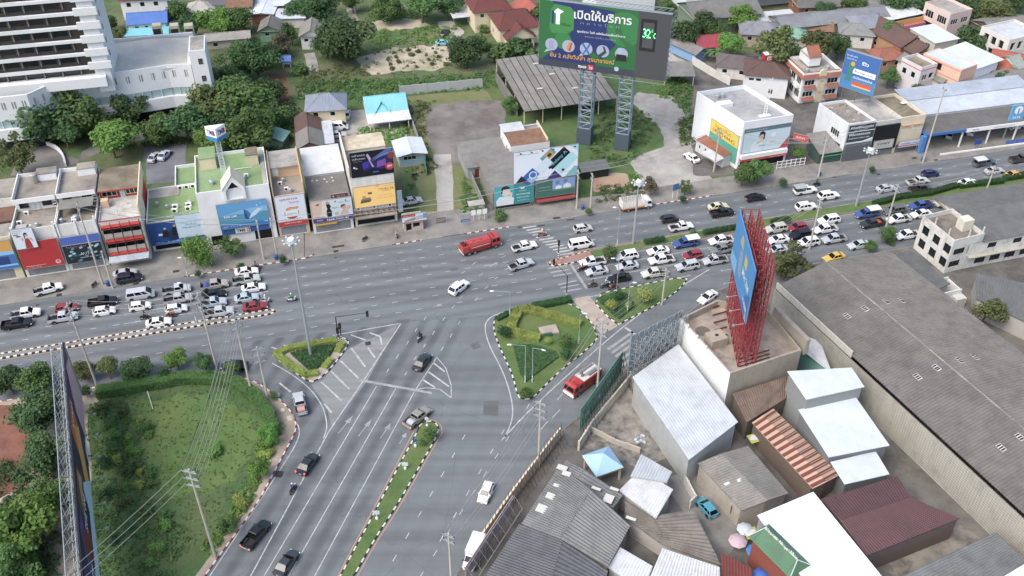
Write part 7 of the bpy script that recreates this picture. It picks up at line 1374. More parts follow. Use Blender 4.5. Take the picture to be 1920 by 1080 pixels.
# rusty barrel roof
bq=qroof('rust-striped curved roof shed between white sheds and grey house',[[(1410,792,4.2),(1524,916,4.2),(1550,903,4.9),(1431,778,4.9)],[(1575,890,4.2),(1450,766,4.2),(1431,778,4.9),(1550,903,4.9)]],plain('#b59a84',.8),wallm('#6d5f54',.8),'shed',pitch=.6)
for k in range(13):
    t=(k+.3)/13;m=MB()
    for(a,b,c)in(((1410,792),(1524,916),0),((1450,766),(1575,890),1)):
        p=g(a[0]+(b[0]-a[0])*t,a[1]+(b[1]-a[1])*t,4.27)-bq.location;q=g(1431+119*t,778+125*t,4.97)-bq.location;d=(g(b[0],b[1],4.2)-g(a[0],a[1],4.2)).normalized()*.62;m.poly([p,p+d,q+d,q])
    m.go('rust_strip',sheetm('#7d4030',.4,.85),bq)
# grey asbestos roofs by the road
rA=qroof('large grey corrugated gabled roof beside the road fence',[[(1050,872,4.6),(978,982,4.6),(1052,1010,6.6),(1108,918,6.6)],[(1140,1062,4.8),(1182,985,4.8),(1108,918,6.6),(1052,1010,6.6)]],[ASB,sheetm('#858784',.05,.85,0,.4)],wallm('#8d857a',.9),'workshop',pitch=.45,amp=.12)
qroof('small grey gabled roof between road fence and blue pyramid pavilion',[[(1062,862,4.4),(1040,900,4.4),(1073,915,5.6),(1096,880,5.6)],[(1150,952,4.6),(1168,928,4.6),(1096,880,5.6),(1073,915,5.6)]],ASB,wallm('#8d857a',.9),'shed',pitch=.45,amp=.12)
for x,y,z,w_,d_ in((1054,877,4.9,1.6,1.0),(1062,888,5.2,1.3,.9),(1046,911,4.9,1.4,.6),(1032,930,5.0,1.3,1.1),(1016,954,5.0,1.6,1.5),(1118,916,5.4,1.4,.5),(1152,917,4.9,1.3,.5),(1141,935,5.1,1.4,1.6),(1183,972,4.9,1.5,.5)):patch_sheet(rA,x,y,z+.25,w_,d_,-25,PALE)
qroof('dark grey corrugated roof in the bottom foreground',[[(974,982,4.6),(880,1125,4.6),(1010,1170,6.0),(1056,1012,6.0)],[(1110,1170,4.6),(1140,1070,4.6),(1056,1012,6.0),(1010,1170,6.0)]],sheetm('#65686b',.05,.8,0,.45),wallm('#8d857a',.9),'workshop',pitch=.45,amp=.12)
wr=qroof('white sheet roof beside the blue pyramid pavilion',[[(1160,920,4.2),(1230,972,4.2),(1262,918,4.6),(1200,880,4.6)]],sheetm('#d3d5d3',.08,.5,0,.2),WCONC,'shed',pitch=.45,amp=.12);qroof('translucent grey sheet roof above the white sheet roof',[[(1182,893,4.9),(1250,905,4.9),(1260,885,5.1),(1202,852,5.1)]],sheetm('#b9bfc2',.05,.4,0,.2),WCONC,'shed',pitch=.45,amp=.12)
qroof('brown-grey worn corrugated roof beside the turquoise car lane',[[(1178,975,3.6),(1240,1020,3.4),(1352,1060,3.2),(1300,955,3.8)]],ASBB,WCONC,'shed',pitch=.45,amp=.12);qroof('worn brown roof piece under the white sheet roof',[[(1170,938,3.9),(1185,980,3.7),(1240,1000,3.6),(1225,972,3.8)]],ASBB,WCONC,'shed',pitch=.45,amp=.12)
qroof('white ribbed roof near the bottom edge, left one',[[(1138,1062,4),(1205,1110,4),(1224,1062,4.2),(1162,1026,4.2)]],sheetm('#cfd3d4',.05,.45,0,.2),WCONC,'shed',pitch=.45,amp=.12);qroof('white ribbed roof near the bottom edge, right one',[[(1215,1090,4),(1350,1120,4),(1350,1064,4.3),(1242,1028,4.3)]],sheetm('#d2d4d2',.1,.45,0,.25),WCONC,'shed',pitch=.45,amp=.12)
hN=qroof('grey corrugated house with brown shutters beside the turquoise car',[[(1308,868,4.2),(1390,957,4.2),(1440,938,5.2),(1352,850,5.2)],[(1478,925,4.2),(1402,836,4.2),(1352,850,5.2),(1440,938,5.2)]],sheetm('#8f8b83',.1,.85,0,.35),wallm('#a59c8e',.9),'house','house',pitch=.45,amp=.12)
for x0,y0,x1,y1 in((1330,905,1346,924),(1356,935,1372,956)):
    p,q=g(x0,y0,2.2)-hN.location,g(x1,y1,2.2)-hN.location;d=(q-p);nn=Vector((d.y,-d.x,0)).normalized()*.0;MB().poly([p+Vector((0,0,-1)),q+Vector((0,0,-1)),q+Vector((0,0,.8)),p+Vector((0,0,.8))]).go('shutter',plain('#5e3a30',.8),hN)
patch_sheet(hN,1391,898,5.0,1.6,.5,30,plain('#dfe4e4',.6));patch_sheet(hN,1363,907,4.7,.9,.4,30,plain('#dfe4e4',.6));patch_sheet(hN,1348,858,4.9,1,.8,30,PALE)
qroof('huge brilliant white flat sheet roof at the bottom',[[(1420,966,6),(1525,922,6),(1690,1125,6.2),(1575,1180,6.2)]],plain('#dbe3e8',.4),wallm('#8f9496',.4),'hall',pitch=2.0,amp=.01)
qroof('maroon corrugated gabled roof beside the warehouse',[[(1540,937,4.8),(1682,893,4.8),(1706,932,6.2),(1576,976,6.2)],[(1800,972,4.8),(1625,1042,4.8),(1576,976,6.2),(1706,932,6.2)]],sheetm('#644648',.0,.8,0,.35),wallm('#6d6058',.8),'house','house',pitch=.45,amp=.12);MB
qroof('grey corrugated roof at the bottom right edge',[[(1680,1085,4),(1790,1180,4),(1935,1062,4.6),(1866,998,4.6)]],ASB,WCONC,'shed',pitch=.45,amp=.12);qroof('white roof corner in the bottom right of the frame',[[(1850,1100,4.6),(1900,1180,4.6),(2060,1100,5),(1930,1052,5)]],plain('#dfe8e6',.5),WCONC,'shed',pitch=.5);qroof('small maroon roof at the bottom edge beside umbrellas',[[(1352,1110,3.4),(1412,1110,3.4),(1410,1066,3.5),(1352,1036,3.8)]],sheetm('#7d3c34',.0,.7),WCONC,'shed',pitch=.4)
# blue pyramid pavilion
pvn=E('pyramid_pavilion','light blue pyramid roof pavilion with golden edge','pavilion',(*g(1130,866,3).xy,.1),24);m=MB();s_=2.35;MB().box(-s_,-s_,2.6,s_,s_,3.0).go('gold_edge',plain('#b08a3c',.5),pvn)
for i in range(4):a_,b_=[(-s_,-s_),(s_,-s_),(s_,s_),(-s_,s_)][i],[(s_,-s_),(s_,s_),(-s_,s_),(-s_,-s_)][i];m.poly([(a_[0]*1.03,a_[1]*1.03,3.02),(b_[0]*1.03,b_[1]*1.03,3.02),(0,0,4.9)])
m.go('roof',plain('#9cc4e2',.4),pvn)
for x in(-2,2):
    for y in(-2,2):box_on(pvn,'column',WC,x-.15,y-.15,0,x+.15,y+.15,2.6)
# chinese style gate roof, umbrellas
cg=E('shrine_roof','green glazed tile shrine roof with ornate white ridge','shrine',(*g(1464,1020,7.5).xy,3.0),-58);cg.scale=(.82,.78,.9);roof_gable(cg,9.5,4.6,3.6,1.5,sheetm('#4f7d5c',.05,.4),.3,'x',.9,.22,.05,'roof',None,capm=plain('#b9c2b8',.6),x0=-4.75,y0=-2.3);MB().box(-4.2,-2,-3,4.2,2,3.5).go('shrine_wall',wallm('#8a4a3c',.4),cg);rng=random.Random(2)
for k in range(18):x=-3.6+k*.42;MB().lathe([(.0,.5),(.16,.3),(.2,0)],(x,rng.uniform(-.12,.12),5.1+.1*math.sin(k)),6).go('ridge_ornament',plain(['#b9c2b8','#7fa390','#c9b8b0'][k%3],.6),cg)
def umbrella(x,y,c,label,r=1.25):
    o=E('parasol',label,'parasol',(*g(x,y,2.3).xy,.1),rng.uniform(0,90));m=MB();m.lathe([(r,1.95),(r*.7,2.2),(r*.35,2.38),(.0,2.45)],n=8);m.go('canopy',plain(c,.6),o);MB().tube((0,0,0),(0,0,2.42),.03).go('pole',STEEL,o)
    for k in range(8):MB().tube((0,0,2.42),(r*math.cos(k*.785),r*math.sin(k*.785),1.94),.012,n=4).go('rib',STEEL,o)
umbrella(1384,1012,'#b9a0a8','pink parasol beside the shrine roof',1.4);umbrella(1415,1031,'#3f74b0','larger blue parasol right of the pink parasol');umbrella(1427,1076,'#3d66b4','blue parasol at the bottom edge');umbrella(1398,990,'#b4bcc0','pale grey parasol behind the pink parasol',1.3)
for x,y,c,lb in((1408,1000,'#8fa83c','lime green tarpaulin sheet between the parasols'),(1415,822,'#9cae48','colourful tarpaulin beside the rust-striped roof')):
    o=E('tarpaulin',lb,'tarpaulin',(*g(x,y,2.2).xy,.1),20);MB().poly([(-1,-.8,2.0),(1,-.8,2.1),(1.1,.8,2.3),(-1,.9,2.2)]).go('sheet',plain(c,.6),o);MB().poly([(-1.0,-.1,2.14),(.5,-.5,2.14),(.9,.3,2.24),(-.2,.7,2.24)]).go('print',plain('#c9c2cc',.6),o)
    for px_,py_ in((-.95,-.75),(.95,-.75),(1.0,.75),(-.95,.8)):box_on(o,'post',STEEL,px_-.03,py_-.03,0,px_+.03,py_+.03,2.1)
# rubble yard walls
sheet('rubble_yard',px([(1110,795),(1176,725),(1232,800),(1248,860),(1200,880),(1150,860),(1092,838)]),.108,slabm('#8d8981','#57544e','#a39d90',.6));sheet('service_lane',px([(1300,880),(1400,1000),(1350,1060),(1240,900)]),.109,slabm('#807d76','#6c6a64','#8f8c84',.4));sheet('debris_yard',px([(1620,1045),(1800,985),(1840,1010),(1690,1090)]),.11,slabm('#857f74','#5d5952','#979082',.5))
wall_line('yard_wall','pale concrete wall of the rubble yard along the road',px([(1085,845),(1110,805),(1182,718)]),2.2,wallm('#c9c2b0',.8),.25);wall_line('yard_wall','stained wall between rubble yard and sheet-roofed hall',px([(1180,716),(1222,795),(1252,848)]),2.4,wallm('#a8a296',1.0),.25);wall_line('yard_wall','cracked white wall ending at the turquoise car lane',px([(1232,820),(1262,868),(1302,945),(1292,955)]),2.0,wallm('#c4c2bb',.8),.25);wall_line('yard_wall','low wall between rubble yard and blue pyramid pavilion',px([(1105,808),(1150,832),(1200,850)]),1.2,wallm('#b5aea0',.9),.25)
o=E('rubbish_heap','heap of white rubbish bags in the rubble yard','rubbish',g(1200,824));rng=random.Random(4)
for k in range(14):x,y=rng.uniform(-1.4,1.4),rng.uniform(-1.6,1.6);MB().lathe([(.0,.3),(.2,.25),(.3,.1),(.26,0)],(x*.6,y*.6,.1),7).go('bag',plain(['#aab2b6','#8f979c','#b9c0c4'][k%3],.7),o)
# fence advert strip along the road
fp=px([(1086,818),(1164,708)]);fe=E('fence_billboard','long green hoarding seen edge-on along the slip road fence','billboard',fp[0]);dvf=fp[1]-fp[0];Lf=dvf.length;TF=Matrix.Rotation(math.atan2(dvf.y,dvf.x),4,'Z');MB().box(0,.0,1.2,Lf,.1,6.2,0,TF).go('panel',plain('#4f8d78',.6),fe);m=MB()
for k in range(17):x=Lf*k/16;m.tube(TF@Vector((x,-.25,.1)),TF@Vector((x,-.25,6.3)),.06,n=4);m.tube(TF@Vector((x,-.25,5.8)),TF@Vector((x,-1.8,.1)),.05,n=4)
for z in(1.4,2.9,4.4,5.9):m.tube(TF@Vector((0,-.25,z)),TF@Vector((Lf,-.25,z)),.05,n=4)
m.go('frame',sheetm('#5d7a6c',.4),fe)
rng=random.Random(9)
for k in range(8):x=rng.uniform(.5,Lf-2);z=rng.uniform(1.6,4.6);MB().box(x,-.03,z,x+rng.uniform(.6,1.6),-.01,z+rng.uniform(.4,1.2),0,TF).go('torn_patch',plain(['#b9c4bc','#3a6f60','#a0584c'][k%3],.7),fe)
fq=px([(905,1018),(965,932),(1050,820),(1084,822)]);fw_=wall_line('roadside_wall','cream roadside wall with rusty rods along the side road',fq[:3],2.3,wallm('#d4ccb2',.5),.3);m=MB();c0=fq[0]
for a,b in zip(fq[:2],fq[1:3]):
    n=int((b-a).length/.9)
    for k in range(n):p=a.lerp(b,k/n)-c0;m.tube(p+Vector((.5,-.3,.1)),p+Vector((.5,-.3,4.6)),.045,n=4);m.tube(p+Vector((.5,-.3,4.0)),p+Vector((1.6,-1.0,.1)),.04,n=4);m.tube(p+Vector((.5,-.3,3.2)),p+Vector((.3,.2,2.2)),.03,n=4)
m.go('rods',sheetm('#7d5a48',.5),fw_)
hb=E('hoarding_frame','pinkish hoarding frame leaning over the fence at the bottom edge','billboard',g(900,1060));d_=(g(962,965)-g(900,1060));TH=Matrix.Rotation(math.atan2(d_.y,d_.x),4,'Z');MB().box(-4,0,1.6,d_.length,.1,4.4,0,TH).go('panel',sheetm('#c2a9a4',.15,.6),hb);m=MB()
for k in range(9):x=-4+k*(d_.length+4)/8;m.tube(TH@Vector((x,-.2,.1)),TH@Vector((x,-.2,4.6)),.05,n=4);m.tube(TH@Vector((x,-.2,4.4)),TH@Vector((x,-1.6,2.4)),.04,n=4)
for z in(1.7,4.3):m.tube(TH@Vector((-4,-.2,z)),TH@Vector((d_.length,-.2,z)),.05,n=4)
m.tube(TH@Vector((-4,-1.6,2.4)),TH@Vector((d_.length,-1.6,2.4)),.07,n=4);m.go('frame',GALV,hb)
# old white building, right edge
ow=E('old_white_building','mould-stained white two-storey building with dark windows, right edge','building',Vector((*g(1790,451,8.2).xy,0)),20);oi_=frame_of(ow).inverted();q=oi_@g(1725,405,8.2);Dn=q.y;OW=wallm('#d2d0c8',1.3,'#34322e')
walls(ow,7.4,Dn,7.2,{'L':[(1.0+k*3.2,2.8+k*3.2,z,z+1.9)for k in range(3)for z in(1.4,4.6)],'F':[(.8,3.4,4.4,5.8),(4.2,6.8,3.6,6.2,'o'),(.6,3.2,1.4,2.8)]},OW,fr=DARKF,parapet=1.0,roofmat=slabm('#7d766c','#5f5950','#94897a',.5))
ww_=E('old_white_wing','grey-roofed wing of the stained white building, running off the right edge','building',ow.location+Matrix.Rotation(R(20),3,'Z')@Vector((4.6,0,0)),16);roof_gable(ww_,36,16,6.4,1.8,ASBD,.5,'x',0,.45,.1,'roof',OW,x0=3.2,y0=.2);walls(ww_,40,2,6.2,{'F':[(2.4+k*3.6,4.8+k*3.6,.9,2.4)for k in range(10)]+[(4.4+k*6,6.4+k*6,4.4,5.6)for k in range(6)]},OW,fr=DARKF);MB().box(0,-1.0,3.2,40,-.02,3.4).go('ledge',wallm('#b0ac9c',1.0),ww_)
box_on(ow,'water_tank',wallm('#d0ccb8',.6),4.6,3,7.2,7,5,9.6);[box_on(ow,'terrace_post',OW,x,y,7.2,x+.2,y+.2,9.6)for x,y in((.2,2),(.2,6),(3.6,.2),(7,.2))]
qroof('dark flat roof strip between warehouse and stained white building',[[(1674,478,4),(1750,545,4),(1782,532,4.4),(1706,468,4.4)]],ASBD,WCONC,'lean_to',pitch=.4)
rn=E('roofless_hut','small roofless white hut behind the long warehouse','hut',(*g(1758,562,2).xy,.1),18);MB().box(0,0,0,5.2,.2,3.2).box(0,.2,0,.2,4,3.2).box(5,.2,0,5.2,4,3.0).box(.2,3.8,0,5,4,3.4).go('wall',wallm('#dcdcd6',.7),rn);MB().box(3.2,-1.6,0,5.4,0,2.2).go('porch',wallm('#c9c9c2',.8),rn)
qroof('dark grey roofs at the right edge below the stained white building',[[(1830,560,4),(2000,640,4),(2060,560,4.6),(1830,512,4.6)]],sheetm('#6f716f',.1,.85),WCONC,'shed',pitch=.4)

qroof('rust-brown lean-to roof at the foot of the terrace building',[[(1400,792,4.4),(1478,744,4.4),(1480,704,6.4),(1374,738,6.4)]],sheetm('#7d6a5c',.5,.85,0,.5),wallm('#6f655a',1.0),'lean_to',pitch=.4)
qroof('dark low roof along the far eave of the warehouse',[[(1795,612,4.6),(1930,722,4.6),(1960,700,4.8),(1815,590,4.8)]],ASBD,WCONC,'lean_to',pitch=.4)
# ------------------------------------------------------------------ poles, lamps, signals, wires
POLE=wallm('#b9b3a4',.6);tips={}
def power_pole(k,x,y,h,label,arms=((-.6,2.4),(-2.2,2.4),(-3.8,2.4)),rz=60,group='concrete power poles'):
    p=g(x,y);o=E('power_pole',label,'pole',p,rz,group);MB().tube((0,0,0),(0,0,h),.22,.13,8).go('shaft',POLE,o);tips[k]=[]
    for i,(dz,L)in enumerate(arms):
        a=MB();a.box(-L/2,-.16,h+dz-.07,L/2,-.04,h+dz+.07).box(-L/2,.04,h+dz-.07,L/2,.16,h+dz+.07);c=a.go('crossarm',GALV,o)
        for s in(-1,1):
            MB().lathe([(.05,0),(.1,.08),(.05,.14),(.1,.22),(.04,.3)],(s*L*.46,0,h+dz+.07),7).go('insulator',plain('#5b4038',.4),c);tips[k].append(frame_of(o)@Vector((s*L*.46,0,h+dz+.3)))
    return o
PP=[('a',186,735,19.9,'tall power pole beside the big left billboard',75),('b',408,697,17.9,'power pole standing at the top of the corner park hedge',75),('c',472,737,18,'power pole at the park corner, left of a pair',45),('d',503,751,12.3,'shorter power pole at the park corner, right of a pair',20),('e',405,1048,19.4,'power pole leaning over the corner park beside the side road',-15),('f',1010,878,15,'power pole beside the cream roadside wall',-30),('g',1120,728,15.5,'power pole in front of the green hoarding and fire engine',-30),('h',1241,572,8.7,'short power pole on the upper tip of the slip road island',-20),('i',848,1112,13.2,'power pole at the bottom edge beside the white delivery van',-30),('j',1517,468,12.3,'power pole behind the queue, left of three on the right',-60),('k',1657,440,12.6,'power pole beside the two small roadside trees, right',-60),('l',1837,392,11,'power pole rising above the stained white building',-60),('m',193,533,19,'tall power pole in front of the dark mechanical poster',-75),('n',1081,392,10,'power pole at the right end of the low shop',-75),('o',1107,391,9,'second slimmer power pole right of the low shop',-75),('p',495,487,9.6,'power pole in front of the white bank, left of two',-75),('q',520,482,9.6,'power pole in front of the white bank, right of two',-75),('r',1534,332,10,'power pole on the far pavement near the yard gate',-75),('s',1730,305,19.3,'very tall slim pole in front of the car dealer',-75),('t',1338,322,11,'power pole beside the hut with terracotta roof',-75),('u',212,540,9,'short pole beside the tall pole at the dark poster',-75)]
for k,x,y,h,lb,rz in PP:power_pole(k,x,y,h,lb,((-.5,2.2),(-1.9,2.2),(-3.3,2.2))if k in 'abcdefg' else((-.4,1.8),(-1.6,1.8))if k not in 'su' else((-.4,1.2),),rz)
WIREM=plain('#8f8f8a',.6)
def wire(a,b,sag,label,r=.04):
    m=MB();c0=(a+b)/2;P=[a.lerp(b,t/10)-c0-Vector((0,0,sag*4*(t/10)*(1-t/10)))for t in range(11)];m.path(P,r,4);o=m.go('power_cable',WIREM);o.location=c0;tag(o,label,'cable','overhead cables')
for a,b,sg_,n,lb in(('e','c',1.6,6,'overhead cable crossing the corner park from the leaning pole'),('c','b',.8,4,'overhead cable between poles at the top of the park'),('b','a',1.2,4,'overhead cable along the near kerb of the main road, left'),('i','f',1.2,4,'overhead cable above the side road by the cream wall'),('f','g',1.2,4,'overhead cable above the fire engine lane'),('g','h',1.0,4,'overhead cable over the slip road island'),('h','j',1.6,3,'overhead cable above the queue of cars'),('j','k',.8,3,'overhead cable between the right poles'),('k','l',.8,3,'overhead cable towards the stained white building'),('q','n',2.2,3,'overhead cable along the far pavement past the lane'),('n','t',1.6,3,'overhead cable across the concrete yard'),('t','r',1.2,3,'overhead cable in front of the white block'),('r','s',1.2,2,'overhead cable in front of the black shop'),('m','p',1.6,3,'overhead cable in front of the left shop row')):
    for i in range(n):wire(tips[a][i%len(tips[a])],tips[b][i%len(tips[b])],sg_,lb+', '+('top left','top right','second left','second right','lowest left','lowest right')[i]+' strand')
e0=tips['e']
for i in range(3):wire(e0[2*i],e0[2*i]+Vector((-22,-34,0)),1.2,'overhead cable leaving the leaning pole towards the bottom edge, '+('top','middle','lowest')[i]+' strand')
def mast(x,y,h,label,n=8):
    o=E('high_mast_light',label,'street light',g(x,y),0,'high mast lights');MB().tube((0,0,0),(0,0,h),.3,.13,10).go('shaft',GALV,o);MB().lathe([(.95,h-.4),(1.05,h-.2),(.95,h),(.3,h+.1),(.0,h+.12)],n=14).go('head_frame',GALV,o);MB().lathe([(.0,h+.5),(.5,h+.4),(.6,h+.12)],n=12).go('winch_cap',WHITE,o)
    for k in range(n):a=k*6.283/n;c,s=math.cos(a),math.sin(a);MB().lathe([(.0,.2),(.2,.1),(.23,-.04),(.17,-.16)],(1.35*c,1.35*s,h-.1),9).go('lamp',plain('#b9bebe',.4),o)
mast(583,668,25.7,'high mast light rising from the triangular hedge island');mast(1187,458,15.2,'high mast light on the grass median near the cargo truck');mast(1605,387,14.2,'high mast light on the right median near the blue songthaew')
def lamp(x,y,h,arms,label,rz=0):
    o=E('street_lamp',label,'street light',g(x,y),rz,'street lamps');MB().tube((0,0,0),(0,0,h),.09,.06,7).go('post',GALV,o);b=MB()
    for k in range(4):b.tube((0,0,.15+k*.45),(0,0,.37+k*.45),.105,n=7)
    b.go('white_bands',WHITE,o)
    for L in arms:MB().tube((0,0,h),(L,0,h+.25),.045).go('arm',GALV,o);MB().loft([[(L+s*math.copysign(1,L),-q,h+.2),(L+s*math.copysign(1,L),q,h+.2),(L+s*math.copysign(1,L),q*.6,h+.34),(L+s*math.copysign(1,L),-q*.6,h+.34)]for s,q in((0,.08),(.35,.16),(.75,.06))]).go('lamp_head',plain('#e4e8e8',.35),o)
lamp(984.5,718,8.7,(-2.4,),'street lamp on the big green island, arm to the left');lamp(998,718,8.2,(1.6,),'street lamp on the big green island, arm to the right',-25);lamp(369,607,9.5,(-.9,),'street lamp on the striped left median');lamp(1157,462,9.5,(-.8,),'street lamp on the median nose flower bed');lamp(1155,556,9.0,(-.8,),'street lamp on the upper edge of the slip road island');lamp(956,594,6,(-3,),'street lamp on the upper left tip of the big island');lamp(1085,645,7,(.5,),'thin lamp post at the lower edge of the big island');lamp(1176,586,7,(.5,),'thin lamp post on the small slip road island');lamp(352,519,4.5,(-.3,),'short white lamp post at the far kerb beside the round tree')
SIG=plain('#1c2220',.5)
def signal(x,y,h,armv,label,heads):
    o=E('traffic_signal',label,'traffic light',g(x,y),0,'traffic signals');p=MB();p.tube((0,0,0),(0,0,h),.11,.09,7).go('post',SIG,o);b=MB()
    for k in range(3):b.tube((0,0,.1+k*.5),(0,0,.35+k*.5),.125,n=7)
    b.go('white_bands',WHITE,o);ax=Vector(armv)
    if ax.length:MB().tube((0,0,h),Vector((0,0,h))+ax,.07,.05,6).go('arm',SIG,o)
    for t,dz in heads:
        c=Vector((0,0,h))+ax*t+Vector((0,0,dz));M_=Matrix.Translation(c);hd_=MB().box(-.22,-.2,-.6,.22,.2,.6,0,M_).go('signal_head',SIG,o)
        for k,col in enumerate(('#5a1a16','#5c4a18','#1f5a38')):MB().lathe([(.0,0),(.13,-.01)],(c.x,c.y-.22,c.z+.36-k*.36),10,ax='y').go('lens',plain(col,.3),hd_)
signal(636,643,6.2,(5.6,1.0,.2),'traffic signal with long arm on the triangular island',((1,-.3),(.0,-3.2)));signal(1062,560,5.6,(-2.4,4.4,.3),'traffic signal on the big island with arm over the zebra crossing',((1,-.3),));signal(1047,484,3.6,(-.01,0,0),'traffic signal on the brick median nose',((.0,.2),));signal(641,640,3.6,(.01,0,0),'short traffic signal at the tip of the triangular island',((0,.1),))
def roadsign(x,y,c,label,h=1.6,shape='round'):
    o=E('road_sign',label,'road sign',g(x,y),ROAD-15);MB().tube((0,0,0),(0,0,h+.3),.05).go('post',WHITE,o)
    if shape=='round':MB().lathe([(.0,-.08),(.36,-.08),(.36,-.05)],(0,0,h),14,ax='y').go('plate',plain(c,.5),o)
    else:MB().box(-.5,-.09,h-.5,.5,-.05,h+.3).go('plate',plain(c,.5),o)
    MB().lathe([(.22,0),(.22,.5),(.1,.6)],n=8).go('base',WHITE,o)
roadsign(779,838,'#2a5a9c','blue round keep-left sign on the side road median nose');roadsign(801,800,'#cfd4d6','pale round sign at the very nose of the side road median',2.0);roadsign(760,880,'#c9d0d4','white plate sign midway along the side road median',1.4,'s');roadsign(707,974,'#b9cdd6','white square sign on the lower side road median',1.8,'s')
for x,y,lb in((1265,372,'blue bus stop board on twin posts before the concrete yard'),(1093,388,'')):
    if lb:
        o=E('board_sign',lb,'sign',g(x,y),30);MB().box(-.8,-.05,2.2,.8,.05,3.8).go('panel',plain('#4a74a8',.5),o);MB().box(-.7,0,0,-.62,.08,2.2).box(.62,0,0,.7,.08,2.2).go('posts',WHITE,o)
def bin_(x,y,label):
    o=E('litter_bin',label,'bin',(*g(x,y).xy,.1),20,'blue litter bins');MB().lathe([(.35,0),(.42,.9),(.44,.95),(.3,1.1),(.0,1.15)],n=10).go('body',plain('#34579c',.5),o);MB().box(-.2,-.44,.8,.2,-.4,.95).go('flap',BLACK,o)
for x,y,lb in((518,487,'blue litter bin beside the clipped kerb shrub near the bank'),(1092,393,'blue litter bin in the low shop corner planter'),(1535,330,'blue litter bin on the far pavement near a power pole'),(1729,303,'blue litter bin at the foot of the very tall slim pole'),(203,536,'blue water drum beside the short pole')):bin_(x,y,lb)
# big near-left billboard, seen along its face
b0,b1=g(151,728,4),g(185,1080,4);dv=(b1-b0).normalized();LB=58;bl_=E('roadside_billboard','huge dark billboard seen almost edge-on beside the corner park, lattice behind','billboard',(b0.x,b0.y,.1));TB=Matrix.Rotation(math.atan2(dv.y,dv.x),4,'Z')
def tq(x,y,z):return TB@Vector((x,y,z))
MB().box(0,-.15,3.9,LB,.1,14.2,0,TB).go('panel',plain('#1d1c2a',.5),bl_)
arts=[([(0,4),(58,4),(58,14),(0,14)],'#2a2a48'),([(10,3.95),(58,3.95),(58,5.6),(14,5.0)],'#c9d9e0'),([(0,4),(5,4),(4,9),(1,14),(0,14)],'#7d838a'),([(2,4),(13,4),(12,10),(6,14),(1.5,12)],'#c9a0a6'),([(7,14),(18,4),(25,4),(16,14)],'#352e60'),([(13,14),(15,9),(23,8),(21,14)],'#c0602e'),([(15,9),(24,4.5),(27,7),(18,12)],'#dc9a4c'),([(22,4),(33,4),(28,10)],'#b9d0da'),([(26,9),(36,10),(35,13.8),(27,13)],'#5a463e'),([(27,10),(34,10.8),(28,13)],'#b08c64'),([(35,13),(48,4.5),(51,7),(40,14)],'#4b3f7c'),([(31,4),(58,4),(58,6.4),(31,6.8)],'#bcd2dc'),([(36,7),(42,8),(41,12),(36,10.5)],'#7d2e26'),([(44,10),(58,7),(58,13),(46,13.8)],'#34306a')]
for k,(pts,c)in enumerate(arts):MB().poly([tuple(tq(x,.112+.004*k,z))for x,z in pts]).go('printed_shape',plain(c,.5),bl_)
for s,x,z,w_,h_ in(('NIGHT MARKET',42,6.2,13,2.6),('SAVE ONE',30,9,7,1.6),('KORAT',13,12.2,6,1.0),('SINCE 2014',54,9,9,2.6)):t_=put_text(bl_,s,0,0,0,w_,h_,'#d3d8de',.02);t_.location=tq(x+w_,.18,z);t_.rotation_euler=(0,0,math.atan2(dv.y,dv.x)+math.pi)
m=MB();m2=MB();LT=plain('#a5b0b2',.5,.3)
for k in range(24):
    x=LB*k/23
    for y in(-.4,-1.9):m.tube(tq(x,y,0 if k%3==0 else 3.6),tq(x,y,14.2),.06,n=4)
    if k<23:
        x2=LB*(k+1)/23
        for z in(3.8,6.4,9,11.6):m2.tube(tq(x,-1.9,z),tq(x2,-1.9,z+2.6),.045,n=4,caps=False);m2.tube(tq(x,-.4,z+2.6),tq(x2,-1.9,z+2.6),.04,n=4,caps=False);m2.tube(tq(x,-1.9,z),tq(x,-.4,z+2.6),.04,n=4,caps=False)
for y in(-.4,-1.9):
    for z in(3.8,9,14.2):m.tube(tq(0,y,z),tq(LB,y,z),.07,n=4)
m.go('lattice_frame',LT,bl_);m2.go('lattice_braces',LT,bl_)
for k in range(12):MB().tube(tq(2+k*5,.1,3.9),tq(2+k*5,1.6,3.6),.035,n=4).box(-.2,-.2,-.15,.2,.2,.15,0,Matrix.Translation(tq(2+k*5,1.7,3.6))).go('floodlight',GALV,bl_)
o=E('marker_post','white slanted pole standing in the park lawn','post',g(287,768));MB().tube((0,0,0),(-.6,1.2,3.2),.06).go('shaft',WHITE,o);MB().lathe([(.2,0),(.2,.15)],n=8).go('foot',CONC,o)
for i,(x,y,s)in enumerate(((520,742,1),(531,770,.8),(545,785,1.2))):
    o=E('stone',['grey boulder nearest the power poles on the park corner','smallest grey boulder on the park corner','largest grey boulder on the park corner'][i],'stone',(*g(x,y).xy,.13));MB().lathe([(.0,.35*s),(.35*s,.3*s),(.6*s,.1*s),(.62*s,-.05)],n=7).go('rock',slabm('#bdb7aa','#9c968a','#c9c4b8',1.2),o)
pg=E('park_plaque','low brick plaque bed inside the lime hedge of the big island','monument',g(1028,622),15);MB().box(-1.6,-1.2,.1,1.8,1.2,.5).go('bed',PAVEB,pg);MB().box(-1.5,-1.6,.1,.2,-1.25,1.0).go('plaque',plain('#4a6a58',.5),pg)
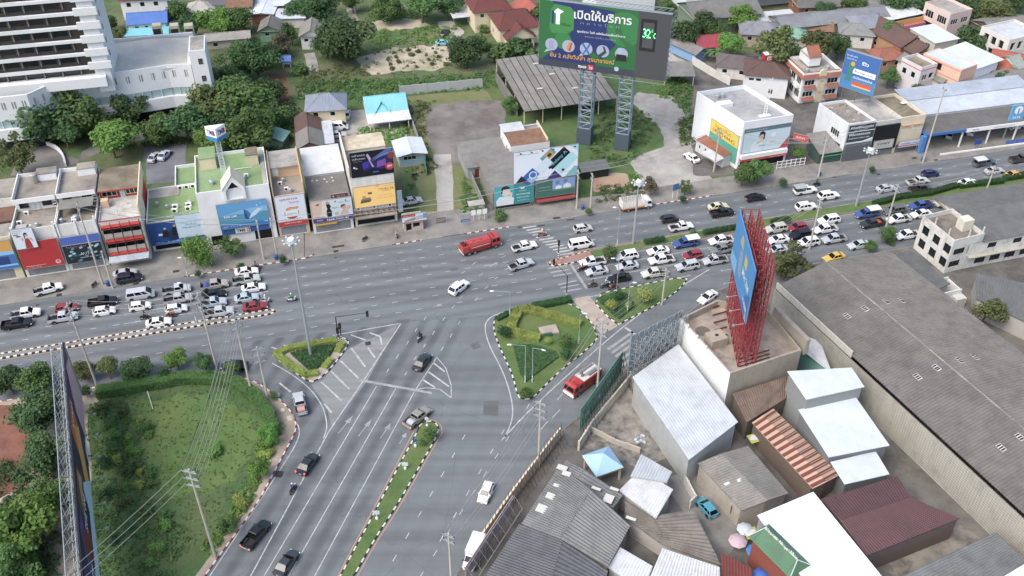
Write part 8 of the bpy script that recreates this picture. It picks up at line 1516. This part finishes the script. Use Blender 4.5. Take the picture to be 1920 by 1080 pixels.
# ------------------------------------------------------------------ traffic
W_,S_,K_,D_,GY,BL,RD='#e6e7e6','#b4b9bd','#16181a','#2a2d31','#7d8185','#3b5496','#8e2430'
Ea,We,N_,So=15.2,195.2,73.0,253.0
V_=[('pickup2',90,541,27,W_,'white pickup parked at an angle on the left forecourt'),('pickup2',48,587,Ea,W_,'white pickup in the left queue, leftmost white one'),('pickup2',31,606,Ea,K_,'black pickup at the left end of the queue'),('hatch',125,576,Ea,RD,'red hatchback in the left queue beside a silver pickup'),('pickup2',118,594,Ea,S_,'silver pickup below the red hatchback in the left queue'),('pickup2',192,565,Ea,K_,'black pickup above a white hatchback in the left queue'),('hatch',195,582,Ea,W_,'white hatchback below the black pickup in the left queue'),('van',263,552,Ea,S_,'silver minivan with roof vents in the left queue'),('hatch',262,573,Ea,W_,'white hatchback directly below the silver minivan'),('sedan',297,603,Ea,W_,'white saloon hugging the striped left median'),('suv',242,521,18,'#23283a','dark navy wagon parked below the corrugated awning'),('sedan',234,511,18,S_,'silver car parked behind the dark navy wagon'),
 ('pickup',331,542,Ea,S_,'silver pickup topmost beside the kerb lane, left queue'),('pickup2',334,559,Ea,'#a9adb0','grey-silver pickup second from the top, middle of left queue'),('hatch',330,578,Ea,W_,'white hatchback beside the orange-vested rider'),('pickup2',402,533,Ea,'#a39d92','beige-grey pickup with blue load in the left queue'),('sedan',401,550,Ea,K_,'black saloon under the pole crossarms in the left queue'),('pickup',398,567,Ea,'#a8b8c4','blue-silver pickup between black saloon and median pickup'),('pickup2',411,584,Ea,S_,'silver pickup next to the striped median, left queue'),('sedan',462,508,Ea,W_,'white saloon at the front of the kerb lane, left queue'),('pickup',462,523,Ea,'#b3bab4','silver-green pickup behind the front white saloons'),('sedan',475,538,Ea,W_,'white saloon near the left stop line, third lane'),('sedan',462,557,Ea,'#a9bac4','pale blue saloon near the left stop line'),('sedan',478,573,Ea,RD,'dark red saloon at the end of the striped median'),
 ('tanker',898,462,27,RD,'red fire tanker truck crossing the far lanes'),('pickup2',983,461,20,W_,'white pickup driving onto the zebra crossing'),('pickup2',977,495,27,S_,'silver pickup turning behind the white pickup at the crossing'),('suv',861,538,52,W_,'white estate car turning in the middle of the junction'),('van',1090,457,17,W_,'white people carrier with twin roof windows beyond the zebra'),('hatch',1093,427,Ea,'#bfc0bb','pale silver hatchback in the far lane beyond the zebra'),
 ('pickup',1111,490,We,W_,'white pickup first at the right stop line by the median'),('sedan',1119,507,We,S_,'silver saloon second lane at the right stop line'),('suv',1175,479,We,W_,'white estate next to the flower bed, right queue'),('sedan',1176,497,We,S_,'silver saloon behind the first silver saloon, right queue'),('sedan',1161,520,We,K_,'black saloon beside the waiting motorcycles'),('sedan',1234,469,We,W_,'white saloon behind the white estate, right queue'),('pickup2',1240,486,We,W_,'white pickup with black bed in the middle of the right queue'),('pickup2',1227,511,We,'#c4c3bb','pale pickup on the outer lane near the slip road island'),('songthaew',1285,455,We,(BL,'#c9ccc6'),'blue songthaew with white canopy in the right queue'),('hatch',1299,477,We,RD,'red hatchback in the right queue beside a silver estate'),('suv',1289,498,We,S_,'silver estate car below the red hatchback'),('pickup2',1352,450,We,W_,'white pickup in the median lane left of the blue tower billboard'),('pickup2',1355,467,We,'#6f7672','grey pickup left of the blue tower billboard'),('pickup',1341,487,We,S_,'silver pickup on the outer lane left of the blue tower billboard'),
 ('hatch',1256,409,Ea,D_,'charcoal hatchback in the far lane behind the cargo truck'),('pickup',1277,424,Ea,W_,'white pickup with black bed beside the median, far lanes'),('pickup2',1354,398,Ea,K_,'black pickup below the pale gold saloon, far lanes'),('sedan',1347,386,Ea,'#cbc6a4','pale gold saloon in the far lanes'),('sedan',1417,369,Ea,K_,'black saloon near the street trees, far lanes'),('cagetruck',1192,385,Ea,W_,'white cargo truck with caged body at the far kerb'),
 ('songthaew',1510,356,Ea,(W_,'#9aa0a0'),'white songthaew with grey canopy in the far lanes'),('suv',1554,366,Ea,W_,'white estate ahead of the white songthaew'),('suv',1512,387,Ea,W_,'white estate beside the right median grass'),('hatch',1745,324,Ea,'#2c3060','dark blue hatchback in the far lanes, right'),('sedan',1662,352,Ea,S_,'silver saloon in the far lanes near a high mast light'),('pickup',1721,339,Ea,'#c2c2bc','pale pickup directly above the dark brown pickup'),('pickup2',1726,353,Ea,'#3a342c','dark brown pickup beside the median hedge'),('sedan',1816,341,Ea,W_,'white saloon beside the right median hedge'),('sedan',1865,319,Ea,S_,'silver saloon before the dealer, far lanes'),('sedan',1903,326,Ea,'#d19a2c','yellow-orange saloon at the right frame edge'),('songthaew',1846,304,Ea,('#4a5a66','#c2c4c0'),'dark songthaew with pale canopy at the far kerb, right'),('pickup',1914,297,Ea,'#4a4640','dark pickup cut by the right frame edge'),
 ('suv',1455,428,We,'#b9b7a6','champagne estate right of the blue tower billboard'),('hatch',1496,425,We,RD,'dark red hatchback beside the median, right of the tower'),('suv',1501,440,We,K_,'black estate below the dark red hatchback'),('suv',1554,412,We,W_,'white estate in the median lane, right queue'),('pickup2',1547,429,We,W_,'white pickup with black bed below the white estate, right queue'),('suv',1515,454,We,W_,'white estate crossed by a power pole, right queue'),('sedan',1459,448,We,W_,'white saloon below the champagne estate'),('sedan',1456,467,We,S_,'silver saloon above the round olive tree'),('pickup2',1564,447,We,S_,'silver pickup on the outer lane, right queue'),('songthaew',1625,400,We,(BL,'#cdd0ca'),'second blue songthaew, next to the right median hedge'),('pickup2',1635,418,We,'#2f3530','dark pickup with red load beside the second blue songthaew'),('suv',1677,394,We,'#5b625c','grey-green estate behind the second blue songthaew'),('pickup2',1685,410,We,W_,'white pickup behind the dark pickup with red load'),('pickup2',1726,385,We,BL,'blue pickup beside the right median hedge'),('pickup2',1774,379,We,'#b5ae9a','beige pickup behind the blue pickup'),('sedan',1727,400,We,W_,'white saloon left of the stained white building'),('sedan',1610,458,We,'#b0bcb8','pale grey-green saloon behind the small roadside tree'),('sedan',1564,481,200,'#d1ab30','yellow taxi at the near kerb, right'),('pickup2',1701,440,We,W_,'white pickup between poles and stained white building'),('sedan',1901,371,We,'#2c2226','dark car above the stained white building roof'),('sedan',1815,381,We,W_,'white car peeping over the stained white building'),
 ('sedan',792,677,66,D_,'charcoal saloon driving up between the hatched markings'),('pickup2',562,755,108,S_,'silver pickup with pink load on the left slip road'),('pickup2',783,781,52,'#8d8a80','grey pickup with brake lights at the side road median nose'),('sedan',577,868,68,D_,'dark green-black saloon with brake lights on the side road'),('pickup2',480,1001,64,K_,'black pickup with brake lights beside the corner park'),('sedan',537,1054,67,'#33393c','dark grey saloon at the bottom of the side road'),('hatch',911,922,So,W_,'white hatchback coming down the side road'),('boxtruck',888,1040,So,W_,'white delivery van at the bottom beside the hoarding frame'),('fireengine',1093,718,225,RD,'red and white fire engine on the slip road'),('sedan',440,684,178,K_,'dark car half hidden by trees at the slip road'),('sedan',1327,556,222,W_,'white car on the slip road behind the terrace building'),('hatch',1325,950,118,'#3f93a8','turquoise car parked in the lane between the roofs'),
 ('van',633,237,5,W_,'white van parked in front of the turquoise-roofed bungalow'),('pickup2',630,253,12,S_,'silver pickup parked below the white van'),('sedan',650,213,95,W_,'white car under the carport of the cream house'),('sedan',289,293,80,S_,'left of two silver cars in the bank car park'),('sedan',308,289,80,'#b9c2cc','right of two silver cars in the bank car park'),('sedan',772,375,20,S_,'silver car parked beside the yellow billboard shophouse'),('sedan',831,79,10,'#74bcc4','turquoise car beside the sandy plot'),('sedan',834,60,70,D_,'dark car on the villa drive'),('sedan',1297,294,120,W_,'white car in the concrete yard beside the hut'),('hatch',1440,52,60,S_,'left car under the white carport near the hangar'),('hatch',1452,51,60,W_,'right car under the white carport near the hangar'),('hatch',1782,251,60,S_,'left silver car in the dealer showroom bay'),('hatch',1822,245,60,W_,'right white car in the dealer showroom bay'),('hatch',1905,236,20,W_,'white car at the right end of the dealer canopy')]
for k,x,y,hd,c,lb in V_:
    vehicle(k,x,y,hd,c,lb,lit='brake lights' in lb,sc=1.0 if k in('tanker','fireengine','cagetruck')else 1.04)
for nm,par,m_ in(('beige-grey pickup with blue load','#3a4f9c',0),('dark pickup with red load','#b8442e',0),('silver pickup with pink load','#b98a84',0),('grey pickup with brake','#a9b0b4',0)):
    t_=[o for o in bpy.data.objects if o.get('label','').startswith(nm)][0];q=MB();q.loft([[(-2.2,-.7,.56),(-2.2,.7,.56),(-2.1,.6,.95),(-2.1,-.6,.95)],[(-1.5,-.75,.56),(-1.5,.75,.56),(-1.5,.6,1.15),(-1.5,-.6,1.15)],[(-.95,-.7,.56),(-.95,.7,.56),(-1.0,.6,.98),(-1.0,-.6,.98)]]);b=q.go('covered_load',plain(par,.8));tag(b,'tarpaulin-covered load lying in the '+t_['label'].split(' with')[0]+' bed, '+{'b':'blue','d':'red','s':'pink','g':'grey'}[nm[0]],'load');b.matrix_world=frame_of(t_)
BK=[(272,592,Ea,K_,'#2a2a2c','#26262a','#1c1c1e','rider in black on the motorcycle behind the white saloon, left queue','black motorcycle behind the white saloon by the median'),(321,588,Ea,'#7a2a22','#c4562c','#2c3040','#26262a','rider in orange vest in the left queue','dark motorcycle of the orange-vested rider'),(498,561,Ea,W_,'#c9ccd0','#5a6070','#dfe2e4','rider in pale shirt and white helmet at the left stop line','white motorcycle at the left stop line'),(547,558,Ea,W_,'#3a8a4c','#22262a','#dfe2e4','rider in green jacket beyond the left stop line','white motorcycle beyond the left stop line'),(1017,437,Ea,'#a8503c','#c69a94','#5a4a4a','#e0d8d8','rider in pale pink on the far zebra crossing','red motorcycle on the far zebra crossing'),(1091,502,We,K_,'#7a2c2a','#2a2a2e','#1c1c20','rider in dark red beside the first white pickup, right queue','black motorcycle beside the first white pickup'),(1111,532,We,'#8a4030','#2f4f3c','#23262a','#1f3a2c','rider in dark green, leftmost of the waiting motorcyclists','leftmost motorcycle waiting by the slip road island'),(1135,533,We,'#2c3038','#6d7480','#2a3040','#c9ccd0','rider in grey, middle of the waiting motorcyclists','middle motorcycle waiting by the slip road island'),(1150,536,We,'#8e2a24','#3a3438','#2a2a2e','#b23a30','rider with red helmet, rightmost of the waiting motorcyclists','rightmost motorcycle waiting by the slip road island'),(787,631,250,K_,'#1f2226','#26282c','#1a1a1c','rider in black coming down the side road lane','black motorcycle at the top of the side road'),(549,914,70,'#7a2430','#3a4270','#2a2c3a','#c9ccd2','rider in navy beside the dark saloon on the side road','red motorcycle on the side road by the corner park'),(1532,343,Ea,K_,'#3a3c40','#2a2a2e','#26262a','rider in grey at the far kerb, right','black motorcycle at the far kerb, right'),(480,498,Ea,'#8a2c34','#3f4868','#26262a','#2c2c30','rider in blue waiting at the far kerb near the bank tree','red motorcycle at the far kerb near the bank tree')]
for x,y,hd,c,top,leg,hel,lp,lb in BK:
    vehicle('bike',x,y,hd,c,lb,zc=.9,sc=1.12);p=g(x,y,.9);p.z=.016;person(p,hd,'sit',top,leg,hel,lp).scale=(1.12,)*3
for x,y,hd,c,lb in((176,532,80,K_,'dark motorcycle parked by the short pole, left row'),(684,446,60,K_,'black motorcycle parked before the tall shophouse'),(743,440,110,S_,'silver motorcycle parked beside the kiosk'),(778,327,30,K_,'black motorcycle parked by the white-roofed hut')):vehicle('bike',x,y,hd,c,lb,zc=.6)
person((*g(396,494,.9).xy,.12),-60,'walk','#b9862c','#23242a',None,'pedestrian in yellow top walking on the bank pavement')
# ------------------------------------------------------------------ trees, hedges, growth
T_=[(85,215,58,'broad','dark','large dark tree at the left end of the hospital front'),(150,205,55,'broad','mid','broad tree in front of the hospital glazing'),(205,258,46,'broad','bright','bright green tree in front of the hospital drive'),(240,200,42,'broad','dark','dark tree beside the hospital entrance'),(28,288,42,'loose','olive','pale olive tree at the left frame edge'),(20,240,30,'broad','dark','small dark tree under the pale hospital terrace'),(345,225,46,'broad','dark','dark tree right of the hospital entrance'),(398,195,52,'broad','olive','olive tree below the white stair tower'),(445,185,55,'broad','mid','big round tree left of the red track'),(470,242,52,'broad','mid','tree beside the bank roof sign, right'),(400,258,36,'broad','bright','bright tree behind the bank roof sign'),(480,112,42,'broad','dark','dark tree right of the white stair tower'),(440,110,34,'loose','mid','loose tree above the low shed with red strip'),(425,150,36,'broad','dark','dark tree at the foot of the white stair tower'),(335,18,26,'broad','mid','tree right of the white apartment house, top left'),(345,52,28,'broad','dark','tree right of the bright blue roof'),(385,35,26,'shrub','bright','bright bush below the pyramid roof house'),(415,38,30,'broad','bright','light tree below the rusty roof'),(455,35,30,'broad','mid','tree left of the brilliant white shed roof'),(225,62,16,'broad','olive','small tree beside the turquoise roof, left'),(205,40,16,'broad','dark','small dark tree left of the bright blue roof'),
(520,82,28,'broad','reddish','reddish crown beside the green-walled hut'),(505,100,24,'broad','dark','dark crown below the reddish tree'),(545,60,20,'loose','dark','dark thin tree between green hut and white house'),(648,70,50,'broad','dark','huge dark tree right of the white gabled house'),(608,80,24,'broad','dark','dark tree touching the white gabled house'),(560,18,30,'broad','dark','dark tree at the top edge, right of white sheds'),(600,10,34,'broad','dark','broad dark tree at the top edge, middle left'),(660,-2,22,'broad','mid','tree at the top edge above the upper sandy plot'),(730,10,34,'broad','mid','spreading tree at the top edge, middle'),(790,8,38,'broad','mid','spreading tree at the top edge left of the villa'),(845,10,30,'broad','dark','dark tree behind the villa carport'),(872,95,38,'broad','dark','round dark tree beside the larger sandy plot'),(905,85,24,'shrub','mid','bush in front of the villa, left'),(935,100,30,'shrub','mid','dense bush below the villa terrace'),(975,88,30,'shrub','dark','dense bush between villa and great billboard'),(900,55,14,'shrub','mid','little bush by the villa steps'),(958,195,18,'broad','mid','small tree at the corner of the open shed'),
(1285,60,34,'broad','dark','dark tree right of the great billboard, lower'),(1325,45,34,'broad','dark','dark tree right of the great billboard, in front of the hangar'),(1345,60,22,'broad','mid','small tree before the hangar door'),(1392,32,32,'broad','bright','bright tree at the right end of the hangar'),(1372,78,27,'broad','bright','light green tree between red roof and grey hipped house'),(1343,95,18,'palm','mid','palm beside the vivid red roof'),(1450,92,46,'loose','olive','wide pale tree behind the red cube sign'),(1485,105,28,'broad','mid','tree left of the orange-tiled balcony house'),(1408,58,22,'shrub','mid','bush beside the white carport with cars'),(1535,80,34,'loose','olive','pale feathery tree left of the dark blue billboard'),(1575,82,24,'broad','dark','dark tree behind the dark blue billboard'),(1668,140,22,'broad','mid','tree right of the dark blue billboard'),(1672,58,24,'broad','mid','round tree before the striped sheds'),(1832,76,42,'broad','dark','very large dark tree in the right quarter'),(1722,168,14,'broad','mid','small tree at the end of the long narrow house'),(1806,172,16,'broad','olive','small tree beside the blue workshop'),(1883,150,22,'broad','dark','dark tree before the slatted-window house'),(1890,92,32,'loose','mid','airy tree left of the pale green house'),(1690,5,34,'broad','dark','dark wood tree at the top edge, first from striped sheds'),(1735,2,30,'broad','dark','dark wood tree at the top edge, behind the pinkish house'),(1815,12,32,'broad','dark','dark wood tree at the top edge, right of pinkish house'),(1862,22,34,'broad','olive','olive wood tree near the barn'),(1900,2,28,'broad','dark','dark wood tree in the top right corner'),(1255,10,18,'broad','mid','little tree at the corner of the white factory'),
(1394,325,28,'broad','mid','left street tree before the white block'),(1424,318,26,'broad','mid','right street tree before the white block'),(1285,350,15,'loose','mid','slim street tree by the blue bus stop board'),(1222,346,19,'loose','reddish','reddish street tree behind the cargo truck'),(1192,335,16,'loose','bright','thin tree left of the reddish street tree'),(1158,358,12,'shrub','dark','dark bush behind the cargo truck cab'),(935,405,16,'shrub','mid','bushy plant at the left end of the low shop'),(1498,285,14,'ball','bright','bright round bush in the white-gated yard'),(1492,490,40,'loose','olive','round olive tree at the warehouse front'),(1852,580,36,'loose','olive','olive tree behind the long warehouse'),(1665,437,18,'broad','mid','right small roadside tree by the poles'),(1633,460,13,'broad','mid','left small roadside tree by the poles'),(1672,455,9,'shrub','mid','low bush under the roadside pole'),
(367,466,32,'willow','bright','drooping bright street tree before the bank annexe'),(435,457,24,'loose','mid','slim street tree before the white bank'),
(60,705,38,'broad','mid','roadside tree at the far left near the billboard top'),(15,715,34,'broad','dark','dark tree in the left frame edge by the road'),(70,770,55,'broad','dark','large dark tree behind the near billboard lattice'),(85,850,46,'broad','dark','dark tree left of the near billboard, middle'),(155,690,25,'broad','olive','olive roadside tree right of the near billboard top'),(200,688,25,'broad','olive','olive roadside tree left of the tall billboard pole'),(255,692,30,'broad','dark','dark roadside tree over the park pavement'),(330,672,22,'broad','bright','bright roadside tree above the park hedge'),(382,674,22,'broad','dark','dark roadside tree beside the hedge-top pole'),(432,690,18,'broad','mid','little roadside tree by the hidden dark car'),(35,990,75,'broad','bright','huge bright tree in the bottom left corner'),(90,930,40,'broad','mid','tree between bottom left tree and lattice'),(30,1070,60,'broad','mid','tree at the bottom edge, far left'),
(505,812,24,'loose','bright','leafy tree at the park edge by the boulders'),(485,875,24,'loose','bright','leafy tree at the park edge below the boulders'),(448,942,20,'shrub','lime','yellow-green bush at the park kerb'),(425,985,20,'loose','mid','ragged tree at the park kerb near the leaning pole'),(500,850,16,'shrub','lime','small yellow-green bush at the park edge')]
for q in T_:tree(*q,cat='shrub' if q[3]in('shrub','ball')else 'tree',group=None)
P_=[(188,770,13,'mid'),(205,790,12,'mid'),(228,775,10,'olive'),(215,812,11,'bright'),(260,785,9,'lime'),(272,800,14,'mid'),(240,825,12,'bright'),(280,815,9,'bright'),(210,835,12,'mid'),(253,845,12,'bright'),(218,860,10,'lime'),(248,875,16,'mid'),(264,882,9,'lime'),(285,888,13,'mid'),(240,910,10,'bright'),(258,910,10,'lime'),(285,905,11,'mid'),(232,945,13,'olive'),(275,955,13,'mid'),(310,985,13,'bright'),(265,1000,11,'mid'),(292,1030,13,'bright'),(285,1055,11,'bright'),(400,845,14,'bright'),(310,965,12,'mid'),(190,870,14,'dark'),(195,930,14,'dark'),(205,1010,14,'dark')]
for i,(x,y,r,c)in enumerate(P_):tree(x,y,r*1.3,'shrub',c,{'mid':'mid-green','olive':'olive','bright':'bright green','lime':'yellow-green','dark':'dark green'}[c]+' young bush planted on the corner park lawn','young bushes on the park lawn, '+c,cat='shrub',zb=.14)
K2=[(371,513,8,'small clipped shrub round the foot of the drooping bright tree'),(451,498,8,'small clipped shrub round the foot of the slim bank tree'),(531,486,9,'clipped shrub beside the blue litter bin at the far kerb'),(512,740,9,'round shrub beside the pair of park corner poles'),(1103,396,8,'round shrub in the low shop corner planter'),(1280,372,8,'clipped shrub at the foot of the bus stop tree'),(1469,342,9,'clipped shrub on the far pavement before the yard gate'),(1636,317,7,'clipped shrub on the far pavement before the black shop'),(1143,473,17,'round flower bed on the median nose'),(1300,435,8,'single round shrub on the grass median'),(310,700,13,'dark round shrub at the park pavement, left of two'),(390,702,11,'dark round shrub at the park pavement, right of two'),(160,732,12,'dark shrub at the foot of the roadside trees'),(985,735,14,'leafy bush at the lower point of the big island'),(1060,640,16,'round bush on the right lawn of the big island'),(1062,662,14,'dark round bush below the first on the big island'),(1028,638,8,'lime bush beside the brick plaque'),(945,620,14,'dark round bush at the left tip of the big island'),(1178,572,8,'lime dome bush on the slip road island, left'),(1146,570,12,'lime dome bush on the slip road island, right'),(1160,553,10,'dark dome bush on the slip road island'),(1210,550,18,'pale ring bush at the slip road island tip'),(805,812,14,'bush on the side road median nose'),(790,828,9,'little bush behind the keep-left sign')]
for x,y,r,lb in K2:tree(x,y,r,'ball','lime' if 'lime' in lb or 'pale' in lb else 'hedge' if 'dark' in lb or 'clipped' in lb else 'mid',lb,cat='shrub',zb=.14)
ORD='first second third fourth fifth sixth seventh eighth ninth tenth eleventh twelfth'.split()
for i in range(7):tree(1212+i*5.2,452-i*.85,6.5,'ball','hedge',ORD[i]+' bush from the left in the seven-bush row on the median','median row of seven bushes',cat='shrub',zb=.14)
for i in range(12):tree(1322+i*5.4,434-i*.9,6.5,'ball','hedge',ORD[i]+' bush from the left in the twelve-bush row on the median','median row of twelve bushes',cat='shrub',zb=.14)
for i in range(5):tree(1450+i*6.5,415-i*1.1,8,'ball','hedge',ORD[i]+' clipped bush from the left on the median right of the tower','median bushes right of the tower',cat='shrub',zb=.14)
hedge([(1640,385),(1690,372),(1740,366),(1790,352)],1.3,.9,'hedge','long dark hedge on the right median, first');hedge([(1800,352),(1850,346),(1875,343)],1.4,.9,'hedge','middle dark hedge on the right median');hedge([(1885,338),(1930,330)],1.5,1.0,'hedge','dark hedge at the right end of the median')
hedge([(957,622),(962,606),(972,588),(990,584),(1010,589),(1040,597),(1082,611)],1.9,.9,'lime','lime hedge bending round the plaque on the big island');hedge([(957,624),(980,632),(1006,637)],1.9,.9,'lime','lower lime hedge arm on the big island');hedge([(1004,578),(1066,566)],1.5,.9,'hedge','dark straight hedge at the top of the big island');hedge([(934,600),(950,592),(962,588)],1.0,.6,'hedge','dark hedge at the top left of the big island')
bed([(962,648),(1000,650),(1040,662),(1046,672),(985,718),(975,700)],.35,'hedge','dark clipped planting in the lower big island',n=1400);bed([(1118,562),(1150,552),(1175,552),(1190,575),(1160,600),(1148,590)],.3,'hedge','dark clipped planting on the slip road island',n=900);bed([(545,665),(600,652),(630,650),(612,678),(592,695),(578,694)],.45,'hedge','dark clipped bed round the high mast light',n=1500)
hedge([(520,666),(545,656),(590,648),(628,642)],1.2,.75,'lime','lime hedge along the upper side of the triangular island');hedge([(520,668),(545,688),(575,706),(592,703)],1.2,.75,'lime','lime hedge along the lower side of the triangular island');hedge([(610,690),(620,678)],1.2,.6,'lime','short lime hedge block, lower right of triangular island');hedge([(634,660),(642,648)],1.2,.6,'lime','short lime hedge block, upper right of triangular island')
hedge([(192,742),(240,734),(300,724),(345,716),(400,716),(445,726),(480,750),(505,785),(515,815)],2.0,1.7,'mid','tall ragged hedge curving round the corner park lawn',z0=.13,dens=1.3)
# rough growth nobody could count
weeds('undergrowth',[(560,150),(700,150),(900,140),(1000,110),(1010,125),(930,165),(760,178),(640,195),(560,190)],420,'mid','tangled scrub between the sandy plot and the boundary wall',.9,22,.3,1);weeds('undergrowth',[(570,130),(660,120),(690,140),(620,175),(560,170)],120,'olive','dry scrub beside the garden path',.8,20,.3,2);weeds('undergrowth',[(690,60),(860,48),(850,78),(700,92)],160,'bright','weeds between the two sandy plots',.7,18,.28,3);weeds('undergrowth',[(690,20),(800,20),(800,34),(690,38)],110,'mid','weeds above the upper sandy plot',.9,18,.3,4)
weeds('undergrowth',[(1095,200),(1200,200),(1235,240),(1180,310),(1120,310),(1090,260)],170,'mid','weeds round the great billboard towers',.8,20,.28,5);weeds('undergrowth',[(1255,120),(1300,160),(1290,215),(1250,180)],120,'mid','weeds beside the gravel track',.8,20,.28,6);weeds('undergrowth',[(1265,230),(1300,215),(1305,260),(1285,275)],60,'mid','bushy weeds left of the white block',.9,22,.3,7);weeds('undergrowth',[(1120,350),(1200,345),(1210,372),(1120,385)],70,'olive','weeds along the roadside behind the cargo truck',.6,16,.24,8)
weeds('undergrowth',[(755,190),(800,190),(790,300),(770,400),(760,300)],90,'olive','grass tufts along the lane wall',.5,14,.22,9);weeds('undergrowth',[(670,240),(760,235),(765,268),(670,268)],90,'bright','garden plants before the turquoise-roofed bungalow',.7,18,.28,10);weeds('undergrowth',[(200,280),(300,262),(500,265),(540,180),(560,210),(540,285),(350,268)],160,'dark','undergrowth beneath the trees behind the shop row',1.0,20,.32,11);weeds('undergrowth',[(165,760),(240,745),(250,850),(270,930),(360,1000),(330,1090),(180,1090)],520,'mid','rough growth on the left side of the corner park',.45,14,.2,12,.14);weeds('undergrowth',[(500,790),(530,800),(470,940),(400,1040),(380,1030),(460,920)],200,'bright','leafy growth along the park kerb',.55,18,.24,13,.14)
weeds('lawn_tufts',[(210,745),(340,722),(430,725),(490,780),(500,840),(450,930),(400,1010),(330,1040),(250,960),(230,850)],900,'mid','scattered tufts in the corner park lawn',.16,7,.13,21,.14,.4);weeds('undergrowth',[(860,420),(870,330),(895,370),(905,400)],90,'mid','long grass beside the lane wall',.5,16,.22,14);weeds('undergrowth',[(1220,160),(1255,150),(1270,180),(1235,190)],50,'bright','weeds in the middle of the concrete yard drive',.6,16,.24,15);weeds('undergrowth',[(-20,860),(100,900),(105,1090),(-20,1090)],240,'dark','dark growth under the bottom left trees',.9,20,.3,16,.13)
for i in range(20):
    a,b=i%5,i//5;x,y=715+a*24+b*7+(i*37%11)-5,100+b*9-a*2.2+(i*53%7)-3;tree(x,y,3.5+i*29%4,'shrub','olive',ORD[a]+' knee-high plant from the left, '+ORD[b]+' row from the back, sandy plot','planted rows on the sandy plot',name='seedling',cat='plant')
for q in[(300,240,36,'broad','mid','tree between the hospital entrance and the curved drive wall'),(510,215,34,'broad','mid','tree right of the bank roof sign, beside the red track'),(505,165,30,'broad','dark','dark tree at the upper end of the red track'),(120,250,34,'broad','dark','dark tree beside the curved white drive wall'),(370,205,30,'broad','mid','tree touching the base of the white stair tower'),(430,225,36,'broad','dark','dark tree right behind the bank roof sign'),(565,130,22,'shrub','mid','bush left of the garden path'),(1010,20,26,'broad','mid','tree behind the orange-red roofed house'),(1600,8,26,'broad','mid','tree at the top edge left of the striped sheds'),(1545,20,22,'broad','dark','dark tree behind the rust-brown hut'),(1765,45,16,'shrub','dark','dark bush below the pinkish house'),(960,140,26,'shrub','mid','bush behind the open shed corner'),(1000,110,30,'shrub','mid','bush at the back of the open shed')]:tree(*q,cat='shrub' if q[3]=='shrub' else 'tree')
weeds('undergrowth',[(662,112),(700,92),(845,80),(858,112),(840,136),(760,142),(685,142)],70,'olive','weeds straggling over the larger sandy plot',.6,14,.24,31);weeds('undergrowth',[(780,190),(830,186),(800,215),(800,290),(830,320),(790,330),(785,250)],90,'olive','rough grass creeping into the vacant lot',.5,14,.22,32)
